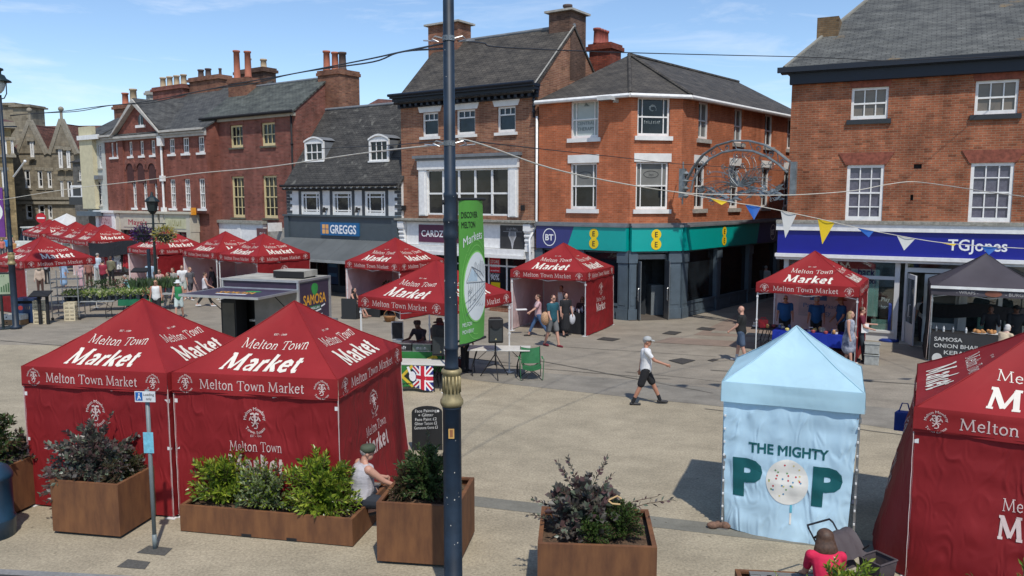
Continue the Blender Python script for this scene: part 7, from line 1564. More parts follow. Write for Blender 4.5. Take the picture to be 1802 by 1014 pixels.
def ff(x,y,o=0): return (x+.16,-.03-(.015+.03*(1-y/H_))*sin(x*9)-o,y+.10+.05*sin(x*4.2)*(1-y/H_))
m.mat(0); m.grid(20,8,lambda p,q: ff(p*W_*.5,q*H_)); m.mat(3); m.grid(20,8,lambda p,q: ff(W_*.5+p*W_*.5,q*H_))
def tri(pts,mi,o): m.mat(mi); m.flat(dense(([(x,y,o) for x,y in pts],[tuple(range(len(pts)))]),.06),lambda x,y,o_: ff(x,y,.004+o_))
hw=W_*.5; tri([(0,.08),(hw*.42,H_/2),(0,H_-.08)],1,.001); tri([(hw,.1),(hw,H_-.1),(hw*.6,H_/2)],1,.001)
for a_,b_ in (((0,0),(hw,H_)),((0,H_),(hw,0))): m.mat(2); m.flat(dense(ribbon([a_,b_],.07,.002 if a_==(0,0) else .0025),.06),lambda x,y,o_: ff(x,y,.004+o_))
for wd,mi,o_ in ((.12,4,.002),(.045,5,.004)):
 for a_,b_ in (((hw+.03,.03),(W_-.03,H_-.03)),((hw+.03,H_-.03),(W_-.03,.03))): m.mat(mi); m.flat(dense(ribbon([a_,b_],wd,o_+(.0005 if a_[1]>.1 else 0)),.06),lambda x,y,o: ff(x,y,.004+o))
for wd,mi,o_ in ((.18,4,.005),(.10,5,.006)):
 for a_,b_ in (((hw+.1,H_/2),(W_,H_/2)),((hw+hw/2,0),(hw+hw/2,H_))): m.mat(mi); m.flat(dense(ribbon([a_,b_],wd,o_+(.0004 if a_[1]==0 else 0)),.06),lambda x,y,o: ff(x,y,.004+o))
m.mat(4); m.flat(disc(hw,H_*.5,.09,.14,off=.010),lambda x,y,o: ff(x,y,.004+o)); m.flat(ribbon([(hw-.05,H_*.6),(hw-.12,H_*.95)],.06,.009),lambda x,y,o: ff(x,y,.004+o)); m.mat(1); m.flat(disc(hw,H_*.5,.06,off=.010),lambda x,y,o: ff(x,y,.004+o)); m.flat(move(text('www.',.1,.006,w=.5),.3,.06),lambda x,y,o: ff(x,y,.012))
o=m.build('flag_banner',[mat('flag green',(.02,.16,.03),.7),mat('flag black',(.01,.01,.01),.7),mat('flag gold',(.6,.42,.03),.7),mat('flag navy',(.01,.02,.16),.7),SIGNW,mat('flag red',(.5,.01,.03),.7)],None,smooth=True); o.location=(-3.25,20.25,0); o.rotation_euler=(0,0,-.1); tag(o, 'banner of two flags with a hand making a peace sign, hung on the white table', 'flag banner')
r=folding_table(-3.35,21.2,-.1,1.7,.6,.86, 'disc jockey table draped in a green, gold and black cloth',PLAINBLK,cloth_=mat('flag green',(.02,.16,.03),.7),cz=.35)
m=MB(); m.flat(ribbon([(.5,.3),(1.35,.78)],.13,0),lambda x,y,o: (x,-.06,y)); m.build('gold_stripe',mat('flag gold',(.6,.42,.03),.7),r)
for x,wd,lb,n in ((0.1,.55, 'black flight case with white lettering at the left of the disc jockey table', 'V'),(.68,.5, 'grey green mixer case in the middle of the disc jockey table', ''),(1.2,.48, 'black case with a round badge at the right of the disc jockey table', 'o')):
 fr=Frame(-3.35,21.2,-.1); X,Y=fr.world(x,.02); m=MB(); m.box(0,wd,0,.5,0,.22); m.mat(1); m.box(-.003,wd+.003,-.004,.5,.0,.02); m.box(-.003,wd+.003,-.004,.5,.2,.223); m.mat(2); m.flat(move(join(move(text(n,.15,.01),-wd*.3,0),scrib(7,wd*.5,.09,2)) if n else scrib(8,wd*.6,.07,5),wd/2,.06),lambda a_,b_,o_: (a_,-.006,b_)); o=m.build('flight_case',[PLAINBLK if x != .68 else mat('grey green case',(.12,.16,.12),.6),STEEL,SIGNW]); o.location=(X,Y,.87); o.rotation_euler=(0,0,-.1); tag(o,lb, 'case', 'cases on the disc jockey table')
X,Y=Frame(-3.35,21.2,-.1).world(.22,.25); m=MB(); m.box(-.16,.16,-.02,.02,.05,.55); m.mat(1); m.box(-.14,.14,-.03,-.021,.08,.52); m.mat(2); m.box(-.12,.12,-.1,.05,0,.05); o=m.build('screen',[mat('screen case',(.4,.4,.4),.4),PLAINBLK,STEEL]); o.location=(X,Y,1.1); tag(o, 'upright black screen on the left flight case', 'screen')
r=thing('camp_chair', 'empty green folding camp chair', 'chair',(.52,21.75,0),.08); CG=cloth('green camp cloth',(.03,.16,.06),.08,.6,6)
m=MB(); m.grid(10,8,lambda p,q: (-.26+.52*p,-.05+.25*q*.4+.12-.06*sin(p*pi),.42+.44*q-.03*sin(p*pi)*q)); m.build('backrest',CG,r,smooth=True); m=MB(); m.grid(10,8,lambda p,q: (-.26+.52*p,-.28+.4*q,.43-.07*sin(p*pi)-.02*q)); m.grid(10,4,lambda p,q: (-.26+.52*p,-.285,.33+.1*q-.06*sin(p*pi))); m.build('seat',CG,r,smooth=True)
for i,(a_,b_) in enumerate((((-.3,-.3,0),(.26,-.22,.44)),((.3,-.3,0),(-.26,-.22,.44)),((-.3,.2,0),(-.27,.2,.87)),((.3,.2,0),(.27,.2,.87)),((-.3,.2,0),(.26,.14,.44)),((.3,.2,0),(-.26,.14,.44)))): m=MB(); m.tube([a_,b_],.011,5); m.build('leg',PLAINBLK,r)
for s in (-1,1): m=MB(); m.grid(4,8,lambda p,q: (s*(.30+.045*p),-.3+.44*q,.60-.03*sin(q*pi))); m.tube([(s*.3,-.3,0.02),(s*.33,-.3,.6)],.011,5); m.build('armrest',CG,r)
m=MB(); m.ball((0,0,.16),.2,.9,.7,.8,12,8); m.tube([(-.1,0,.28),(0,0,.42),(.1,0,.28)],.014); o=m.build('rucksack',mat('maroon nylon',(.08,.015,.02),.7),smooth=True); X,Y=G(811,650); o.location=(X,Y,0); tag(o, 'dark red rucksack on the ground just right of the foreground lamp post', 'bag')
m=MB(); m.lathe([(.12,0),(.2,.03),(.24,.2),(.25,.22)],n=16); m.tube([(.24*cos(t),0,.2+.28*sin(t)) for t in [pi*k/10 for k in range(11)]],.014); X,Y=G(686,566); o=m.build('wicker_basket',mat('wicker',(.30,.14,.05),.8,var=.5,vs=40),smooth=True); o.location=(X,Y,0); tag(o, 'brown wicker basket with a hoop handle behind the disc jockeys', 'basket')
RAT=mat('black rattan',(.02,.022,.024),.7,var=.4,vs=50)
def rattan(x,y,a,lb):
 r=thing('rattan_chair',lb, 'chair',(x,y,0),a, 'black rattan chairs'); m=MB(); m.box(-.3,.3,-.3,.3,.32,.42); m.build('seat',RAT,r); m=MB(); m.box(-.33,.33,.24,.32,.0,.85); m.build('backrest',RAT,r)
 for s in (-1,1): m=MB(); m.box(s*.33-.04,s*.33+.04,-.32,.239,0,.62); m.build('armrest',RAT,r)
rattan(*G(620,560),2.9, 'black rattan chair holding the seated woman with long black hair'); rattan(*G(664,556),1.2, 'black rattan chair between the seated woman and the basket')
r=thing('cafe_table', 'low dark cafe table beside the seated woman', 'table',(*G(646,552),0)); m=MB(); m.box(-.3,.3,-.3,.3,.5,.54); m.build('table_top',RAT,r)
for sx_,sy_ in ((-1,-1),(1,-1),(1,1),(-1,1)): m=MB(); m.box(sx_*.26-.02,sx_*.26+.02,sy_*.26-.02,sy_*.26+.02,0,.5); m.build('leg',RAT,r)
fr4=Frame(-5.003,34.354,-.568); X,Y=fr4.world(-.9,-.2); r=folding_table(X,Y,fr4.a,1.9,.6,.8, 'dark table of plants and goods under the pink lined gazebo before the bakery',PLAINBLK,cloth_=BLACKC,cz=.1)
for k in range(3):
 X,Y=fr4.world(-.6+.5*k,.1); r=thing('potted_plant', 'dark potted plant on the table under the gazebo before the bakery', 'plant',(X,Y,.81),0, 'dark plants on the stall table'); m=MB(); m.lathe([(.07,0),(.1,.16)],n=10); m.build('pot',PLAINBLK,r); m=MB(); leafball(m,(0,0,.36),.2,90,.12,random.Random(k)); m.build('foliage',[DARKG[0],DARKG[2]],r)
f5=Frame(1.963,30.447,-.452); X,Y=f5.world(.05,-1.15); folding_table(X,Y,f5.a,1.32,.7,.76, 'table with a black cloth covered in glassware under the pink lined gazebo',PLAINBLK,cloth_=BLACKC,cz=.02)
rr=random.Random(5); GLS=mat('pale glassware',(.5,.44,.46),.15,var=.25,vs=20)
for k in range(16):
 X,Y=f5.world(.12+.078*k+rr.uniform(-.02,.02),-1.05+.2*(k % 3)); m=MB(); h=rr.uniform(.14,.24); m.lathe([(.028,0),(.034,.02),(.034,h*.65),(.014,h*.8),(.014,h)],n=8); o=m.build('bottle',GLS,smooth=True); o.location=(X,Y,.77); tag(o, 'small pale bottle in the rows on the black clothed table', 'bottle', 'bottles on the black clothed table')
f6=Frame(9.783,25.784,-.50); BLC=cloth('royal blue cloth',(.008,.03,.33),.05,.5,5)
X,Y=f6.world(-1.0,-1.2); folding_table(X,Y,f6.a,2.1,.75,.76, 'long table with a royal blue cloth in front of the three men in blue shirts',TW,cloth_=BLC,cz=.38)
X,Y=f6.world(-1.75,-.95); r=folding_table(X,Y,f6.a,.75,1.1,.76, 'small side table of bric a brac at the left leg of the blue clothed stall',PLAINBLK)
m=MB(); m.flat(rectf(-.65,.75,.95,1.95),lambda x,y,o: (x,1.40,y)); m.mat(1); m.flat(rectf(-.3,.25,1.5,1.93),lambda x,y,o: (x,1.395,y)); m.mat(2); m.flat(ribbon([(-.28,1.6),(-.1,1.75),(.05,1.65),(.22,1.8)],.07,0),lambda x,y,o: (x,1.39,y)); m.flat(ribbon([(-.28,1.8),(-.1,1.62),(.1,1.85)],.03,0.001),lambda x,y,o: (x,1.39-o,y)); m.mat(1); m.flat(move(text('Pathy Vase',.2,.004,w=1.1),.05,1.25),lambda x,y,o: (x,1.395,y)); m.flat(move(text('Society',.2,.004,w=.7),.05,1.02),lambda x,y,o: (x,1.395,y))
m.mat(0); o=m.build('display_banner',[mat('pale display banner',(.5,.42,.45),.7),mat('display blue',(.06,.16,.35),.6),SIGNW]); o.location=T['6'].location; o.rotation_euler=T['6'].rotation_euler; tag(o, 'pale display banner with a blue picture behind the three men in blue', 'banner')
rr=random.Random(8); cols=[mat('item %d' % k,c_,.5,var=.3,vs=15) for k,c_ in enumerate(((.6,.58,.55),(.5,.25,.08),(.3,.05,.05),(.5,.45,.35),(.05,.08,.2),(.6,.5,.15)))]
for k in range(26):
 x,y=(rr.uniform(-1.0,1.05),rr.uniform(-1.15,-.55)) if k>9 else (rr.uniform(-1.72,-1.05),rr.uniform(-.9,.1)); X,Y=f6.world(x,y); m=MB()
 if k % 3==0: m.box(-.08,.08,-.06,.06,0,rr.uniform(.04,.12)); m.box(-.06,.06,-.05,.05,.121,.14)
 elif k % 3==1: m.lathe([(.03,0),(.05,.03),(.05,.1),(.02,.14)],n=9)
 else: m.ball((0,0,.05),.06,1.2,1,.8,9,6); m.lathe([(.05,0),(.06,.03)],n=8)
 o=m.build('stall_item',cols[k % 6],smooth=(k % 3 != 0)); o.location=(X,Y,.77); tag(o, 'small trinket among the goods spread on the blue clothed stall', 'trinket', 'goods on the blue clothed stall')
X,Y=f6.world(-1.4,-.75); m=MB(); m.box(-.13,.13,-.1,.1,0,.26); m.tube([(-.08,0,.26),(-.08,0,.32),(.08,0,.32),(.08,0,.26)],.01); o=m.build('red_tin',mat('bright red tin',(.5,.01,.02),.4)); o.location=(X,Y,.77); tag(o, 'bright red tin at the left end of the blue clothed stall', 'tin')
PLAS=mat('clear plastic box',(.45,.46,.43),.3,var=.2,vs=9,trans=.3)
X,Y=G(1533,641)
for k,(z,lb) in enumerate(((0, 'lower of two stacked clear plastic storage boxes beside the woman in a patterned dress'),(.34, 'upper of two stacked clear plastic storage boxes beside the woman in a patterned dress'))):
 m=MB(); m.prism([(-.2,-.16),(.2,-.16),(.2,.16),(-.2,.16)],0,.28); m.box(-.22,.22,-.18,.18,.281,.315); o=m.build('storage_box',PLAS,bevel=.01); o.location=(X,Y,z); o.rotation_euler=(0,0,-.4); tag(o,lb, 'storage box', 'stacked clear storage boxes')
X,Y=G(1463,640); m=MB(); m.prism([(-.22,-.16),(.22,-.16),(.22,.16),(-.22,.16)],0,.24); m.box(-.24,.24,-.18,.18,.241,.27); o=m.build('storage_box',PLAS); o.location=(X,Y,0); o.rotation_euler=(0,0,-.4); tag(o, 'single clear plastic storage box under the right end of the blue clothed table', 'storage box')
# ================================================================ flower stall
TBG=cloth('green table cloth',(.01,.13,.06),.05,.4)
r=folding_table(-18.4,32.5,.16,1.95,.9,.74, 'grey topped table of potted plants at the flower stall',mat('grey table top',(.3,.31,.3),.5)); r=folding_table(-16.3,32.85,.16,1.5,.9,.76, 'table with a green cloth at the right of the flower stall',TW,cloth_=TBG,cz=.52)
folding_table(-18.6,34.6,.16,3.8,.9,.74, 'rear table of taller plants at the flower stall',mat('grey table top',(.3,.31,.3),.5))
ff_=Frame(-18.4,32.5,.16); rr=random.Random(14); POTM=mat('dark nursery pot',(.03,.04,.05),.5); kinds=[([leafmat('lime leaf',(.26,.34,.08)),leafmat('cream petal',(.5,.5,.3))],.13),([leafmat('fresh leaf',(.08,.17,.04)),leafmat('lime leaf',(.26,.34,.08))],.13),([leafmat('fresh leaf',(.08,.17,.04)),leafmat('orange petal',(.55,.22,.12))],.12)]
for row in range(3):
 for k in range(13):
  x=.12+.275*k+rr.uniform(-.03,.03); y=.1+.28*row; X,Y=ff_.world(x,y); kd=kinds[0 if row==0 and k != 11 else (2 if k==11 else 1)]; mats_,ls=kd
  r=thing('potted_plant',('leafy plant in a dark pot, front row of the flower stall' if row==0 else 'green plant in a dark pot, behind the front row of the flower stall'), 'plant',(X,Y,.745+(.02 if k>6 else 0)),0, 'potted plants front row' if row==0 else 'potted plants middle rows'); m=MB(); m.lathe([(.065,0),(.09,.17),(.1,.17),(.1,.19)],n=10); m.build('pot',POTM,r)
  m=MB(); leafball(m,(0,0,.28),.13,46,ls,rr,(0,1),.8,.5); m.build('foliage',mats_,r)
fb_=Frame(-18.6,34.6,.16); GR=[leafmat('grass leaf',(.10,.17,.06)),leafmat('blue green leaf',(.12,.17,.10))]
for k in range(13):
 x=.15+.29*k; X,Y=fb_.world(x,.45+rr.uniform(-.2,.2)); tall=5<k; r=thing('potted_plant', 'tall spiky green plant on the rear flower table' if tall else 'dark bushy plant with red flecks on the rear flower table', 'plant',(X,Y,.745),0, 'tall plants on the rear flower table' if tall else 'dark plants on the rear flower table'); m=MB(); m.lathe([(.08,0),(.11,.2)],n=10); m.build('pot',POTM,r); m=MB()
 if tall:
  for j in range(70): t=rr.uniform(0,6.28); leaf(m,Vector((rr.uniform(-.1,.1),rr.uniform(-.1,.1),.18)),Vector((cos(t)*.35,sin(t)*.35,1)).normalized(),rr.uniform(.3,.62),rr,j % 2,.07)
  m.build('foliage',GR,r)
 else: leafball(m,(0,0,.42),.26,130,.1,rr,(0,1)); m.build('foliage',[DARKG[0] if k % 3 else DARKG[1],leafmat('red fleck leaf',(.2,.03,.05)) if k in (3,5) else DARKG[0]],r)
r=thing('flower_trolley', 'tall wire shelf trolley at the left of the flower stall', 'trolley',(-18.75,32.3,0),.1)
for x in (0,1.05):
 for y in (0,.55): m=MB(); m.box(x-.015,x+.015,y-.015,y+.015,.1,2.0); m.build('post',STEEL,r)
for z in (.25,.6,.95,1.3,1.65):
 m=MB(); m.box(0,1.05,0,.55,z,z+.025)
 for k in range(8): m.box(.02+.14*k,.03+.14*k,-.01,.56,z+.026,z+.04)
 m.build('shelf',mat('grey mesh shelf',(.25,.26,.26),.4,.5),r)
for x in (0,1.05): m=MB(); m.cyl((x,-.02,.06),(x,.02,.06),.06); m.build('wheel',PLAINBLK,r)
CRT=mat('cream plastic crate',(.58,.50,.34),.6,var=.08)
def crates(px,py,n,a,w,lb):
 X,Y=G(px,py)
 for k in range(n):
  m=MB(); h=.15; m.box(-w/2,w/2,-.17,.17,0,.012)
  for z0,z1 in ((.012,.05),(.075,.10),(.118,h)): m.box(-w/2,w/2,-.17,-.158,z0,z1); m.box(-w/2,w/2,.158,.17,z0,z1); m.box(-w/2,-w/2+.012,-.158,.158,z0,z1); m.box(w/2-.012,w/2,-.158,.158,z0,z1)
  for x in (-w/2,-.02,w/2-.04): m.box(x,x+.04,-.174,-.1705,0.01,h)
  o=m.build('plastic_crate',CRT); o.location=(X,Y,k*.152); o.rotation_euler=(0,0,a+.02*(k % 3)); tag(o, '%s' % lb, 'crate',lb)
crates(73,569,6,.2,.46, 'cream plastic crates stacked behind the black lectern sign'); crates(126,564,5,.15,.42, 'cream plastic crates stacked under the flower table')
r=thing('lectern_sign', 'black lectern style information stand in front of the shelf trolley', 'sign',(*G(78,571),0),.1)
for x in (-.14,.16): m=MB(); m.box(x-.05,x+.05,-.04,.04,0,1.15); m.build('leg',PLAINBLK,r)
m=MB(); m.box(-.42,.30,-.25,.25,-.02,.02); m.xform(Matrix.Translation((0,0,1.22)) @ Matrix.Rotation(.35,4, 'X')); m.build('panel',PLAINBLK,r)
X,Y=G(52,567); r=thing('litter_bin', 'square navy litter bin with gold lettering beside the left street lamp', 'bin',(X,Y,0),.1); m=MB(); m.box(-.36,.36,-.3,.3,.03,.78); m.box(-.38,.38,-.32,.32,.9,1.0); m.box(-.36,-.30,-.3,.3,.78,.9); m.box(.30,.36,-.3,.3,.78,.9); m.box(-.34,.34,-.28,.28,.0,.03); m.mat(1); m.box(-.3,.3,-.2,.25,.78,.9); m.build('body',[mat('bin navy',(.01,.03,.09),.4),PLAINBLK],r); m=MB(); m.flat(disc(-.16,.62,.09),lambda x,y,o: (x,-.303,y)); m.mat(1); m.flat(move(scrib(3,.2,.12,1),.14,.56),lambda x,y,o: (x,-.303,y)); m.build('badge',[mat('badge red',(.3,.03,.03),.6),GOLD],r)
X,Y=G(27,571)
for z,mm,lb in ((0,mat('brown cardboard',(.26,.15,.07),.85), 'brown cardboard fruit box on the ground under a white one'),(.21,mat('white cardboard',(.55,.53,.48),.85,var=.2,vs=12), 'white printed cardboard box on top of the brown one beside the navy bin')):
 m=MB(); m.box(-.42,.42,-.2,.2,0,.012)
 for b in ((-.42,.42,-.2,-.19),(-.42,.42,.19,.2),(-.42,-.41,-.19,.19),(.41,.42,-.19,.19)): m.box(b[0],b[1],b[2],b[3],.012,.2)
 m.mat(1)
 for x in (-.2,.12): m.flat(disc(x,.1,.035,.025),lambda a_,b_,o_: (a_,-.203,b_))
 o=m.build('cardboard_box',[mm,PLAINBLK]); o.location=(X,Y,z); o.rotation_euler=(0,0,-.12); tag(o,lb, 'box')
r=thing('map_sign', 'green framed town map board on a post at the far left', 'sign',(*G(6,578),0),.25); m=MB(); m.cyl((0,0,0),(0,0,1.3),.05); m.build('post',GRNBK,r); m=MB(); m.box(-.42,.42,-.03,.03,1.25,2.15); m.lathe([(.42,-.03),(.42,.03)],n=20); m.v=m.v; m.build('frame',GRNBK,r); m=MB(); m.flat(rectf(-.36,.36,1.32,2.08),lambda x,y,o: (x,-.036,y)); m.mat(1)
for k in range(8): m.flat(rectf(-.3+.08*k,-.25+.08*k,1.4,1.6+.05*(k % 4)),lambda x,y,o: (x,-.04,y))
m.flat(move(scrib(6,.4,.06,1),0,1.98),lambda x,y,o: (x,-.04,y)); m.build('map',[mat('map green paper',(.30,.36,.24),.6),mat('map dark ink',(.05,.12,.05),.6)],r)
r=thing('information_post', 'slim navy post with a tilted black tray, left of the walking women', 'post',(-16.2,35.6,0),.1); m=MB(); m.box(-.06,.06,-.06,.06,0,2.7); m.build('post',NAVYM,r); m=MB(); m.box(-.75,-.06,-.2,.25,-.03,.03); m.xform(Matrix.Translation((0,0,1.75)) @ Matrix.Rotation(.3,4, 'X')); m.build('tray',PLAINBLK,r); m=MB(); m.box(-.55,-.061,-.02,.02,.5,1.35); m.build('panel',PLAINBLK,r)
def rack(px,py,lb,hh=1.7,n=4):
 X,Y=G(px,py); r=thing('picture_rack',lb, 'display rack',(X,Y,0),-.5); m=MB()
 for x in (-.5,.5): m.tube([(x,0,0),(x,.12,hh)],.02,5)
 m.build('frame',STEEL,r); k=0
 for z in [.35+.42*j for j in range(n)]:
  for x in (-.24,.24): p=MB(); p.box(x-.19,x+.19,-.03+z*.07,-.01+z*.07,z,z+.34); p.mat(1); p.box(x-.13,x+.13,-.035+z*.07,-.031+z*.07,z+.06,z+.28); p.build('picture',[WHITE,mat('picture tone %d' % (k % 3),((.2,.2,.2),(.35,.3,.25),(.25,.3,.35))[k % 3],.6)],r); k+=1
 return r
rack(351,497, 'white rack of framed pictures beside the middle gazebo of the trio',2.0)
X,Y=G(379,500); r=thing('scarf_stand', 'stand hung with a black and white striped scarf', 'stand',(X,Y,0)); m=MB(); m.cyl((0,0,0),(0,0,1.95),.02); m.build('pole',STEEL,r); m=MB(); m.grid(10,14,lambda p,q: (.16*cos(p*2*pi)*(1+.3*sin(q*9)),.16*sin(p*2*pi),1.1+.8*q)); m.build('scarf',mat('striped scarf',(.55,.55,.55),.8,c2=(.03,.03,.03),vs=7),r,smooth=True)
f12=Frame(-11.897,38.336,-.634)
X,Y=f12.world(-1.2,-.6); folding_table(X,Y,f12.a,2.2,.8,.8, 'white clothed table of goods inside the gazebo behind the trailer roof',TW,cloth_=mat('off white cloth',(.45,.42,.42),.8),cz=.1)
f11=Frame(-14.617,40.857,-.664); X,Y=f11.world(-1.2,.4); folding_table(X,Y,f11.a,2.2,.7,.8, 'pink clothed table inside the middle gazebo of the trio',TW,cloth_=mat('pink cloth',(.45,.2,.22),.8),cz=.05)
p=PD(42,390,70); r=thing('parked_van', 'white van parked in front of the gabled stone building', 'van',(p.x,70,0),-.1); VW=mat('van white',(.6,.6,.55),.3); m=MB(); m.prism([(-1.0,0),(1.0,0),(1.0,4.6),(-1.0,4.6)],.5,1.2); m.prism([(-.95,.9),(.95,.9),(.95,4.6),(-.95,4.6)],1.2,2.3); m.box(-.97,.97,.7,4.6,2.301,2.4); m.build('body',VW,r,bevel=.08)
m=MB(); m.raw([(-.85,.3,1.22),(.85,.3,1.22),(.8,.88,2.2),(-.8,.88,2.2)],[(0,1,2,3)]); m.build('windscreen',GLASSD,r)
for x in (-.85,.85):
 for y in (.8,3.8): m=MB(); m.cyl((x-.1,y,.35),(x+.1,y,.35),.35,n=16); m.build('wheel',PLAINBLK,r)
 m=MB(); m.box(x*.8-.12,x*.8+.12,-.03,-.001,.75,.9); m.build('headlight',mat('headlight',(.7,.7,.7),.2),r)
p=PD(73,383,66); r=thing('no_entry_sign', 'round red no entry sign far off at the left', 'sign',(p.x,66,0)); m=MB(); m.cyl((0,0,0),(0,0,3.4),.05); m.build('post',STEEL,r); m=MB(); m.cyl((0,-.06,3.3),(0,-.09,3.3),.42,n=24); m.mat(1); m.box(-.3,.3,-.10,-.0901,3.24,3.36); m.build('disc',[mat('road sign red',(.45,.01,.02),.5),SIGNW],r)
p0,p1=PD(24,311,76),PD(44,284,74); m=MB(); m.cyl(p0,p1,.09,.07); m.ball(p1,.13); o=m.build('flag_pole',WHITE); tag(o, 'bare white flag pole slanting from the stone building behind the left lamp', 'flag pole')
r=thing('pushchair', 'dark pushchair with a grey brown hood beside the woman in pink', 'pushchair',(4.05,9.55,0),.5); FR_=mat('buggy frame',(.05,.05,.055),.3,.7); BC=cloth('brown grey buggy cloth',(.085,.068,.07),.05,.5)
m=MB()
for s in (-.22,.22): m.tube([(s,-.4,.1),(s,-.05,.5),(s,.25,.84)],.012,6); m.tube([(s,.35,.1),(s,0,.45),(s,-.3,.75)],.012,6)
m.tube([(-.22,.25,.84),(-.2,.29,.87),(.2,.29,.87),(.22,.25,.84)],.014,6); m.build('frame',FR_,r); m=MB(); m.grid(10,8,lambda p,q: (-.24+.48*p,-.15+.42*q-.1,.62+.24*sin(q*pi*.8)-.03*abs(sin(p*pi*3)))); m.build('hood',BC,r,smooth=True)
m=MB()
for b in ((.12,-.53,.44,-.53),(.44,-.53,.44,-.23),(.44,-.23,.12,-.23),(.12,-.23,.12,-.53)):
 k_=.82; X0,Y0,X1,Y1=[(v-(.28 if i % 2==0 else -.38))*k_+(.28 if i % 2==0 else -.38) for i,v in enumerate(b)]; m.face([(X0,Y0,.3),(X1,Y1,.3),(b[2],b[3],.6),(b[0],b[1],.6)]); m.tube([(b[0],b[1],.6),(b[2],b[3],.6)],.012,5)
m.box(.15,.41,-.5,-.26,.298,.305)
m.build('basket',BC,r); m=MB(); m.grid(6,6,lambda p,q: (-.2+.4*p,-.2+.3*q,.45+.3*q*q)); m.build('seat',BC,r)
for s in (-.24,.24):
 for y in (-.42,.36): m=MB(); m.cyl((s-.02,y,.1),(s+.02,y,.1),.1,n=14); m.build('wheel',PLAINBLK,r)
m=MB(); m.grid(4,6,lambda p,q: (.0+.06*p,.25*q,1.0+.3*q)); X,Y=G(1590,760);
mb_=MB(); mb_.prism([(-.14,-.09),(.14,-.09),(.10,.09),(-.10,.09)],.0,.30); mb_.tube([(-.08,0,.3),(-.04,0,.44),(.04,0,.44),(.08,0,.3)],.012); o=mb_.build('bag',mat('bright blue nylon',(.01,.05,.3),.6,var=.2,bump=.5),bevel=.04); o.location=PD(1590,757,12.55); o.rotation_euler=(0,0,-.5); tag(o, 'bright blue bag hanging at the left side of the big red gazebo', 'bag')
# ================================================================ people
def fuse(name,parts,m,parent,vox=.014,sm=4):
 """capsules and ellipsoids melted into one continuous surface"""
 b=MB()
 for p in parts:
  if p[0] == 'e': _,c,rx,ry,rz=p; b.lathe([(max(1e-3,sin(pi*i/8)),-cos(pi*i/8)*rz) for i in range(9)],c,14,rx,ry)
  else:
   p0,p1,r0,r1=p; b.cyl(p0,p1,r0,r1,12); b.ball(p0,r0*1.0,n=12,m=8); b.ball(p1,r1*1.0,n=12,m=8)
 me=bpy.data.meshes.new('tmp'); me.from_pydata(b.v,[],b.f); o=bpy.data.objects.new('tmp',me); C.objects.link(o)
 r=o.modifiers.new('r', 'REMESH'); r.mode = 'VOXEL'; r.voxel_size=vox; r.use_smooth_shade=True
 s=o.modifiers.new('s', 'SMOOTH'); s.factor=.5; s.iterations=sm
 dg=bpy.context.evaluated_depsgraph_get(); dg.update(); nm=bpy.data.meshes.new_from_object(o.evaluated_get(dg)); bpy.data.objects.remove(o); bpy.data.meshes.remove(me)
 nm.name=name; nm.materials.clear(); nm.materials.append(m); o=bpy.data.objects.new(name,nm); C.objects.link(o); o.parent=parent; return o
SK={'fair': mat('fair skin',(.50,.27,.19),.55,var=.06,vs=8), 'tan': mat('tanned skin',(.40,.19,.12),.55,var=.06,vs=8), 'pale': mat('pale skin',(.56,.36,.28),.55,var=.05), 'dark': mat('brown skin',(.12,.055,.035),.55,var=.06)}
HAIR={'grey': mat('grey hair',(.30,.28,.26),.7,var=.3,vs=30), 'brown': mat('brown hair',(.075,.038,.022),.6,var=.3,vs=30), 'black': mat('black hair',(.012,.01,.01),.5), 'blond': mat('blond hair',(.30,.20,.10),.6,var=.3,vs=30), 'white': mat('white hair',(.5,.48,.45),.7)}
def fab(name,c,c2=None,vs=4): return mat('fabric ' + name,c,.85,var=.12,vs=vs,c2=c2,bump=.3,bs=14)
def V3(*a): return Vector(a)
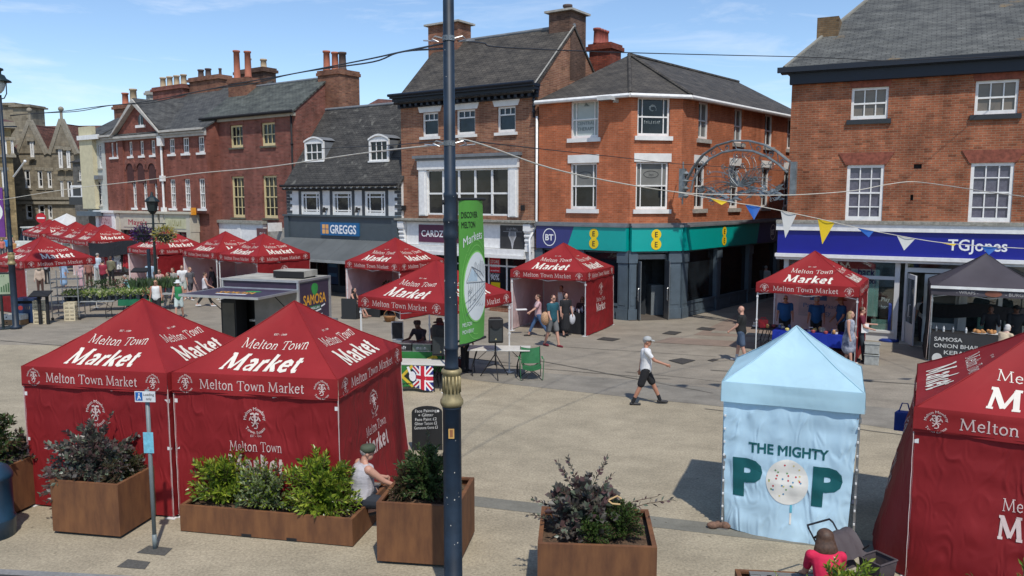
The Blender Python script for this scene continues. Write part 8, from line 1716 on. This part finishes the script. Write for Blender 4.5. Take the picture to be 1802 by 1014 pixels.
def person(px,py,head,label,h=1.72,skin='fair',top=('tee', 'x',(.5,.5,.5)),bot=('trousers', 'x',(.05,.05,.07)),shoe=(.02,.02,.02),hair='brown',hairk='short',hat=None,legs=((0,0),(0,0)),arms=((5,8,15),(5,8,15)),lean=0,seat=None,group=None,vox=.018,girth=1.0,belly=0,pos=None,shades=False,z=0,fingers=False,socks=None,look=0,name='person'):
 X,Y=pos if pos else G(px,py)
 r=thing(name,label, 'person',(X,Y,z),radians(head),group); s=h/1.75; g=girth
 def rotf(a,v): return V3(v[0],v[1]*cos(a)+v[2]*sin(a),-v[1]*sin(a)+v[2]*cos(a)) if False else v
 P=V3(0,0,.93*s); L=radians(lean); up=V3(0,-sin(L),cos(L))
 J={}
 for i,sx in ((0,-1),(1,1)):                     # 0=right limb (-x),1=left limb
  a,k=radians(legs[i][0]),radians(legs[i][1]); ab=(legs[i][2] if len(legs[i])>2 else 2); hp=P+V3(sx*.09*s,0,-.02)
  d=V3(sx*sin(radians(ab)),-sin(a),-cos(a)).normalized(); kn=hp+d*.43*s; a2=a-k; twist=radians(legs[i][3]) if len(legs[i])>3 else 0
  d2=V3(sx*sin(radians(ab))*.4-sx*sin(twist),-sin(a2),-cos(a2)).normalized(); an=kn+d2*.41*s; J['leg',i]=(hp,kn,an,a2)
 low=min(J['leg',0][2].z,J['leg',1][2].z); dz=(.085*s-low) if seat is None else (seat+.10-P.z); off=V3(0,0,dz)
 P=P+off
 for i in (0,1): q=J['leg',i]; J['leg',i]=(q[0]+off,q[1]+off,q[2]+off,q[3])
 ch=P+up*.36*s; sh=P+up*.485*s; nk=P+up*.55*s; lk=radians(look); fw=V3(sin(lk),-cos(lk),0); hd=nk+up*.115*s+V3(0,-.03*s,0)
 for i,sx in ((0,-1),(1,1)):
  a,ab,e=[radians(t) for t in arms[i][:3]]; so_=sh+V3(sx*.185*s*(.92+.08*g),0,-.022*s); d=V3(sx*sin(ab),-sin(a)*cos(ab),-cos(a)*cos(ab)).normalized(); el=so_+d*.29*s
  tw=arms[i][3] if len(arms[i])>3 else -.2; a2=a+e; d2=V3(sx*(sin(ab)+tw*sin(e)),-sin(a2),-cos(a2)).normalized(); wr=el+d2*.25*s; J['arm',i]=(so_,el,wr,d2)
 B=[]
 def torso(inf):
  TB=((-.06,.13,.105),(0,.158,.122),(.1,.150,.114),(.2,.142,.108),(.3,.150,.114),(.38,.158,.116),(.45,.15,.10)); o=[]
  for i in range(22):
   t=-.06+.51*i/21; j=max(k for k in range(6) if TB[k][0]<=t+1e-6); a,b=TB[j],TB[j+1]; q=(t-a[0])/(b[0]-a[0]); bl=belly*sin(max(0,min(1,t/.3))*pi); o.append(('e',P+up*t*s+V3(0,-bl,0),(a[1]+(b[1]-a[1])*q)*s*g+inf,(a[2]+(b[2]-a[2])*q)*s*g+inf+bl*.6,.06*s))
  return o
 B+=torso(0)
 B+=[(sh+V3(-.13*s,0,-.018),sh,.056*s,.062*s),(sh+V3(.13*s,0,-.018),sh,.056*s,.062*s),(nk,sh+V3(-.12*s,0,-.01),.048*s,.045*s),(nk,sh+V3(.12*s,0,-.01),.048*s,.045*s)]
 B+=[(sh,nk+up*.05*s,.058*s,.052*s),('e',hd+V3(0,.005,.02*s),.074*s,.092*s,.098*s),('e',hd+fw*.025*s+V3(0,0,-.055*s),.056*s,.062*s,.062*s),('e',hd+fw*.095*s+V3(0,0,-.01*s),.013,.018,.025)]
 sd=V3(-fw.y,fw.x,0)
 for e_ in (-1,1): B.append(('e',hd+sd*e_*.075*s+V3(0,.01,-.01),.014,.022,.032))
 for i in (0,1):
  hp,kn,an,a2=J['leg',i]; so_,el,wr,d2=J['arm',i]; B+=[(hp,kn,.085*s*g,.056*s),(kn,kn.lerp(an,.35),.054*s,.055*s),(kn.lerp(an,.35),an,.055*s,.036*s),(so_,el,.052*s*g,.040*s),(el,wr,.040*s,.027*s)]
  n=d2.cross(V3(1,0,0)).normalized(); pc=wr+d2*.055*s; B+=[('e',pc,.022,.04,.045)] if abs(d2.z)>.6 else [(wr,wr+d2*.08*s,.03*s,.03*s)]
  if fingers:
   for k in range(4): q=pc+n*(k-1.5)*.019+d2*.03; q2=q+d2*(.038+.006*(1.5-abs(k-1.2))); q3=q2+(d2*.4+V3(0,0,-.6)+V3(-.5 if i else .5,0,0)*.5).normalized()*.03; B+=[(q,q2,.0095,.009),(q2,q3,.009,.008)]
   q=pc+n*-.03; B+=[(q,q+(d2+n*-.8).normalized()*.045,.011,.009)]
  f0=an+V3(0,.035*s,-.05*s);
  B+=[(an,f0+V3(0,-.02,.01),.038*s,.035*s),(f0,f0+V3(0,-.19*s*cos(min(.6,max(-.6,-a2*.5))),-.0),.034*s,.028*s)]
 fuse('body',B,SK[skin],r,vox)
 tk,tn,tcol=top[:3]; tm=fab(tn,tcol,*top[3:4]); iv=.018*s; U=[]
 if tk != 'none':
  U+=torso(iv)
  wsh=.12 if tk == 'tank' else .145; U+=[(sh+V3(q_*wsh*s,0,-.02),sh+V3(0,0,.0),.056*s+iv*.4,.058*s+iv*.4) for q_ in (-1,1)]+[(nk+V3(0,0,-.03*s),sh+V3(q_*wsh*.8*s,0,-.012),.052*s,.05*s) for q_ in (-1,1)]
  if tk == 'dress': U+=[(P+up*-.05,P+V3(0,0,-.40*s),.17*s*g,.19*s*g)]
  for i in (0,1):
   so_,el,wr,d2=J['arm',i]; t={'tee': .62, 'puff': .6, 'long': 1, 'tank': 0, 'dress': 0, 'vest': 0}.get(tk,.6)
   if t: U.append((so_,so_.lerp(el,min(1,t)),.054*s*g+iv*.5,(.054 if tk != 'puff' else .075)*s))
   if tk == 'long': U.append((el,el.lerp(wr,.92),.052*s,.040*s))
  fuse('top' if tk != 'dress' else 'dress',U,tm,r,vox,3)
 bk_,bn,bcol=bot[:3]
 if bk_ != 'none':
  bm=fab(bn,bcol); D=[('e',P+up*.0,.160*s*g+iv*.6,.122*s*g+iv*.6,.11*s)]
  for i in (0,1):
   hp,kn,an,a2=J['leg',i]
   if bk_ == 'shorts': D+=[(hp,hp.lerp(kn,.82),.10*s*g,.092*s)]
   elif bk_ == 'crop': D+=[(hp,kn,.098*s*g,.072*s),(kn,kn.lerp(an,.7),.07*s,.058*s)]
   elif bk_ == 'trousers': D+=[(hp,kn,.098*s*g,.072*s),(kn,kn.lerp(an,.96),.07*s,.056*s)]
  if bk_ == 'skirt': D+=[(P+V3(0,0,-.1*s),P+V3(0,0,-.62*s),.16*s,.19*s)]
  fuse({'shorts': 'shorts', 'skirt': 'skirt'}.get(bk_, 'trousers'),D,bm,r,vox,3)
 sm_=mat('shoe %s' % (shoe,),shoe,.6,var=.1)
 for i in (0,1):
  hp,kn,an,a2=J['leg',i]; f0=an+V3(0,.035*s,-.05*s); fuse('shoe',[(f0+V3(0,.005,.005),f0+V3(0,-.1*s,.0),.042*s,.042*s),(f0+V3(0,-.1*s,0),f0+V3(0,-.2*s,-.005),.042*s,.034*s)],sm_,r,.014,2)
  if socks: fuse('sock',[(kn.lerp(an,.72),an+V3(0,0,-.02),.047*s,.045*s)],mat('sock %s' % (socks,),socks,.9),r,.012,2)
 if hair:
  hm=HAIR[hair]; bkv=-fw; H_=[('e',hd+bkv*.022*s+V3(0,0,.035*s),.081*s,.092*s,.088*s)]
  if hairk == 'long': H_+=[(hd+bkv*.05*s,hd+bkv*.085*s+V3(0,0,-.22*s),.088*s,.06*s),('e',hd+sd*.055*s+bkv*.045*s+V3(0,0,-.08*s),.055*s,.065*s,.14*s),('e',hd-sd*.055*s+bkv*.045*s+V3(0,0,-.08*s),.055*s,.065*s,.14*s)]
  if hairk == 'wide': H_+=[('e',hd+bkv*.025*s+V3(0,0,.035*s),.108*s,.11*s,.10*s),('e',hd+bkv*.04*s+V3(0,0,-.02),.118*s,.10*s,.11*s),('e',hd+bkv*.085*s+V3(0,0,-.12*s),.15*s,.09*s,.13*s),('e',hd+bkv*.06*s+V3(0,0,-.06*s),.13*s,.09*s,.12*s)]
  if hairk == 'bob': H_+=[('e',hd+bkv*.04*s+V3(0,0,-.03*s),.088*s,.085*s,.095*s)]
  if hairk == 'tied': H_+=[('e',hd+bkv*.10*s+V3(0,0,.02*s),.04*s,.045*s,.05*s)]
  if hairk != 'bald': fuse('hair',H_,hm,r,.013,2)
 if hat:
  hk,hc=hat; hm=mat('hat %s' % (hc,),hc,.8,var=.1); m=MB(); c_=hd+V3(0,0,.035*s)
  if hk == 'cap': m.lathe([(.094*s,0),(.095*s,.03),(.08*s,.075),(.03,.1),(.001,.103)],c_,16,1,1.08); b0=c_+fw*.085*s; m.raw([b0-sd*.075,b0+sd*.075,b0+sd*.055+fw*.085+V3(0,0,-.015),b0-sd*.055+fw*.085+V3(0,0,-.015),b0-sd*.075+V3(0,0,.012),b0+sd*.075+V3(0,0,.012),b0+sd*.055+fw*.085+V3(0,0,-.003),b0-sd*.055+fw*.085+V3(0,0,-.003)],[(0,1,2,3),(7,6,5,4),(0,4,5,1),(1,5,6,2),(2,6,7,3),(3,7,4,0)])
  elif hk == 'flat': m.lathe([(.09*s,-.015),(.102*s,.02),(.105*s,.05),(.085*s,.085),(.001,.095)],c_+fw*.012,18,1,1.15)
  elif hk == 'scarf': m.lathe([(.10,-.16),(.098,-.05),(.10,.03),(.06,.09),(.001,.11)],c_,14)
  else: m.lathe([(.18*s,-.03),(.17*s,-.015),(.095*s,.0),(.092*s,.06),(.07*s,.095),(.001,.1)],c_,20,1,1.05)
  m.build('hat',hm,r,smooth=True)
 if shades: m=MB(); q=hd+fw*.088*s+V3(0,0,.015); m.raw([q-sd*.06-V3(0,0,.02),q+sd*.06-V3(0,0,.02),q+sd*.06+V3(0,0,.015),q-sd*.06+V3(0,0,.015),q-sd*.06-fw*.03+V3(0,0,.01),q+sd*.06-fw*.03+V3(0,0,.01)],[(0,1,2,3),(3,2,5,4)]); m.build('sunglasses',PLAINBLK,r)
 else:
  m=MB()
  for e_ in (-1,1): m.ball(hd+fw*.086*s+sd*e_*.03+V3(0,0,.012),.009,n=6,m=4)
  m.build('eyes',PLAINBLK,r)
  m=MB(); q=hd+fw*.084*s+V3(0,0,-.052); m.tube([q-sd*.02,q+fw*.004,q+sd*.02],.005,4); m.build('mouth',mat('lips',(.3,.1,.09),.5),r)
 return r,J,P,hd,fw
BLK=(.012,.012,.014); WHT=(.68,.68,.68)
person(1135,712,84, 'man striding right across the empty square in white t-shirt, black shorts and pale grey cap',h=1.74,skin='tan',top=('tee', 'white tee',WHT),bot=('shorts', 'black shorts',BLK),shoe=(.02,.02,.022),hair='grey',hat=('cap',(.36,.37,.36)),legs=((-18,6,1),(27,2,1)),arms=((42,6,30,-.1),(-18,6,10)),socks=BLK,vox=.012,fingers=True,girth=1.05,belly=.01)
r_,J_,P_,hd_,fw_=person(972,610,40, 'man in teal t-shirt, grey shorts and sunglasses carrying a woven tote bag on his shoulder',h=1.80,top=('tee', 'teal',(.01,.075,.10)),bot=('shorts', 'grey shorts',(.15,.15,.15)),shoe=(.16,.01,.02),hair='brown',hairk='short',shades=True,legs=((-12,10),(14,2)),arms=((15,10,45,.4),(-5,8,10)),girth=1.05,vox=.015)
m=MB(); m.ball((-.30,.04,.98),.2,.75,.8,1.15,12,8); m.tube([(-.28,-.06,1.1),(-.2,-.04,1.46),(-.28,.12,1.1)],.012); o=m.build('tote_bag',mat('woven straw tote',(.42,.25,.14),.85,var=.35,vs=30),smooth=True); o.location=r_.location; o.rotation_euler=r_.rotation_euler; tag(o, 'brown and cream woven tote bag on the shoulder of the man in teal', 'bag')
person(947,592,-84, 'woman in a white puff sleeved blouse and cropped jeans striding left with a white tray',h=1.62,top=('puff', 'floral white',(.60,.48,.46),(.42,.2,.22)),bot=('crop', 'denim',(.05,.10,.20)),shoe=(.03,.025,.02),hair='brown',hairk='tied',legs=((26,2),(-24,10)),arms=((25,14,15),(38,16,25)),vox=.015)
X,Y=G(918,590); m=MB(); m.box(-.2,.2,-.1,.1,0,.03); o=m.build('tray',WHITE); o.location=(X-.02,Y,.93); o.rotation_euler=(0,0,.2); tag(o, 'flat white tray held out by the woman in the puff sleeved blouse', 'tray')
X,Y=f5.world(.0,-.1); person(0,0,-30, 'dark haired person in a white vest standing at the back of the glassware stall',pos=(X,Y),h=1.68,skin='tan',top=('tank', 'white vest',(.6,.57,.58)),bot=('trousers', 'black trousers',BLK),hair='black',arms=((10,6,60,.6),(60,10,90)),lean=6)
X,Y=f5.world(.85,-.15); person(0,0,-20, 'person in sunglasses seated behind the glassware on the black cloth',pos=(X,Y),h=1.62,skin='tan',top=('tee', 'dark top',(.05,.02,.02)),hair='brown',hairk='long',legs=((88,88),(88,88)),arms=((30,8,60),(30,8,60)),seat=.45,shades=True)
r_=person(995,592,20, 'woman in black half hidden behind the man in teal holding carrier bags',h=1.6,top=('tee', 'black top',BLK),bot=('skirt', 'black skirt',BLK),hair='black',hairk='long',legs=((5,0),(-8,4)))[0]
m=MB(); m.ball((.24,-.05,.62),.13,1,.5,1.5,10,8); m.tube([(.2,-.05,.8),(.24,-.05,.9),(.28,-.05,.8)],.008); o=m.build('carrier_bag',mat('white carrier',(.5,.5,.52),.5,var=.2),smooth=True); o.location=r_.location; o.rotation_euler=r_.rotation_euler; tag(o, 'white carrier bag hanging beside the woman in black', 'bag')
person(1303,637,-118, 'bald man in black t-shirt and blue shorts standing left of the blue clothed stall',h=1.76,top=('tee', 'black tee',(.012,.013,.013)),bot=('shorts', 'blue shorts',(.06,.09,.14)),shoe=(.3,.3,.3),hair='grey',hairk='bald',hat=None,legs=((12,4),(-10,6)),arms=((4,12,20),(20,10,30)),girth=1.12,belly=.03,vox=.015,socks=(.5,.5,.5))
for (x,y,hd__,lb,hat,hh) in ((-.95,.55,10, 'stout man in a blue polo shirt standing at the left behind the blue clothed table',None,1.74),(.05,.55,5, 'man in blue polo shirt and pale cap, middle of three behind the blue clothed table',('cap',(.35,.36,.35)),1.74),(.85,.5,-60, 'man in blue polo shirt and brown hat, rightmost behind the blue clothed table',('sun',(.25,.13,.07)),1.80)):
 X,Y=f6.world(x,y); person(0,0,hd__-28,lb,pos=(X,Y),h=hh,skin='tan',top=('tee', 'blue polo',(.008,.07,.20)),bot=('trousers', 'dark trousers',BLK),hair='grey',hat=hat,shades=hat is None,girth=1.2 if hat is None else 1.05,belly=.03,arms=((10,10,30),(10,10,30)),lean=3)
person(1492,642,55, 'blond woman in a sleeveless patterned dress in front of the blue clothed stall',h=1.66,top=('dress', 'patterned dress',(.42,.44,.50),(.02,.03,.08),22),bot=('none', '',(0,0,0)),hair='blond',hairk='long',shoe=(.1,.08,.06),legs=((8,0),(-6,4)),arms=((5,10,10),(5,10,20)),girth=1.15,vox=.015)
r_=person(1512,636,70, 'person in a maroon t-shirt and dark jeans holding a white paper behind the blond woman',h=1.72,top=('tee', 'maroon tee',(.13,.012,.03)),bot=('trousers', 'dark jeans',(.02,.03,.04)),hair='brown',legs=((10,4),(-8,4)),arms=((15,8,60),(30,8,60)),shades=True)[0]
m=MB(); m.box(-.11,.11,-.004,.004,0,.28); o=m.build('paper_bag',WHITE); o.location=(r_.location.x+.03,r_.location.y-.22,.92); tag(o, 'white paper held by the person in maroon', 'paper')
r_=person(1622,602,170, 'person in a white top with a black rucksack walking into the open shop door',h=1.64,top=('tee', 'white top',(.6,.6,.6)),bot=('trousers', 'charcoal purple trousers',(.04,.03,.045)),hair='brown',hairk='bob',legs=((6,0),(-10,4)),arms=((10,8,20),(0,8,10)))[0]
m=MB(); m.ball((.06,.19,1.2),.15,1,.6,1.35,10,8); m.tube([(.0,.1,1.4),(.02,-.02,1.43)],.012); o=m.build('rucksack',PLAINBLK,smooth=True); o.location=r_.location; o.rotation_euler=r_.rotation_euler; tag(o, 'black rucksack on the back of the person entering the shop', 'bag')
person(0,0,-30, 'figure in a black hoodie at the back of the charcoal gazebo, nearer the shop door',pos=G(1738,632),h=1.72,skin='dark',top=('long', 'black hoodie',BLK),bot=('trousers', 'black trousers',BLK),hair='black',arms=((20,10,70),(20,10,70)),lean=12)
person(0,0,-10, 'figure all in black with a black cap at the right of the charcoal gazebo',pos=G(1782,634),h=1.72,skin='dark',top=('long', 'black shirt',BLK),bot=('trousers', 'black trousers',BLK),hair='black',hat=('cap',(.01,.01,.01)),girth=1.2,arms=((20,10,70),(20,10,70)))
person(0,0,110, 'old lady with curly white hair and a cream jacket stooping over the food counter',pos=G(1758,668),h=1.58,skin='pale',top=('long', 'cream jacket',(.55,.44,.30)),bot=('trousers', 'beige trousers',(.3,.25,.18)),hair='white',hairk='bob',lean=18,arms=((25,10,60),(25,10,60)))
fj=Frame(-3.35,21.2,-.1)
X,Y=fj.world(.75,.95); person(0,0,-25, 'disc jockey in a black patterned shirt and dark hat bending over the left case',pos=(X,Y),h=1.66,skin='dark',top=('tee', 'black pattern shirt',(.03,.025,.03)),bot=('trousers', 'black trousers',BLK),hair='black',hat=('flat',(.03,.02,.02)),lean=20,arms=((40,8,50),(40,8,50)),look=-20)
X,Y=fj.world(1.2,.98); person(0,0,15, 'disc jockey in a grey checked shirt and brimmed hat beside the big loudspeaker',pos=(X,Y),h=1.70,skin='dark',top=('tee', 'grey check shirt',(.13,.11,.11),(.06,.05,.06),18),bot=('trousers', 'black trousers',BLK),hair='black',hat=('sun',(.05,.03,.03)),lean=14,girth=1.15,arms=((40,8,45),(30,14,40)),look=15)
X,Y=G(793,648); person(0,0,60, 'person in a pale blue top almost hidden behind the foreground lamp post',pos=(-1.35,22.6),h=1.66,skin='tan',top=('tee', 'pale blue top',(.3,.5,.6)),bot=('trousers', 'black trousers',BLK),hair='brown')
X,Y=G(622,559); person(0,0,75, 'woman with long black hair seated in the black rattan chair',pos=(X,Y-.02),h=1.62,skin='fair',top=('tank', 'black top',BLK),bot=('shorts', 'black pattern shorts',(.05,.03,.03)),hair='black',hairk='long',legs=((82,60),(80,48)),arms=((30,10,55),(30,10,60)),seat=.44,shoe=(.25,.12,.08),lean=4)
W_=[
(316,560,10,dict(label='woman in a green vest, white shorts and white sun hat walking towards the camera',h=1.62,top=('tank', 'green vest',(.02,.20,.07)),bot=('shorts', 'white shorts',(.5,.58,.55)),hat=('sun',(.55,.57,.56)),hair='brown',shades=True,legs=((12,2),(-10,12)),arms=((12,8,30),(-8,8,20)),shoe=(.1,.07,.05))),
(277,562,8,dict(label='woman in a sleeveless white blouse and black shorts with sunglasses on her head',h=1.66,top=('tank', 'white blouse',(.62,.62,.6)),bot=('shorts', 'black shorts',BLK),hair='blond',hairk='bob',shades=True,legs=((-8,8),(10,2)),arms=((-6,10,15),(10,10,15)),girth=1.1,skin='tan',shoe=(.2,.15,.1))),
(299,541,-40,dict(label='woman in a khaki jacket and white trousers between the white blouse and the green vest',h=1.66,top=('long', 'khaki jacket',(.28,.20,.09)),bot=('trousers', 'white trousers',(.5,.5,.48)),hair='brown',hairk='bob',legs=((14,2),(-12,10)),shoe=(.5,.5,.5))),
(307,533,-20,dict(label='person in a grey top and black trousers just behind the khaki jacket',h=1.70,top=('tee', 'grey top',(.26,.25,.22)),bot=('trousers', 'black trousers',BLK),hair='brown',hairk='bob')),
(323,527,15,dict(label='person in a white t-shirt looking down in front of the pink gazebo wall',h=1.72,top=('tee', 'white tee',(.62,.60,.58)),bot=('shorts', 'white shorts',(.5,.48,.46)),hair='brown',arms=((20,8,70),(20,8,70)),lean=6,shoe=(.5,.5,.5))),
(283,533,5,dict(label='woman in a floral red and white dress behind the woman in the white blouse',h=1.62,top=('dress', 'floral dress',(.55,.42,.38),(.30,.10,.10),18),bot=('none', '',(0,0,0)),hair='brown',hairk='bob',shades=True)),
(266,522,170,dict(label='tall man in a pale blue shirt with his back turned beside the navy post',h=1.84,top=('tee', 'pale blue shirt',(.35,.47,.58)),bot=('shorts', 'grey blue shorts',(.22,.25,.3)),hair='brown',shoe=(.1,.1,.1))),
(229,540,-70,dict(label='short elderly woman in white and turquoise at the right end of the flower stall',h=1.52,top=('tee', 'turquoise print',(.55,.58,.58),(.1,.42,.42),9),bot=('shorts', 'beige shorts',(.35,.28,.2)),hair='grey',lean=14,arms=((40,8,40),(30,8,40)))),
(197,503,175,dict(label='man in a khaki green jacket with a stick, back turned, by the hanging clothes',h=1.70,top=('long', 'khaki green coat',(.16,.15,.09)),bot=('trousers', 'dark trousers',(.03,.03,.035)),hair='brown',hairk='bob')),
(183,510,170,dict(label='person with a red and grey rucksack beside the man in the khaki jacket',h=1.62,top=('tee', 'red dark top',(.25,.02,.04)),bot=('trousers', 'black trousers',BLK),hair='black',girth=1.3)),
(174,500,160,dict(label='tall man in a pale blue and white shirt left of the clothes rail',h=1.82,top=('tee', 'blue white shirt',(.45,.52,.58)),bot=('trousers', 'pale trousers',(.35,.35,.33)),hair='grey')),
(158,506,20,dict(label='person in a brown pink top behind the dark bushy plants',h=1.62,top=('tee', 'brown pink top',(.30,.13,.10)),bot=('trousers', 'brown trousers',(.08,.04,.03)),hair='brown')),
(145,510,-30,dict(label='small person in a pink headscarf and pale pink top at the flower stall',h=1.45,top=('long', 'pale pink top',(.55,.36,.38)),bot=('skirt', 'pink skirt',(.45,.28,.3)),hair=None,hat=('scarf',(.55,.40,.40)))),
(113,508,160,dict(label='woman in a pale blue top and long pale blue skirt seen behind the trolley',h=1.70,top=('long', 'light blue top',(.30,.42,.58)),bot=('skirt', 'light blue skirt',(.25,.38,.55)),hair='brown')),
(84,500,180,dict(label='person in a patterned white and grey shirt behind the shelf trolley',h=1.75,top=('tee', 'grey white print',(.5,.5,.52),(.15,.15,.18),12),bot=('trousers', 'dark trousers',BLK),hair='brown')),
(72,520,20,dict(label='person in a beige hood and top behind the shelf trolley, nearer the lamp',h=1.55,top=('long', 'beige top',(.45,.35,.27)),bot=('trousers', 'brown trousers',(.08,.05,.04)),hair=None,hat=('scarf',(.5,.40,.30)))),
(362,540,120,dict(label='person in a white vest and black trousers with white shoes left of the trailer hatch',h=1.66,top=('tank', 'white vest',(.55,.53,.5)),bot=('crop', 'black trousers',BLK),hair='brown',shoe=(.6,.6,.6),legs=((22,2),(-20,14)),arms=((20,10,40),(-5,10,20)))),
(336,528,60,dict(label='half hidden walker in dark shorts and white trainers behind the white t-shirt',h=1.66,top=('tee', 'dark grey top',(.1,.1,.11)),bot=('shorts', 'dark shorts',(.04,.04,.05)),hair='blond',shoe=(.6,.6,.6),legs=((16,2),(-16,12)))),
(378,520,-40,dict(label='seated looking person in dark clothes beside the striped scarf stand',h=1.5,top=('long', 'dark coat',(.03,.03,.035)),bot=('trousers', 'dark trousers',BLK),hair='brown',lean=14)),
(14,452,10,dict(label='distant person in a blue top near the white van',h=1.7,top=('tee', 'bright blue',(.03,.18,.45)),hair='brown')),
(5,455,30,dict(label='distant person in a coral top at the very left edge',h=1.65,top=('tee', 'coral',(.5,.15,.12)),hair='blond')),
(62,447,30,dict(label='distant shopper in a white top left of the far line of gazebos',h=1.66,top=('tee', 'white plain',(.55,.55,.55)),bot=('trousers', 'dark trousers',BLK),hair='brown')),
(20,440,0,dict(label='distant shopper in a dark green top near the white van',h=1.72,top=('tee', 'dark green',(.04,.10,.05)),bot=('trousers', 'dark trousers',BLK),hair='grey')),
(131,470,150,dict(label='distant shopper in a mustard top between the flower gazebo and the far line',h=1.6,top=('tee', 'mustard',(.40,.28,.06)),bot=('trousers', 'dark trousers',BLK),hair='blond')),
(212,470,20,dict(label='distant shopper in a navy top right of the hanging clothes',h=1.7,top=('tee', 'navy',(.02,.03,.09)),bot=('shorts', 'beige shorts',(.35,.28,.2)),hair='brown')),
(27,458,-20,dict(label='distant person in an orange brown top left of the flower gazebo',h=1.6,top=('tee', 'orange brown',(.40,.2,.07)),hair='brown')),
]
for px,py,hd__,kw in W_: person(px,py,hd__,vox=.022,**kw)
X,Y=f12.world(-.4,.5); person(0,0,150, 'person in a white shirt bending over goods inside the gazebo behind the trailer roof',pos=(X,Y),h=1.7,top=('tee', 'white shirt',(.55,.55,.56)),bot=('trousers', 'dark trousers',BLK),hair='brown',lean=25,vox=.022)
person(1346,525,150, 'pedestrian in a grey top far down the side street',h=1.65,top=('tee', 'grey white top',(.4,.4,.38)),bot=('trousers', 'dark trousers',BLK),hair='grey',vox=.022)
X,Y=G(632,880,.45)
r_,J_,P_,hd_,fw_=person(0,0,122, 'man in a grey sleeveless vest and olive flat cap sitting on the planter bench',pos=(X,Y),h=1.76,skin='fair',top=('tank', 'grey vest',(.46,.44,.46)),bot=('shorts', 'navy shorts',(.02,.025,.035)),shoe=(.05,.05,.05),hair='grey',hairk='short',hat=('flat',(.06,.075,.045)),legs=((80,148,34,60),(80,150,34,60)),arms=((48,14,14,-.3),(38,12,30)),seat=.40,vox=.010,fingers=True,girth=1.32,belly=.03,lean=10,look=-14)
fr=F5; X,Y=fr.world(.95,.96)
person(0,0,172, 'woman in a bright pink top sitting with her back turned at the bottom edge',pos=(X,Y),h=1.64,skin='fair',top=('tee', 'hot pink',(.55,.012,.06)),bot=('trousers', 'dark jeans',(.03,.04,.06)),hair='brown',hairk='wide',legs=((80,80,6),(80,80,6)),arms=((22,6,40),(22,6,40)),seat=.33,vox=.011,girth=1.05,lean=24)
